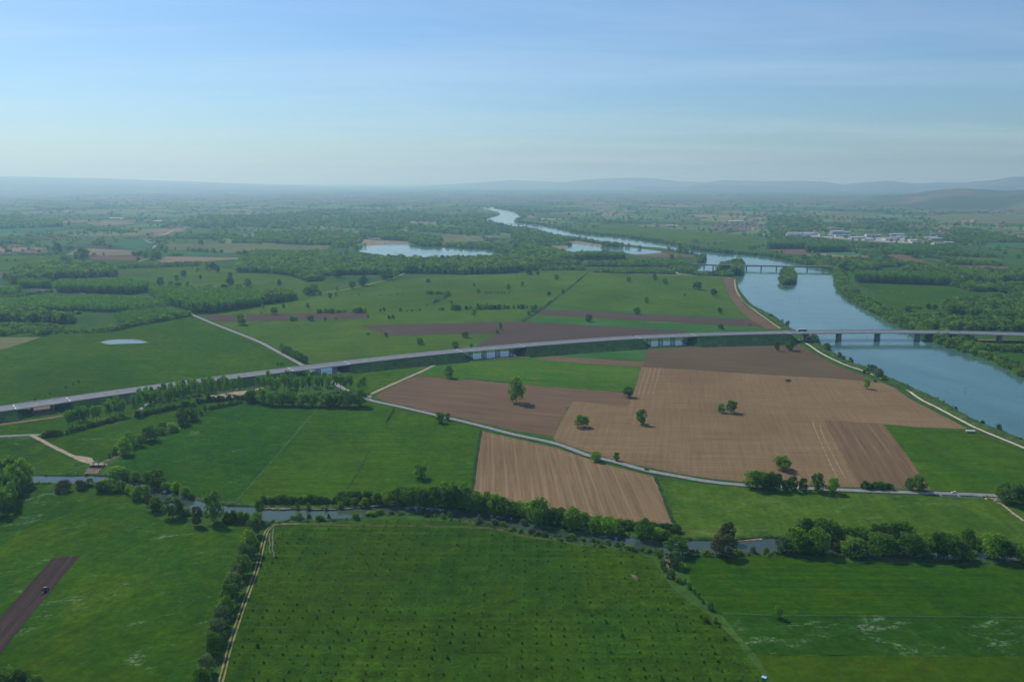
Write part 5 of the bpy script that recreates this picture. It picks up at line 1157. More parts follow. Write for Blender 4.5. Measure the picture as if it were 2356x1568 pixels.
PROTO = {}
LM['wood2'] = leaf_mat('leaves_wood_light', (0.19, 0.30, 0.06), 0.55, 0.4)
LM['young'] = leaf_mat('leaves_young_poplar', (0.155, 0.31, 0.045), 0.58, 0.3)
for key, specs in (
    ('broad', [(p_round, 0.08, 'wood', 0.95), (p_round, 0.05, 'wood', 1.05), (p_wide, 0.08, 'wood', 1.15), (p_round, 0.05, 'wood2', 0.95), (p_wide, 0.06, 'wood2', 1.05), (p_round, 0.06, 'mid', 0.95)]),
    ('poplar', [(p_pop, 0.25, 'poplar', 0.42), (p_pop, 0.2, 'poplar', 0.46), (p_pop, 0.28, 'poplar', 0.40)]),
    ('young', [(p_pop, 0.2, 'young', 0.5), (p_pop, 0.15, 'young', 0.55)]),
    ('scrub', [(p_bush, 0.0, 'wood', 1.5), (p_bush, 0.0, 'wood2', 1.4), (p_bush, 0.0, 'dark', 1.3)])):
    col = bpy.data.collections.new('proto_' + key)
    for i, (pf, low, lm, wd) in enumerate(specs):
        col.objects.link(light_proto('wood_tree', 900 + i * 7 + len(key), pf, low, LM[lm], 16, 20, 0.075, 0.19, 0.6, wd))
    PROTO[key] = col
def inst_group(key):
    ng = bpy.data.node_groups.new('mass_' + key, 'GeometryNodeTree')
    ng.interface.new_socket('Geometry', in_out='INPUT', socket_type='NodeSocketGeometry'); ng.interface.new_socket('Geometry', in_out='OUTPUT', socket_type='NodeSocketGeometry')
    n, l = ng.nodes, ng.links
    gi, go = n.new('NodeGroupInput'), n.new('NodeGroupOutput')
    ci = n.new('GeometryNodeCollectionInfo'); ci.inputs['Collection'].default_value = PROTO[key]; ci.inputs['Separate Children'].default_value = True; ci.inputs['Reset Children'].default_value = True
    ip = n.new('GeometryNodeInstanceOnPoints'); ip.inputs['Pick Instance'].default_value = True
    def attr(nm, ty):
        a = n.new('GeometryNodeInputNamedAttribute'); a.data_type = ty; a.inputs['Name'].default_value = nm
        return next(o for o in a.outputs if o.enabled and o.name == 'Attribute')
    l.new(gi.outputs[0], ip.inputs['Points']); l.new(ci.outputs[0], ip.inputs['Instance'])
    l.new(attr('pick', 'INT'), ip.inputs['Instance Index']); l.new(attr('scl', 'FLOAT_VECTOR'), ip.inputs['Scale'])
    rot = n.new('ShaderNodeCombineXYZ'); l.new(attr('rot', 'FLOAT'), rot.inputs[2])
    l.new(rot.outputs[0], ip.inputs['Rotation']); l.new(ip.outputs[0], go.inputs[0])
    return ng
NG = {k: inst_group(k) for k in PROTO}
def mass(name, pts, key, label, cat='wood'):
    """pts: (x, y, z, width factor, height)"""
    if not pts: return
    me = bpy.data.meshes.new(name); me.from_pydata([p[:3] for p in pts], [], []); n = len(pts); rg = np.random.RandomState(n)
    a = me.attributes.new('scl', 'FLOAT_VECTOR', 'POINT'); a.data.foreach_set('vector', np.array([(p[4] * p[3], p[4] * p[3], p[4]) for p in pts], dtype=np.float32).ravel())
    a = me.attributes.new('rot', 'FLOAT', 'POINT'); a.data.foreach_set('value', (rg.rand(n) * 6.28).astype(np.float32))
    a = me.attributes.new('pick', 'INT', 'POINT'); a.data.foreach_set('value', rg.randint(0, len(PROTO[key].objects), n).astype(np.int32))
    o = link(bpy.data.objects.new(name, me)); md = o.modifiers.new('mass', 'NODES'); md.node_group = NG[key]
    return setp(o, label, cat, kind='stuff')
def inside(poly, X, Y):
    r = np.zeros(X.shape, bool); n = len(poly); j = n - 1
    for i in range(n):
        xi, yi = poly[i]; xj, yj = poly[j]
        c = ((yi > Y) != (yj > Y)) & (X < (xj - xi) * (Y - yi) / (yj - yi + 1e-9) + xi); r ^= c; j = i
    return r
WRS = np.random.RandomState(11)
river_poly = [(p.x, p.y) for p in lbw + rbw]; lake_polys = [[(G(*q).x, G(*q).y) for q in L] for L in (L1, L2)]
light_polys = [[(G(*D(c, *q)).x, G(*D(c, *q)).y) for q in pts] for (c, pts, m, l) in far_plots]
def dry(X, Y, margin=0):
    ok = ~inside(river_poly, X, Y)
    for L in lake_polys: ok &= ~inside(L, X, Y)
    return ok
ALLW = []
def open_view(pts):
    """the waterside is kept low and open where the photograph shows the water beyond"""
    A = np.array([p[:2] for p in pts]); r = np.hypot(A[:, 0], A[:, 1]); U = A / r[:, None]; hit = np.zeros(len(pts), bool)
    for d in (30, 70, 120, 180):
        q = A + U * d; hit |= inside(river_poly, q[:, 0], q[:, 1])
        for L in lake_polys: hit |= inside(L, q[:, 0], q[:, 1]) & (WRS.rand(len(pts)) < .3)
    hit &= (A[:, 1] > 2800) & (WRS.rand(len(pts)) < .9)
    return [p for p, h in zip(pts, hit) if not h]
def fill(crop, poly, h, sp, width=1.0, grid=None, hv=0.25, z=0.0):
    w = [G(*(D(crop, *q) if crop else q)) for q in poly]; P = [(p.x, p.y) for p in w]; ALLW.append(P)
    x0, x1 = min(p[0] for p in P), max(p[0] for p in P); y0, y1 = min(p[1] for p in P), max(p[1] for p in P)
    if grid is None:
        nx, ny = int((x1 - x0) / sp) + 1, int((y1 - y0) / sp) + 1
        X, Y = np.meshgrid(x0 + np.arange(nx) * sp, y0 + np.arange(ny) * sp); X = X.ravel() + WRS.uniform(-.42, .42, X.size) * sp; Y = Y.ravel() + WRS.uniform(-.42, .42, Y.size) * sp
    else:
        ca, sa = math.cos(grid), math.sin(grid); R_ = math.hypot(x1 - x0, y1 - y0) / 2 + sp; k = np.arange(-R_, R_, sp)
        U, V_ = np.meshgrid(k, k); U = U.ravel() + WRS.normal(0, .35, U.size); V_ = V_.ravel() + WRS.normal(0, .35, V_.size)
        X = (x0 + x1) / 2 + U * ca - V_ * sa; Y = (y0 + y1) / 2 + U * sa + V_ * ca
    m = inside(P, X, Y); X, Y = X[m], Y[m]; m = dry(X, Y); X, Y = X[m], Y[m]
    H = h * WRS.uniform(1 - hv, 1 + hv, X.size)
    return [(float(a), float(b), z, width * float(WRS.uniform(.85, 1.2)), float(c)) for a, b, c in zip(X, Y, H)]
def along(wpts, off0, off1, sp, h, side=1, width=1.0, ymin=0, ymax=1e9, hv=0.3):
    T = frames(wpts); out = []; acc = 0.0
    for i in range(1, len(wpts)):
        a, b = wpts[i - 1], wpts[i]; L = (b - a).length; n = Vector((-T[i].y, T[i].x, 0)) * side
        d = sp - acc
        while d < L:
            p = a.lerp(b, d / L) + n * float(WRS.uniform(off0, off1))
            if ymin < p.y < ymax: out.append((p.x, p.y, 0, width * float(WRS.uniform(.8, 1.25)), h * float(WRS.uniform(1 - hv, 1 + hv))))
            d += sp
        acc = (acc + L) % sp
    return out
broad_w = [
 ('a0', [(100, 1060), (180, 1000), (480, 960), (650, 960), (930, 960), (1060, 1010), (1060, 1050), (560, 1065), (430, 1090), (200, 1110), (110, 1120)], 16, 8),
 ('a0', [(2190, 1012), (2200, 930), (2356, 860), (2400, 1015)], 15, 8), ('a0', [(1050, 978), (1050, 968), (1450, 945), (1850, 930), (1860, 950), (1450, 968)], 8, 8),
 ('a1', [(-10, 1250), (200, 1230), (360, 1235), (370, 1262), (150, 1300), (0, 1315), (-60, 1320)], 14, 7),
 ('a0', [(0, 1255), (0, 1240), (200, 1215), (480, 1180), (500, 1192), (300, 1215), (100, 1250)], 5, 5),
 ('b0', [(-200, 200), (-200, 150), (0, 120), (440, 150), (700, 190), (700, 215), (500, 212), (100, 192)], 13, 8),
 ('b0', [(-200, 300), (0, 250), (60, 240), (350, 255), (580, 262), (570, 300), (400, 328), (230, 305), (40, 330), (-200, 330)], 8, 6.5),
 ('b0', [(560, 292), (720, 282), (1000, 272), (980, 297), (600, 306)], 4, 4.5), ('b0', [(1010, 285), (1000, 265), (1300, 205), (1740, 125), (1755, 148), (1300, 230), (1100, 275)], 8, 5.5),
 ('b0', [(520, 130), (760, 118), (760, 128), (540, 138)], 5, 5),
 ('a1', [(0, 1015), (0, 890), (500, 860), (850, 910), (1360, 890), (1380, 1013), (1150, 1030), (600, 1042), (420, 1060), (210, 1022)], 14, 9),
 ('a1', [(340, 1040), (600, 1040), (612, 1085), (470, 1095)], 13, 7), ('a1', [(1370, 1018), (1370, 930), (1900, 915), (2400, 900), (2400, 1010), (2250, 1018), (1900, 1028)], 17, 9),
 ('a2', [(0, 1000), (0, 830), (220, 800), (500, 850), (620, 890), (600, 900), (240, 960), (240, 990)], 15, 10), ('a2', [(240, 960), (620, 950), (620, 925), (240, 925)], 10, 7),
 ('a2', [(670, 956), (1500, 966), (1560, 930), (1300, 918), (670, 928)], 9, 7), ('a2', [(270, 990), (680, 990), (650, 967), (280, 967)], 7, 6),
 ('a2', [(750, 1010), (1000, 1021), (1500, 1029), (1480, 1005), (1080, 1000), (760, 990)], 6.5, 6), ('a2', [(1450, 985), (1560, 940), (1700, 950), (1690, 1000), (1700, 1030), (1500, 1000)], 9, 7),
 ('a2', [(1640, 1032), (1900, 1012), (2040, 1022), (2040, 1050), (1700, 1046)], 7, 6), ('a2', [(1880, 1000), (1930, 955), (2020, 945), (2020, 970), (1950, 975)], 12, 6.5),
 ('a2', [(2045, 1040), (2035, 950), (2085, 935), (2105, 985), (2100, 1040)], 17, 7), ('a2', [(1700, 905), (1770, 880), (1780, 920), (1720, 935)], 14, 8),
 ('a2', [(0, 705), (0, 650), (320, 668), (560, 695), (820, 742), (830, 758), (600, 722), (440, 732), (200, 742)], 12, 10), ('a2', [(830, 756), (1200, 785), (1190, 800), (900, 775), (830, 770)], 14, 12),
 ('a1', [(0, 735), (0, 660), (600, 640), (900, 680), (980, 730), (850, 772), (720, 790), (700, 762), (300, 748)], 13, 12), ('a1', [(1000, 702), (950, 650), (1300, 650), (1700, 710), (1700, 770), (1560, 777), (1420, 745), (1405, 722)], 15, 12),
 ('a1', [(1720, 775), (2000, 755), (2250, 765), (2270, 845), (2160, 805)], 11, 10), ('a1', [(1000, 860), (1180, 865), (1700, 878), (2200, 890), (2200, 880), (1700, 868)], 7, 8),
 ('a2', [(0, 692), (0, 610), (150, 612), (330, 664)], 13, 12),
 ('a3', [(650, 992), (700, 955), (1000, 965), (1010, 1002), (800, 1012)], 15, 9), ('a3', [(1000, 962), (1230, 967), (1220, 940), (1000, 945)], 10, 9),
 ('a3', [(1250, 1002), (1300, 965), (1700, 985), (2000, 1015), (2500, 1015), (2500, 1075), (1900, 1112), (1700, 1112), (1300, 1022)], 12, 10),
 ('a3', [(1660, 1132), (2000, 1132), (2500, 1150), (2500, 1262), (2050, 1182), (1900, 1192), (1700, 1152)], 11, 9),
 ('a3', [(1640, 1312), (1660, 1285), (1900, 1305), (2356, 1335), (2600, 1400), (2600, 1490), (2000, 1452), (1780, 1405), (1620, 1392)], 14, 8),
 ('a3', [(2100, 1262), (2356, 1235), (2600, 1265), (2600, 1335), (2150, 1312)], 11, 8), ('a3', [(1890, 1240), (2090, 1245), (2090, 1236), (1900, 1232)], 4, 5),
 ('b3', [(1220, 250), (1300, 180), (1500, 175), (1800, 210), (2356, 220), (2600, 235), (2600, 290), (1500, 272), (1250, 268)], 11, 7.5),
 ('b3', [(1940, 472), (2356, 492), (2600, 510), (2600, 478), (2100, 445)], 8, 6.5), ('b3', [(1500, 372), (1560, 322), (1800, 345), (1950, 450), (1965, 525), (1880, 503), (1700, 433)], 10, 7),
 ('a3', [(0, 742), (0, 700), (500, 712), (700, 748), (1100, 766), (1050, 782), (730, 787), (400, 755)], 11, 13), ('a3', [(900, 842), (930, 812), (1280, 835), (1260, 852)], 11, 11),
 ('a3', [(1290, 846), (1300, 836), (1720, 836), (2130, 870), (2130, 881), (1700, 866)], 11, 11), ('a3', [(740, 818), (800, 812), (1040, 860), (1240, 925), (1480, 942), (1200, 952), (1000, 890)], 9, 10),
 ('a3', [(330, 935), (400, 900), (700, 898), (900, 905), (1040, 922), (1000, 942), (600, 962)], 11, 10), ('a3', [(1400, 875), (1580, 890), (1700, 945), (2150, 955), (2150, 940), (1760, 912), (1560, 872)], 10, 10),
 ('a3', [(1600, 692), (1700, 615), (1900, 625), (2150, 662), (2250, 705), (2500, 725), (2500, 738), (1950, 742), (1700, 742)], 11, 14),
 ('a0', [(0, 612), (0, 500), (190, 490), (230, 515), (560, 592), (400, 602)], 15, 14), ('a0', [(0, 742), (0, 692), (220, 708), (330, 742), (250, 762)], 9, 10),
 ('a0', [(1500, 702), (1560, 690), (2000, 668), (2150, 694), (2000, 708)], 10, 12), ('a0', [(2130, 742), (2160, 708), (2400, 698), (2400, 748)], 10, 11), ('a0', [(780, 632), (820, 608), (1080, 615), (1080, 637)], 11, 11), ('a0', [(1070, 650), (1090, 628), (1200, 628), (1240, 642)], 9, 10),
 ('a0', [(850, 756), (860, 735), (960, 735), (970, 756)], 11, 10),
]
pts = []
for (c, pl, h, sp) in broad_w: pts += fill(c, pl, h, sp * 1.12, hv=.38)
# both river banks
pts += along(rbw, 1, 12, 3.4, 8, 1, 1.1, 1300, 1950) + along(rbw, 6, 22, 4.0, 11, 1, 1.0, 1250, 1950) + along(rbw, 10, 34, 4.5, 11, 1, 1.0, 1400, 1950)
pts += along(rbw, 2, 26, 3.0, 11, 1, 1.0, 1950, 3600) + along(rbw, 2, 30, 5.0, 11, 1, 1.1, 3600, 9000) + along(rbw, 1, 14, 3.6, 8, 1, 1.1, 900, 1300) + along(rbw, 8, 20, 6, 9, 1, 1.0, 900, 1300)
pts += along(lbw, 2, 18, 9.0, 6, 1, 1.0, 2900, 9000)
ISL = [G(*D('a3', *q)) for q in [(118, 1112), (128, 1060), (140, 1012), (175, 1000), (212, 1005), (235, 1050), (246, 1092), (225, 1118), (180, 1128), (140, 1125)]]
pts = [p for p in pts if not inside([(q.x, q.y) for q in ISL], np.array([p[0]]), np.array([p[1]]))[0]]
bank('island_shore', ISL + [ISL[0]], 1, 1.2, 6, 'muddy shore of the wooded river island')
sheet('island', [p for p in ISL], M['floor'], 0.95, 'low ground of the wooded river island', 'island')
pts = open_view(pts)
mass('broadleaf_wood', pts, 'broad', 'mixed woods and river bank thickets over the middle distance')
def raw_fill(P, h, sp, hv=.2):
    x0, x1 = min(p.x for p in P), max(p.x for p in P); y0, y1 = min(p.y for p in P), max(p.y for p in P); out = []
    for x in np.arange(x0, x1, sp):
        for y in np.arange(y0, y1, sp):
            X, Y = x + WRS.uniform(-2, 2), y + WRS.uniform(-2, 2)
            if inside([(q.x, q.y) for q in P], np.array([X]), np.array([Y]))[0]: out.append((X, Y, .9, 1.0, h * WRS.uniform(1 - hv, 1 + hv)))
    return out
mass('island_wood', raw_fill(ISL, 13, 6), 'broad', 'dense trees covering the small island below the railway bridge')
gp = bear((150, 668), (330, 670))
pop = []
for (c, pl, h, sp) in [('a0', [(165, 1160), (170, 1140), (460, 1125), (470, 1160)], 17, 7), ('a0', [(515, 1195), (560, 1140), (1350, 1145), (1365, 1192), (1190, 1212), (820, 1202)], 19, 7), ('a0', [(1370, 1205), (2000, 1225), (2400, 1252), (2400, 1320), (1950, 1387), (1770, 1385), (1480, 1300)], 19, 7.5),
                       ('a2', [(560, 900), (1050, 896), (1045, 875), (600, 872)], 20, 8), ('a3', [(805, 1104), (800, 1070), (1600, 1090), (1655, 1124), (1585, 1132)], 22, 8), ('a3', [(0, 797), (0, 770), (330, 770), (342, 797)], 24, 9), ('a3', [(345, 826), (350, 795), (705, 800), (717, 824)], 24, 9), ('a3', [(1200, 812), (1220, 785), (1700, 806), (1720, 832), (1250, 852)], 17, 10), ('a0', [(390, 592), (400, 545), (540, 545), (580, 587)], 20, 11),
                       ('a1', [(100, 870), (120, 850), (300, 850), (310, 880)], 16, 9), ('a1', [(0, 880), (0, 830), (220, 840), (520, 850), (860, 890), (700, 910), (300, 905)], 15, 9)]:
    pop += fill(c, pl, h, sp, grid=gp, hv=.12, width=1.1)
mass('poplar_plantation', pop, 'poplar', 'regular blocks of planted poplars across the plain')
young = fill('a0', [(-200, 1330), (0, 1295), (400, 1280), (1180, 1285), (1500, 1300), (1560, 1340), (1180, 1378), (700, 1368), (0, 1385), (-200, 1390)], 13, 7, grid=gp, hv=.15, width=.95) + fill('a0', [(1180, 1378), (1560, 1340), (1740, 1385), (1500, 1425), (1300, 1455), (1080, 1470), (1050, 1420)], 7, 6, grid=gp, hv=.15, width=1.0) + fill('a0', [(-200, 1240), (0, 1235), (150, 1225), (190, 1200), (0, 1190), (-200, 1200)], 14, 7, grid=gp, width=.95)
young += fill('a2', [(1110, 1000), (1450, 1006), (1420, 975), (1120, 970)], 5, 6, grid=gp, width=1.1)
mass('young_poplar_plantation', young, 'young', 'light green rows of younger poplars left of the country road')
rs = np.random.RandomState(21)
ph = rs.rand(24, 3)
def nz(X, Y, L0=900.0):
    s = 0
    for k in range(12):
        f = 6.283 / L0 * 1.35 ** k; a = ph[k, 0] * 6.283
        s = s + np.sin((X * math.cos(a) + Y * math.sin(a)) * f + ph[k, 1] * 6.283 + 1.7 * np.sin(Y * f * .5 + ph[k, 2] * 9)) / (1 + .25 * k)
    return s
# big forest behind the first lake and general tree cover of the far plain
farf = []
for (c, pl, h, sp) in [('a1', [(-900, 610), (0, 605), (600, 612), (1200, 622), (1640, 642), (2000, 682), (2356, 650), (2330, 602), (2150, 540), (2080, 505), (1700, 488), (1350, 455), (900, 462), (500, 452), (0, 492), (-600, 500)], 14, 25), ('a3', [(0, 562), (0, 500), (600, 510), (1200, 562), (1580, 572), (1600, 622), (900, 642), (500, 642), (0, 652)], 12, 26)]:
    farf += [p for p in fill(c, pl, h, sp, width=1.3) if nz(np.array([p[0]]), np.array([p[1]]), 800.0)[0] > -.35]
N = 27000
xs_ = rs.uniform(-250, 2600, N); ys_ = 428 + 182 * rs.rand(N) ** 1.35
cp, sp_ = CP, SP
dx, dy = (xs_ - CX) / F_PX, (CY - ys_) / F_PX; t_ = (0 - CAM_H) / (-SP + dy * CP); X, Y = dx * t_, (CP + dy * SP) * t_
# hedgerows: keep points close to zero crossings of one pattern; copses: high values of another
a_, b_ = nz(X, Y, 1100.0), nz(Y + 5000, X, 700.0)
keep = ((np.abs(b_) < 0.28) | (a_ > 1.15)) & dry(X, Y) & (Y > 2750) & (Y < 26000)
for L in light_polys: keep &= ~inside(L, X, Y)
keep &= ~inside([(G(*q).x, G(*q).y) for q in [(440, 722), (700, 690), (1000, 640), (1345, 624), (1668, 640), (1760, 755), (694, 842)]], X, Y)
X, Y = X[keep], Y[keep]; Hh = 9 + 6 * rs.rand(X.size); Wd = np.clip(Y / 4500.0, 1.0, 3.4) * rs.uniform(.8, 1.4, X.size)
farf += [(float(x), float(y), 0, float(w), float(h)) for x, y, w, h in zip(X, Y, Wd, Hh)]
farf = [p for p in farf if p[1] < 3000 or p[1] > 9000 or rs.rand() < 1.15 - .55 * (nz(np.array([p[0]]), np.array([p[1]]), 520.0)[0] > .1)]
farf = open_view(farf)
mass('distant_woodland', farf, 'broad', 'far hedgerows, copses and forest fading into the haze')

# ---------- saplings in the rough plot
plot = [(G(*q).x, G(*q).y) for q in [(640, 1212), (900, 1198), (1178, 1228), (1455, 1274), (1540, 1352), (1690, 1480), (1850, 1690), (500, 1690), (545, 1480), (600, 1310), (628, 1230)]]
sa = bear((890, 1424), (1020, 1426)); ca_, sn_ = math.cos(sa), math.sin(sa); base = G(885, 1424); sap = []
for i in range(-40, 60):
    for j in range(-30, 40):
        u, v = i * 8.0 + rnd.gauss(0, .28), j * 8.0 + rnd.gauss(0, .28)
        x, y = base.x + u * ca_ - v * sn_, base.y + u * sn_ + v * ca_
        if inside(plot, np.array([x]), np.array([y]))[0] and rnd.random() < 0.86 and y > 392: sap.append((x, y))
sap.sort(key=lambda q: q[1])
lab_s = '# sapling from the hide in the rough plot by the wheel track'
ANCH[lab_s] = (1757, 1566)
for (x, y) in sap[:290]:
    q = rnd.uniform(.52, .88) * (1.0 if rnd.random() < .93 else 1.5)
    o = plant_m(Vector((x, y, 0)), 1.7 * q, 1.9 * q, H_, rnd.choice(('dark', 'dark', 'mid')), lab_s, 'saplings planted in the rough plot', False, 'sapling', 'sapling')
rest = [(x, y, 0, .9, rnd.uniform(.7, 1.4)) for (x, y) in sap[290:]]
mass('sapling_rows', rest, 'scrub', 'remaining tiny saplings towards the stream end of the rough plot', 'saplings')
# rank weeds on the rough plot, embankment and banks
weeds = []
for k in range(2600):
    x, y = rnd.uniform(-220, 330), rnd.uniform(385, 700)
    if inside(plot, np.array([x]), np.array([y]))[0] and nz(np.array([x * 9]), np.array([y * 9]), 700)[0] > -.2: weeds.append((x, y, 0, rnd.uniform(.8, 1.5), rnd.uniform(.3, .8)))
for w_, sd_, rg_, n_ in ((nbw, 1, (0.5, 6), 500), (sbw, -1, (0.5, 5), 500)):
    T_ = frames(w_)
    for k in range(n_):
        i = rnd.randrange(len(w_)); n__ = Vector((-T_[i].y, T_[i].x, 0)) * sd_; p = w_[i] + n__ * rnd.uniform(*rg_) + T_[i] * rnd.uniform(-8, 8)
        weeds.append((p.x, p.y, .5, rnd.uniform(.8, 1.4), rnd.uniform(.5, 1.6)))
mass('weed_tufts', weeds, 'scrub', 'rank weed tufts in the rough plot and along the stream', 'weeds')
# ================================================================== THINGS
def col_mat(name, c, rough=0.5, metal=0.0, spec=0.4): return plain(name, c, rough, spec, metal, var=0.06, scale=2.0)
M['black'] = col_mat('rubber_black', (0.02, 0.02, 0.022), 0.8); M['glass'] = col_mat('dark_glass', (0.03, 0.04, 0.05), 0.08, 0.0, 0.8)
M['white'] = col_mat('white_paint', (0.78, 0.78, 0.76), 0.45); M['timber'] = col_mat('weathered_timber', (0.13, 0.105, 0.08), 0.9)
M['navy'] = col_mat('navy_paint', (0.04, 0.06, 0.12), 0.4); M['bluetarp'] = col_mat('light_blue_sheet', (0.30, 0.58, 0.80), 0.35); M['lens'] = col_mat('headlight_lens', (0.75, 0.75, 0.7), 0.2); M['tail'] = col_mat('tail_lamp_red', (0.4, 0.03, 0.02), 0.3)
M['wine'] = col_mat('dark_red_paint', (0.13, 0.03, 0.028), 0.35); M['silver'] = col_mat('silver_paint', (0.48, 0.50, 0.52), 0.35, 0.4); M['green_p'] = col_mat('tractor_green', (0.05, 0.12, 0.05), 0.5); M['cream'] = col_mat('cattle_cream', (0.66, 0.60, 0.50), 0.9); M['tanhide'] = col_mat('cattle_tan', (0.33, 0.21, 0.12), 0.9)
def loft(b, rings, mi=0, cap=True):
    n = len(rings[0]); k = len(b.v)
    for r in rings: b.v += [tuple(p) for p in r]
    for i in range(len(rings) - 1):
        for j in range(n):
            j2 = (j + 1) % n; b.f.append((k + i * n + j, k + i * n + j2, k + (i + 1) * n + j2, k + (i + 1) * n + j)); b.m.append(mi)
    if cap:
        b.f.append(tuple(k + j for j in reversed(range(n)))); b.m.append(mi); e = k + (len(rings) - 1) * n; b.f.append(tuple(e + j for j in range(n))); b.m.append(mi)
def sec(x, w, z0, z1, r=.2):
    return [(x, -w, z0), (x, w, z0), (x, w, z1 - r), (x, w - r, z1), (x, -w + r, z1), (x, -w, z1 - r)]
def wheel(root, x, y, r, w=.22):
    b = MB(); b.bar((x, y - w / 2, r), (x, y + w / 2, r), r, r, 14); t = b.build('wheel', M['black'], root)
    b = MB(); b.bar((x, y - w / 2 - .015, r), (x, y + w / 2 + .015, r), r * .55, r * .55, 10); b.build('rim', M['silver'], t)
def car(x, y, ang, mat, label, z=0.32):
    p = G(x, y); root = empty('car', (p.x, p.y, z), ang); setp(root, label, 'car', 'cars on the country road')
    b = MB(); loft(b, [sec(-2.1, .78, .35, .80), sec(-2.0, .85, .25, .95), sec(-.9, .88, .22, 1.0), sec(.9, .88, .22, .98), sec(1.9, .84, .25, .80), sec(2.12, .74, .35, .65)]); b.build('body', mat, root)
    b = MB(); loft(b, [sec(-1.75, .70, .93, 1.0, .05), sec(-1.25, .68, .95, 1.38, .12), sec(-.2, .69, .95, 1.46, .14), sec(.45, .68, .95, 1.40, .12), sec(1.15, .70, .93, 1.0, .05)]); g = b.build('window_band', M['glass'], root)
    b = MB(); loft(b, [sec(-1.2, .66, 1.37, 1.43, .03), sec(-.2, .67, 1.44, 1.50, .03), sec(.4, .66, 1.39, 1.45, .03)]); b.build('roof', mat, root)
    for wx in (-1.3, 1.3):
        for wy in (-.78, .78): wheel(root, wx, wy, .32)
    for s in (-1, 1):
        b = MB(); b.box(2.02, 2.13, s * .55 - .16, s * .55 + .16, .55, .70); b.build('headlight', M['lens'], root)
        b = MB(); b.box(-2.13, -2.04, s * .6 - .12, s * .6 + .12, .66, .85); b.build('tail_lamp', M['tail'], root)
def rd(p0, p1): return bear(p0, p1)
car(1488, 1081.2, rd((1488, 1082), (1553, 1094)), M['wine'], 'dark red car on the country road beside the striped field')
car(1902, 1124.0, rd((1967, 1128), (1867, 1123)), M['silver'], 'silver car half hidden behind the roadside trees')
car(2195, 1134.5, rd((2267, 1138.5), (2142, 1134)), M['white'], 'pale silver car on the open road above the cattle pen')
# lorry on the bridge
def lorry():
    s = s_at(1846); p, t, n = at_s(s); ang = math.atan2(t.y, t.x); c = p + n * 6.6
    root = empty('lorry', (c.x, c.y, p.z + .02), ang + math.pi); setp(root, 'articulated lorry with white roof crossing onto the river bridge', 'lorry')
    b = MB(); b.box(-9.5, 3.2, -1.27, 1.27, 1.15, 3.9); tr = b.build('trailer', M['navy'], root)
    b = MB(); b.box(-9.55, 3.25, -1.32, 1.32, 3.9, 4.02); b.build('trailer_roof', M['white'], tr)
    b = MB(); loft(b, [sec(4.0, 1.2, .6, 3.5, .2), sec(5.6, 1.22, .5, 3.6, .2), sec(6.3, 1.2, .5, 2.0, .2)]); cb = b.build('cab', M['white'], root)
    b = MB(); b.hexa([(5.72, -1.05, 3.3), (6.27, -1.05, 2.1), (6.27, 1.05, 2.1), (5.72, 1.05, 3.3), (5.78, -1.05, 3.34), (6.33, -1.05, 2.14), (6.33, 1.05, 2.14), (5.78, 1.05, 3.34)]); b.build('windscreen', M['glass'], cb)
    b = MB(); b.box(-9.3, 5.8, -.45, .45, .75, 1.12); b.build('chassis', M['black'], root)
    for wx in (-8.2, -6.9, -5.6, 2.6, 5.3):
        for wy in (-1.05, 1.05): wheel(root, wx, wy, .5, .34)
lorry()
# tractor with plough
def tractor():
    p = G(105, 1359); ang = rd((60, 1412), (122, 1340)); root = empty('tractor', (p.x, p.y, .18), ang); setp(root, 'tractor pulling a plough along the dark freshly ploughed strip', 'tractor')
    b = MB(); loft(b, [sec(.2, .45, .8, 1.6, .1), sec(1.6, .42, .8, 1.55, .12), sec(2.5, .36, .85, 1.4, .12)]); b.build('bonnet', M['green_p'], root)
    b = MB(); b.box(-1.2, .3, -.75, .75, .9, 1.3); b.build('body', M['green_p'], root)
    b = MB(); loft(b, [sec(-1.1, .72, 1.3, 2.6, .1), sec(.1, .72, 1.3, 2.6, .1), sec(.3, .7, 1.3, 1.8, .1)]); c = b.build('cab', M['glass'], root)
    b = MB(); b.box(-1.25, .3, -.82, .82, 2.6, 2.75); b.build('cab_roof', M['tanhide'], c)
    for wy in (-.95, .95): wheel(root, -.8, wy, .92, .5); wheel(root, 1.9, wy, .6, .38)
    b = MB(); b.bar((2.0, .3, 1.5), (2.0, .3, 2.5), .05); b.build('exhaust', M['black'], root)
    b = MB(); b.box(-6.2, -1.3, -.12, .12, .75, .95); b.box(-1.6, -1.3, -.6, .6, .5, 1.1)
    for i in range(5): x = -2.4 - i * .8; yy = -.8 + i * .35; b.hexa([(x, yy, .05), (x + .6, yy - .25, .05), (x + .6, yy - .2, .1), (x, yy + .05, .1), (x - .1, yy, .8), (x + .5, yy - .25, .8), (x + .5, yy - .2, .85), (x - .1, yy + .05, .85)]); b.bar((x, yy, .5), (x + .2, 0, .85), .06)
    b.build('plough', M['rust'], root)
tractor()
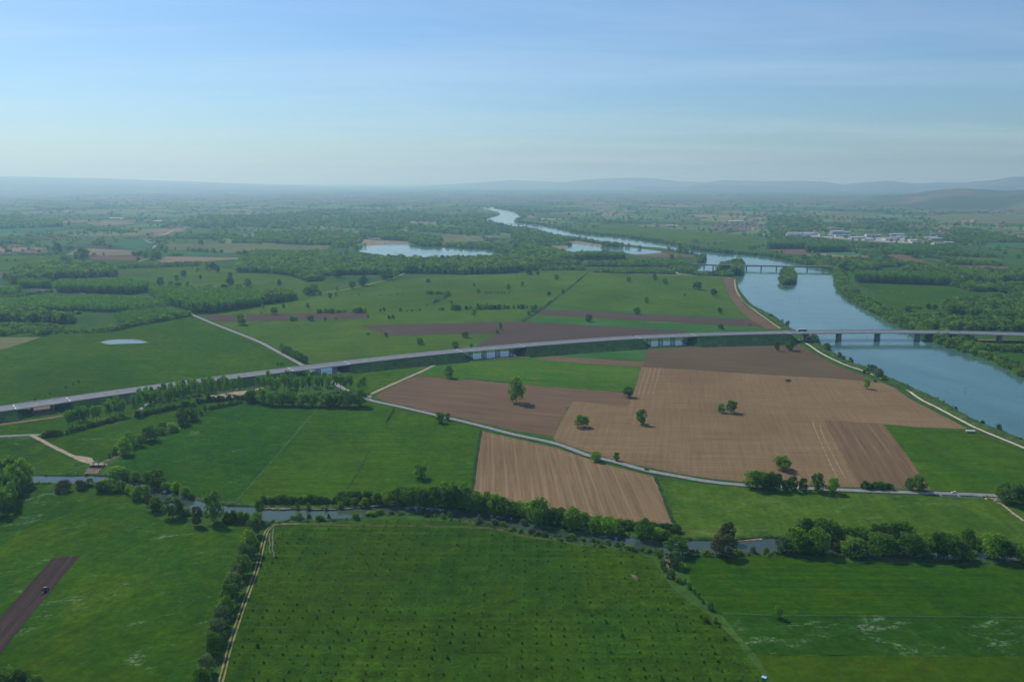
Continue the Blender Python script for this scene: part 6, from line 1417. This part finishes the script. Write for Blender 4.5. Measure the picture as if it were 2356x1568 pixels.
# poles and masts
def pole(x, y, h_px, label, arm=1.4, mat='timber', name='utility_pole', cat='pole', zbase=0.0, cap=None):
    p = G(x, y, zbase); h = h_px / px_per_m(p) * 1.02; root = empty(name, (p.x, p.y, zbase)); setp(root, label, cat)
    b = MB(); b.bar((0, 0, -.5), (0, 0, h), .17, .11, 8); b.build('post', M[mat], root)
    if arm:
        b = MB(); b.box(-arm, arm, -.07, .07, h - .7, h - .52); b.bar((-arm * .7, 0, h - .6), (0, 0, h - 1.4), .05); b.bar((arm * .7, 0, h - .6), (0, 0, h - 1.4), .05); b.build('crossarm', M[mat], root)
        for k in (-1, 0, 1):
            b = MB(); b.bar((k * arm * .85, 0, h - .52), (k * arm * .85, 0, h - .2), .06, .05, 6); b.build('insulator', M['glass'], root)
    if cap:
        b = MB(); b.bar((0, 0, h - .9), (0, 0, h), .24, .24, 8); b.build('cap', M[cap], root)
for (c, x, y, h, lab) in [('b1', 1150, 312, 74, 'wooden power pole in the ploughed parallelogram'), ('b1', 301, 276, 34, 'short wooden power pole in the flowery pasture'), ('b2', 2067, 282, 40, 'power pole beyond the motorway near the curved river field'), ('b3', 1297, 890, 66, 'wooden power pole on the towpath slope beside the tan field tip'), ('b3', 1914, 1186, 90, 'tall wooden power pole next to the white trailer'), ('b3', 497, 492, 70, 'wooden power pole on the towpath just below the bridge'), ('b3', 684, 600, 44, 'wooden power pole on the towpath before the riverside clump'), ('b0', 2292, 322, 72, 'power pole beside the country road near the ploughed strip'), ('a1', 1858, 1182, 34, 'distant power pole in the open pasture'), ('a2', 40, 1088, 68, 'tall power pole left of the grassy ditch'), ('a2', 2175, 1330, 48, 'power pole on the river path'), ('b2', 1203, 322, 80, 'power pole behind the motorway left of the fourth viaduct'), ('b2', 2260, 0 + 60, 40, 'power pole on the grass between river path and cereal strip'), ('b1', 2265, 312, 66, 'power pole on the lane between the two ploughed fields')]:
    xx, yy = D(c, x, y); pole(xx, yy, h / 4.0, lab)
for (c, x, y, h, lab) in [('b3', 1818, 862, 80, 'channel marker post standing in the wide lower river'), ('b3', 755, 415, 38, 'channel marker post in the bridge shadow nearest the clump'), ('b3', 1122, 412, 36, 'channel marker post between the second and third bridge piers'), ('a3', 291, 1282, 62, 'channel marker post upstream of the motorway bridge'), ('b3', 904, 350, 34, 'slim channel post just behind the motorway bridge')]:
    xx, yy = D(c, x, y); pole(xx, yy, h / 4.0, lab, 0, 'rust', 'channel_marker', 'marker', .7, 'white')
# hunting hide at the end of the sapling plot
def hide():
    p = G(1757, 1574); root = empty('hunting_hide', (p.x, p.y, 0), R(-35)); setp(root, 'raised timber hunting hide with a light blue roof', 'hide')
    for sx in (-1, 1):
        for sy in (-1, 1):
            b = MB(); b.bar((sx * 1.0, sy * .8, 0), (sx * .75, sy * .6, 2.6), .07, .06, 6); b.build('leg', M['timber'], root)
    b = MB(); b.box(-.95, .95, -.75, .75, 2.5, 2.62); b.build('floor', M['timber'], root)
    b = MB()
    for (x0, x1, y0, y1) in ((-.95, .95, -.75, -.68), (-.95, .95, .68, .75), (-.95, -.88, -.68, .68), (.88, .95, -.68, .68)): b.box(x0, x1, y0, y1, 2.62, 3.4)
    for sx in (-.9, .9):
        for sy in (-.7, .7): b.box(sx - .05, sx + .05, sy - .05, sy + .05, 3.4, 4.2)
    b.build('cabin', M['timber'], root)
    b = MB(); b.hexa([(-1.15, -.95, 4.15), (1.15, -.95, 4.15), (1.15, .95, 4.3), (-1.15, .95, 4.3), (-1.15, -.95, 4.23), (1.15, -.95, 4.23), (1.15, .95, 4.38), (-1.15, .95, 4.38)]); b.build('roof', M['bluetarp'], root)
    b = MB()
    for s in (-.25, .25): b.bar((-1.9, s, 0), (-1.0, s, 2.6), .04)
    for k in range(7): f = (k + 1) / 8; b.bar((-1.9 + .9 * f, -.25, 2.6 * f), (-1.9 + .9 * f, .25, 2.6 * f), .03)
    b.build('ladder', M['timber'], root)
hide()
# white trailer in the green triangle
def trailer():
    a, b2 = G(*D('b3', 1825, 1222)), G(*D('b3', 1907, 1224)); L = (b2 - a).length; root = empty('livestock_trailer', (a.x, a.y, 0), math.atan2(b2.y - a.y, b2.x - a.x)); setp(root, 'long white livestock trailer parked in the green triangle', 'trailer')
    b = MB(); b.box(0, L, 0, 2.6, .9, 2.5); b.build('body', M['steel'], root)
    b = MB(); loft(b, [[(x, -.1, 2.5), (x, 2.7, 2.5), (x, 2.7, 2.55), (x, 1.3, 2.75), (x, -.1, 2.55)] for x in (-.1, L + .1)]); b.build('roof', M['white'], root)
    for x in (L * .3, L * .38, L * .7):
        for y in (.2, 2.4): wheel(root, x, y, .45, .28)
    b = MB(); b.bar((L, 1.3, .8), (L + 1.6, 1.3, .6), .08); b.build('drawbar', M['rust'], root)
trailer()
# sluice gate on the ditch
def sluice():
    p = G(222, 1075); root = empty('sluice_gate', (p.x, p.y, 0), R(4)); setp(root, 'small sluice gate with two dark posts and a crossbeam on the ditch culvert', 'sluice')
    b = MB(); b.box(-6, 6, -.6, 4.2, 1.9, 2.5); b.build('deck', M['dirt'], root)
    for s in (-1, 1):
        b = MB(); b.hexa([(s * 4.4, -.3, -.3), (s * 6.2, -.3, -.3), (s * 6.2, 4, -.3), (s * 4.4, 4, -.3), (s * 4.0, -.3, 1.9), (s * 6.2, -.3, 1.9), (s * 6.2, 4, 1.9), (s * 4.0, 4, 1.9)]); b.build('abutment', M['conc_dark'], root)
        b = MB(); b.box(s * 2.3 - .22, s * 2.3 + .22, -.95, -.55, -.2, 5.6); b.build('post', M['rust'], root)
    b = MB(); b.box(-4.2, 4.2, .9, 1.1, -.2, 1.9); b.build('gate_leaf', M['rust'], root)
    b = MB(); b.box(-2.8, 2.8, -1.1, -.4, 4.7, 5.4); b.build('crossbeam', M['rust'], root)
    for k in range(4):
        b = MB(); x = -2.1 + k * 1.4; b.box(x - .35, x + .35, -1.0, -.5, 5.4, 5.75); b.build('gear_housing', M['steel'], root)
sluice()
# cattle pen by the road
def pen():
    p = G(*D('c3', 1600, 550)); root = empty('cattle_pen', (p.x, p.y, .1), R(-2)); setp(root, 'grey rail cattle pen against the country road', 'pen')
    m = 1.0
    segs = [((-10, 6), (26, 4)), ((0, 0), (30, -2)), ((26, 4), (31, -2)), ((0, 0), (0, 5)), ((14, 5), (14, -1))]
    for (a, b_) in segs:
        b = MB()
        for h in (.5, 1.0, 1.5): b.bar((a[0], a[1], h), (b_[0], b_[1], h), .09, .09, 5)
        b.build('rail', M['steel'], root)
        n = max(1, int(math.dist(a, b_) / 3))
        for k in range(n + 1):
            b = MB(); f = k / n; x, y = a[0] + (b_[0] - a[0]) * f, a[1] + (b_[1] - a[1]) * f; b.bar((x, y, 0), (x, y, 1.75), .12, .12, 6); b.build('post', M['steel'], root)
pen()
# cattle
def cow_mesh(seed, graze):
    rg = random.Random(seed); b = MB()
    def ring(x, cz, ry, rz): return [(x, ry * math.cos(t), cz + rz * math.sin(t)) for t in [6.283 * k / 8 for k in range(8)]]
    loft(b, [ring(-1.15, 1.15, .18, .22), ring(-1.05, 1.1, .34, .38), ring(-.4, 1.02, .42, .45), ring(.3, 1.02, .42, .46), ring(.75, 1.12, .32, .42), ring(1.0, 1.2, .20, .28)])
    hz = .35 if graze else 1.45; hx = 1.75 if graze else 1.65
    loft(b, [ring(.85, 1.2, .2, .28), ring(1.25, (1.2 + hz) / 2 + .1, .16, .2), ring(hx - .15, hz + .1, .15, .17), ring(hx + .1, hz - .02, .13, .14), ring(hx + .35, hz - .12, .09, .10)])
    for (x, y) in ((-.85, -.24), (-.85, .24), (.7, -.24), (.7, .24)): k = .06 if x < 0 else 0; b.bar((x, y, .8), (x - k, y, .42), .13, .08, 6); b.bar((x - k, y, .42), (x, y, 0), .075, .06, 6)
    b.bar((-1.12, 0, 1.25), (-1.25, 0, .55), .04, .03, 5)
    for s in (-1, 1): b.bar((hx - .05, s * .12, hz + .18), (hx - .1, s * .32, hz + .2), .06, .03, 5)
    me = bpy.data.meshes.new('cow'); me.from_pydata(b.v, [], b.f); me.materials.append(M['cream']); me.update(); return me
COWS = [cow_mesh(1, True), cow_mesh(2, False)]
def cows(spots, label, anchor, group, mats):
    ANCH[label] = anchor
    for (x, y) in spots:
        p = G(x, y); o = link(bpy.data.objects.new('cow', COWS[rnd.randrange(2)])); o.location = (p.x, p.y, .1); o.rotation_euler = (0, 0, rnd.uniform(0, 6.28)); slot_mat(o, M[rnd.choice(mats)]); setp(o, label, 'cow', group); want_order(o, label)
cows([D('a2', x, y) for (x, y) in [(1612, 1160), (1630, 1159), (1645, 1161), (1662, 1160), (1700, 1168), (1735, 1165), (1797, 1167)]], '# white cow from the river in the herd by the broad oak', (1700, 660), 'herd by the broad oak', ['cream'])
cows([D('a3', x, y) for (x, y) in [(1015, 1182), (1030, 1184), (1045, 1181), (1062, 1187), (1132, 1184), (1190, 1195), (1232, 1198), (1245, 1203), (1252, 1208)]], '# white cow from the river bank in the pasture across the river', (1960, 690), 'herd across the river', ['cream'])
cows([D('c3', x, y) for (x, y) in [(2005, 573), (2018, 545), (2090, 580), (2105, 572), (2112, 592), (2118, 612), (2128, 585), (2140, 600), (2095, 590)]], '# cow from the cattle pen walking the worn path by the big tree', (2180, 1140), 'cattle by the big dark tree', ['cream', 'tanhide'])
ribbon('cattle_path', [D('c3', *q) for q in [(2010, 545), (2070, 560), (2130, 595), (2180, 630), (2250, 690), (2356, 765)]], 2.2, M['dirt'], 0.20, 'worn cattle path from the road down the pale pasture', 'path', jit=.3)
# fences: posts and wire
def fence(pts, step, label, h=1.25, r=.09):
    w = [G(*q) for q in pts]; root = empty('fence', (w[0].x, w[0].y, 0)); setp(root, label, 'fence'); me = None
    cumw = [0]
    for i in range(1, len(w)): cumw.append(cumw[-1] + (w[i] - w[i - 1]).length)
    n = int(cumw[-1] / step)
    for k in range(n + 1):
        s = min(cumw[-1] - .01, k * step); i = max(0, int(np.searchsorted(cumw, s)) - 1); f = (s - cumw[i]) / (cumw[i + 1] - cumw[i]); p = w[i].lerp(w[i + 1], f) - w[0]
        if me is None:
            b = MB(); b.bar((0, 0, -.2), (0, 0, h), r, r * .85, 6); me = bpy.data.meshes.new('post'); me.from_pydata(b.v, [], b.f); me.materials.append(M['timber'])
        o = link(bpy.data.objects.new('post', me), root); o.location = (p.x, p.y, 0); o.rotation_euler = (rnd.uniform(-.06, .06), rnd.uniform(-.06, .06), 0)
    b = MB()
    for i in range(len(w) - 1):
        for z in (.5, 1.0): b.bar(w[i] - w[0] + Vector((0, 0, z)), w[i + 1] - w[0] + Vector((0, 0, z)), .02, .02, 4)
    b.build('wire', M['steel'], root)
fence([(1512, 1102.5), (1553, 1099.5), (1628, 1112), (1715, 1120.5)], 5, 'post and wire fence between the country road and pale pasture')
fence([(1930, 1131), (2000, 1134), (2142, 1139), (2160, 1140)], 5, 'post and wire fence along the road before the cattle pen')
fence([(1660, 1411.5), (1790, 1417), (1900, 1417), (2100, 1419), (2356, 1422), (2600, 1426)], 6, 'post and wire fence line between the two right hand meadows')
fence([(545, 1152), (640, 1045), (735, 935)], 7, 'thin fence line dividing the hay meadow from the deep green meadow')
ribbon('flower_strip', [(1655, 1411), (1790, 1416.5), (1900, 1416.5), (2100, 1418.5), (2356, 1421.5), (2700, 1427)], 2.6, M['m_flower'], 0.16, 'unmown pale strip along the fence line', 'verge', jit=.5)
ribbon('flower_strip', [(540, 1152), (640, 1043), (735, 932)], 2.4, M['m_flower'], 0.18, 'unmown pale strip along the hay meadow fence', 'verge', jit=.5)
ribbon('hedge_verge', [(1508, 1097), (1526, 1140), (1545, 1190), (1556, 1210), (1568, 1238)], 3.2, M['emb'], 0.2, 'dark uncut strip between the striped field and pale pasture', 'verge', jit=.4)
ribbon('hedge_verge', [(1107, 988), (1096, 1060), (1086, 1135)], 2.8, M['emb'], 0.2, 'dark uncut strip between the hay meadow and striped field', 'verge', jit=.4)
M['straw_white'] = plain('pale_trampled_straw', (0.13, 0.17, 0.12), 0.9, .1, var=.3)
for q, lab in (([(621, 1226), (619, 1240), (622, 1252), (619, 1262), (623, 1272)], 'pale wavy swath left of its twin at the plot corner'), ([(629, 1216), (627, 1235), (628, 1250), (626, 1262), (630, 1272), (629, 1280)], 'pale wavy swath right of its twin at the plot corner')):
    ribbon('pale_swath', q, .7, M['straw_white'], 0.16, lab, 'track', jit=.15)
ribbon('worksite_lane', [D('b0', *q) for q in [(1290, 1010), (1350, 960), (1420, 930), (1500, 905), (1600, 888), (1750, 875), (1950, 838), (2200, 812)]], 4.5, M['asph_old'], 0.34, 'pale worksite lane behind the poplar row', 'road', jit=.4)
field('worksite_yard', [D('b0', *q) for q in [(1900, 900), (1960, 870), (2120, 850), (2300, 830), (2420, 800), (2420, 840), (2330, 870), (2200, 900), (2050, 905)]], M['dirt'], 8, 'bare sandy worksite yard at the end of the poplar row', 1.5, 5, cat='ground')
field('gravel_shore', [D('c2', *q) for q in [(1300, 920), (1480, 935), (1560, 945), (1560, 952), (1350, 940)]], M['mud'], 14, 'stony shore under the tall stream hedge', .5, 3, cat='bank')
ribbon('stony_shore', [D('c1', *q) for q in [(60, 655), (200, 660), (400, 658), (650, 664), (850, 655), (1050, 636), (1250, 622), (1400, 616)]], 2.4, plain('pale_cobbles', (0.22, 0.20, 0.16), .95, .05, var=.5, scale=1.5), 1.0, 'stony shore below the low hedge', 'bank', jit=.8)
ribbon('stony_shore', [D('c2', *q) for q in [(1560, 850), (1700, 855), (1900, 848), (2100, 852), (2356, 850)]], 0.8, M['mud'], 0.22, 'eroded earthen edge of the pale pasture', 'bank', jit=.8)
ribbon('stony_shore', [D('c2', *q) for q in [(2040, 950), (2150, 946), (2300, 935)]], 1.6, M['dirt'], 0.5, 'sandy shore across from the spreading tree', 'bank', jit=.5)
field('brush_heap', [D('c2', *q) for q in [(1095, 1255), (1130, 1265), (1165, 1290), (1150, 1315), (1110, 1290)]], M['mud'], 8, 'bare brown scar in the sapling plot', 1.2, 3, cat='ground')
field('muddy_gap', [D('c2', *q) for q in [(1390, 1090), (1420, 1090), (1455, 1160), (1450, 1215), (1425, 1200), (1400, 1140)]], M['mud'], 14, 'muddy gully between the hedge bushes by the stream', .8, 3, cat='ground')

ribbon('hedge_verge', [D('c1', *q) for q in [(1060, 100), (980, 240), (935, 320), (840, 470)]], 1.3, M['emb'], 0.2, 'thin dark uncut line across the hay meadow', 'verge', jit=.3)

M['furrow'] = plain('pale_turned_soil', (0.29, 0.20, 0.11), .95, .05, var=.35, scale=.2)
def headland(pts, label, w=.8): ribbon('headland_line', pts, w, M['furrow'], 0.185, label, 'track', jit=.2)
headland([(1118, 1001), (1190, 1018), (1290, 1041), (1400, 1078), (1495, 1103)], 'pale turning line along the road end of the striped field')
headland([(1092, 1127), (1178, 1146), (1260, 1161), (1353, 1176), (1453, 1189), (1540, 1199)], 'pale turning line along the stream end of the striped field')
headland([(1300, 1012), (1380, 1039), (1450, 1057), (1553, 1078), (1628, 1090), (1720, 1100), (1867, 1107), (1955, 1110)], 'pale turning line along the road side of the tan field')
headland([(1886, 972), (1893, 1000), (1918, 1050), (1945, 1100)], 'pale wheel line nearer the brown strip in the tan field', 1.1)
headland([(1868, 965), (1880, 1000), (1903, 1050), (1925, 1098)], 'pale wheel line farther from the brown strip in the tan field', 1.1)
for k, lab in enumerate(('first', 'second', 'third', 'fourth')):
    x = 1486 + 11 * k; headland([(x, 846), (x - 8, 875), (x - 17, 907)], lab + ' pale wheel line from the bright meadow in the tan field', 1.0)
M['shedw'] = plain('shed_roof_pale', (0.50, 0.50, 0.48), 0.7, 0.2, var=0.1, scale=0.05)
# ================================================================== BUILDINGS
WALLS = [plain('render_cream', (0.55, 0.48, 0.38), .9, .1), plain('render_ochre', (0.48, 0.36, 0.24), .9, .1), plain('render_white', (0.70, 0.67, 0.60), .9, .1)]
ROOFS = [plain('clay_tiles', (0.36, 0.17, 0.10), .9, .1, var=.25), plain('old_tiles', (0.27, 0.16, 0.12), .9, .1, var=.25), plain('weathered_tiles', (0.30, 0.22, 0.19), .9, .1, var=.2)]
M['shutter'] = plain('window_dark', (0.06, 0.06, 0.07), .4, .4)
HOUSE = []
for v in range(5):
    rg = random.Random(40 + v); L, W, H, rh = rg.uniform(10, 17), rg.uniform(7, 10), rg.uniform(3.2, 5.8), rg.uniform(1.8, 2.8)
    w = MB(); w.box(-L / 2, L / 2, -W / 2, W / 2, 0, H)
    for s in (-1, 1): w.poly([(s * L / 2, -W / 2, H), (s * L / 2, W / 2, H), (s * L / 2, 0, H + rh)])
    wm = bpy.data.meshes.new('wall'); wm.from_pydata(w.v, [], w.f); wm.materials.append(WALLS[v % 3]); wm.update()
    r = MB(); e = .5
    for s in (-1, 1):
        r.hexa([(-L / 2 - e, s * (W / 2 + e), H - .15), (L / 2 + e, s * (W / 2 + e), H - .15), (L / 2 + e, 0, H + rh + .05), (-L / 2 - e, 0, H + rh + .05), (-L / 2 - e, s * (W / 2 + e), H + .05), (L / 2 + e, s * (W / 2 + e), H + .05), (L / 2 + e, 0, H + rh + .28), (-L / 2 - e, 0, H + rh + .28)])
    r.box(L * .2, L * .2 + .8, -.4, .4, H + rh - .4, H + rh + 1.2)
    rm = bpy.data.meshes.new('roof'); rm.from_pydata(r.v, [], r.f); rm.materials.append(ROOFS[v % 3]); rm.update()
    g = MB()
    for s in (-1, 1):
        for k in range(int(L / 3)): x = -L / 2 + 1.5 + k * 3; g.box(x - .5, x + .5, s * W / 2 - .04, s * W / 2 + .04, 1.0, 2.4)
    gm = bpy.data.meshes.new('window'); gm.from_pydata(g.v, [], g.f); gm.materials.append(M['shutter']); gm.update()
    allm = bpy.data.meshes.new('house'); V = list(w.v); Fc = list(w.f); mi = [0] * len(w.f)
    for src, k in ((r, 1), (g, 2)): n = len(V); V += src.v; Fc += [tuple(i + n for i in f) for f in src.f]; mi += [k] * len(src.f)
    allm.from_pydata(V, [], Fc)
    for m in (WALLS[v % 3], ROOFS[v % 3], M['shutter']): allm.materials.append(m)
    allm.polygons.foreach_set('material_index', mi); allm.update()
    HOUSE.append((wm, rm, gm, allm))
HN = [0]
def house(x, y, label, group, scale=1.0, parts=False, rz=None):
    p = G(x, y); v = HOUSE[rnd.randrange(5)]; rz = rnd.uniform(-.5, .5) + rnd.choice((0, 1.57)) if rz is None else rz
    if parts:
        o = empty('house', (p.x, p.y, .3), rz); o.scale = (scale,) * 3
        for nm, me in (('wall', v[0]), ('roof', v[1]), ('window', v[2])): link(bpy.data.objects.new(nm, me), o)
    else:
        o = link(bpy.data.objects.new('house', v[3])); o.location = (p.x, p.y, .3); o.rotation_euler = (0, 0, rz); o.scale = (scale,) * 3
    setp(o, label, 'house', group); want_order(o, label); HN[0] += 1
def village(crop, boxes, label, anchor, group, scale=1.0, parts=False):
    ANCH[label] = anchor; used = []
    for (x0, x1, y0, y1, n) in boxes:
        k = 0; tries = 0
        while k < n and tries < 400:
            tries += 1; x, y = D(crop, rnd.uniform(x0, x1), rnd.uniform(y0, y1)); p = G(x, y)
            if any((p.xy - q.xy).length < 13 * scale for q in used): continue
            used.append(p); k += 1; house(x, y, label, group, scale * rnd.uniform(.85, 1.3), parts)
village('a0', [(0, 100, 818, 852, 4), (160, 300, 828, 850, 6), (300, 450, 832, 855, 6), (0, 180, 775, 800, 6)], '# house from the large dark plain tree in the tiled farm village', (190, 594), 'houses of the farm village', 1.25, True)
village('a0', [(240, 500, 672, 690, 7), (380, 560, 695, 718, 6), (740, 830, 698, 706, 3)], '# house from the wheat plot in the hamlet among gardens', (300, 560), 'hamlet among gardens', 1.2, True)
village('a0', [(1160, 1260, 694, 706, 5), (1310, 1480, 694, 725, 8)], '# house from the road bend in the roadside hamlet', (360, 560), 'roadside hamlet', 1.2, True)
village('a0', [(560, 740, 520, 535, 6), (1030, 1240, 515, 528, 6), (1330, 1620, 535, 560, 10), (1540, 1700, 592, 606, 6), (1780, 2150, 528, 560, 12), (2150, 2356, 560, 650, 8), (100, 300, 370, 430, 6), (1000, 1200, 330, 350, 4), (1700, 1900, 290, 300, 2)], '# small house from the roadside hamlet on the hazy plain', (350, 552), 'houses scattered on the hazy plain', 1.35)
village('a1', [(300, 430, 600, 618, 7), (430, 550, 605, 640, 6), (700, 780, 630, 645, 3), (0, 60, 440, 470, 3), (100, 180, 430, 440, 3)], '# small house from the gravel lake in the forest village', (840, 570), 'forest village', 1.4)
village('a2', [(1450, 1750, 505, 520, 10), (1850, 2000, 565, 590, 10), (2000, 2356, 545, 575, 12), (2000, 2356, 585, 620, 26), (2050, 2356, 470, 520, 18), (770, 900, 438, 460, 5), (1250, 1450, 405, 420, 6), (400, 600, 440, 470, 4), (1300, 1600, 560, 592, 5)], '# house from the river in the red roofed riverside town', (1600, 575), 'riverside town', 1.35)
village('a3', [(0, 350, 548, 580, 14), (100, 340, 590, 630, 12), (380, 560, 600, 640, 6), (590, 780, 612, 645, 8), (1290, 1560, 575, 592, 18), (1580, 1680, 590, 640, 10), (1450, 1690, 640, 690, 14), (1670, 1930, 535, 552, 12), (2060, 2180, 575, 595, 6), (1400, 1540, 470, 480, 5), (1800, 2250, 470, 490, 8), (1000, 1150, 380, 395, 8)], '# house from the industrial estate in the hillside suburbs', (1980, 553), 'hillside suburbs', 1.4)
# industrial sheds
def shed(x, y, L, W, H, col, label, z=.5):
    p = G(x, y); root = empty('warehouse', (p.x, p.y, z), rnd.uniform(-.15, .15)); setp(root, label, 'warehouse', 'sheds of the industrial estate'); want_order(root, label)
    b = MB(); b.box(-L / 2, L / 2, -W / 2, W / 2, 0, H)
    for s in (-1, 1): b.poly([(s * L / 2, -W / 2, H), (s * L / 2, W / 2, H), (s * L / 2, 0, H + W * .06)])
    b.build('wall', WALLS[2] if col > 1 else M['steel'], root)
    b = MB()
    for s in (-1, 1): b.poly([(-L / 2 - .5, s * (W / 2 + .5), H + .05), (L / 2 + .5, s * (W / 2 + .5), H + .05), (L / 2 + .5, 0, H + W * .06 + .15), (-L / 2 - .5, 0, H + W * .06 + .15)][::s])
    b.build('roof', (M['shedw'], M['steel'], M['conc_dark'])[col % 3], root)
    b = MB()
    for k in range(int(L / 12)): x_ = -L / 2 + 6 + k * 12; b.box(x_ - 2, x_ + 2, -W / 2 - .05, -W / 2 + .02, 0, 4)
    b.build('loading_door', M['navy'], root)
ANCH['# large pale shed from the river in the industrial estate'] = (1600, 575)
for (x, y, l, w, h, c) in [(200, 662, 170, 60, 9, 1), (330, 668, 150, 50, 8, 2), (300, 655, 120, 40, 8, 1), (430, 672, 70, 40, 8, 2), (590, 668, 75, 50, 16, 0), (700, 672, 80, 45, 10, 1), (500, 690, 40, 30, 6, 0), (730, 700, 90, 50, 8, 2), (830, 705, 90, 50, 8, 0), (880, 715, 60, 40, 7, 1), (930, 682, 50, 40, 8, 0), (1010, 682, 60, 40, 12, 2), (1080, 688, 55, 40, 8, 1), (1130, 690, 40, 30, 7, 0), (1215, 690, 80, 45, 10, 0), (1100, 722, 90, 40, 8, 2), (1190, 728, 70, 40, 7, 2), (1260, 738, 60, 36, 7, 0), (1290, 702, 50, 34, 8, 1), (1420, 736, 50, 40, 9, 2), (1475, 732, 70, 40, 9, 0), (1460, 692, 80, 40, 8, 0), (1560, 690, 70, 36, 8, 0), (1620, 750, 60, 34, 7, 2), (1670, 755, 50, 34, 7, 0), (1380, 738, 50, 30, 7, 2), (640, 622, 50, 36, 8, 2), (960, 566, 60, 36, 9, 0)]:
    xx, yy = D('a3', x + rnd.uniform(-70, 90), y + rnd.uniform(-22, 10)); shed(xx, yy, l * .72, w * .7, h * .8, c, '# large pale shed from the river in the industrial estate')
field('works_yard', [D('a3', *q) for q in [(80, 655), (500, 670), (950, 690), (1250, 690), (1560, 735), (1560, 745), (1250, 742), (900, 722), (500, 690), (300, 678)]], plain('yard_concrete', (.33, .31, .28), .9, .1, var=.2, scale=.02), 20, 'pale concrete yards of the industrial estate', cat='yard')
for (c, x, y, l, w, h, lab) in [('a0', 1080, 522, 90, 40, 7, 'long white roofed farm shed on the hazy plain'), ('a0', 1475, 548, 70, 50, 8, 'pale industrial hall beside the distant hamlet'), ('a0', 1640, 545, 60, 30, 7, 'second pale hall beside the distant hamlet'), ('a0', 1000, 985, 26, 14, 5, 'small white building at the end of the plantation hedge'), ('a1', 1058, 703, 40, 16, 5, 'white lakeside hall left of its neighbour'), ('a1', 1101, 711, 46, 16, 5, 'white lakeside hall nearer the ski masts'), ('a2', 1456, 588, 34, 24, 6, 'white barn on the edge of the riverside town'), ('a2', 815, 455, 60, 40, 9, 'white factory across the far river bend'), ('a2', 2050, 550, 90, 40, 8, 'long pale hall inside the riverside town'), ('a0', 1770, 296, 140, 60, 8, 'long white hall far out on the hazy plain'), ('a1', 860, 310, 160, 60, 9, 'very distant white hall beyond the forest')]:
    xx, yy = D(c, x, y); shed(xx, yy, l, w, h, 0, lab, .6)
def mast(x, y, h, label):
    p = G(x, y); root = empty('ski_mast', (p.x, p.y, .5)); setp(root, label, 'mast')
    b = MB()
    for (sx, sy) in ((-1, -1), (1, -1), (1, 1), (-1, 1)): b.bar((sx * 1.6, sy * 1.6, 0), (sx * .4, sy * .4, h), .2, .14, 5)
    for k in range(6): f = k / 6; r = 1.6 - 1.2 * f; b.box(-r, r, -r, r, h * f, h * f + .12)
    b.build('lattice', M['white'], root)
    b = MB(); b.box(-3, 3, -.2, .2, h, h + .4); b.build('pulley_arm', M['white'], root)
for (x, y, lab) in [(1120, 758, 'white lattice water ski mast nearer the lakeside halls'), (1245, 762, 'white lattice water ski mast farther along the lake')]: xx, yy = D('a1', x, y); mast(xx, yy, 16, lab)
# dredger on the second lake
def dredger():
    p = G(*D('a2', 862, 812)); root = empty('dredger', (p.x, p.y, .9), .3); setp(root, 'dark gravel dredger moored on the second lake', 'dredger')
    b = MB(); loft(b, [[(x, -w, 0), (x, w, 0), (x, w, 1.6), (x, -w, 1.6)] for (x, w) in ((-14, 3.5), (10, 3.5), (14, 2))]); b.build('hull', M['rust'], root)
    b = MB(); b.box(-10, -2, -2.5, 2.5, 1.6, 6); b.build('cabin', M['conc_dark'], root)
    b = MB(); b.bar((0, 0, 1.6), (15, 0, 9), .5, .3); b.bar((2, -2, 1.6), (6, 0, 8), .3); b.bar((2, 2, 1.6), (6, 0, 8), .3); b.build('boom', M['rust'], root)
dredger()
def hilltop():
    d = 20000.0; x, y = D('a3', 2253, 140); dx = (x - CX) / F_PX
    z = CAM_H + (415.0 - 409.0) / F_PX * d - 15
    root = empty('transmitter_mast', (dx * d, d - 60, z)); setp(root, 'slim transmitter mast on the highest hilltop', 'mast')
    b = MB(); b.bar((0, 0, -20), (0, 0, 75), 5, 1.6, 6); b.build('shaft', M['conc_dark'], root)
    b = MB(); b.bar((0, 0, 34), (0, 0, 42), 6, 6, 8); b.build('platform', M['conc_dark'], root)
hilltop()
order_labels()
# ================================================================== THE AIR
def haze():
    t = NT('haze_air')
    v = t.n.new('ShaderNodeVolumePrincipled')
    v.inputs['Color'].default_value = (0.44, 0.72, 1.0, 1)
    v.inputs['Absorption Color'].default_value = (0.7, 0.9, 1.0, 1)
    v.inputs['Density'].default_value = 0.000077
    v.inputs['Anisotropy'].default_value = 0.4
    t.l.new(v.outputs[0], t.out.inputs['Volume'])
    x, y0, y1, z0, z1 = 47000, -3000, 63000, -3.0, 620.0
    b = MB(); b.box(-x, x, y0, y1, z0, z1)
    o = b.build('haze', t.mat)
    setp(o, 'pale blue haze lying over the whole plain', 'haze', kind='stuff')
haze()
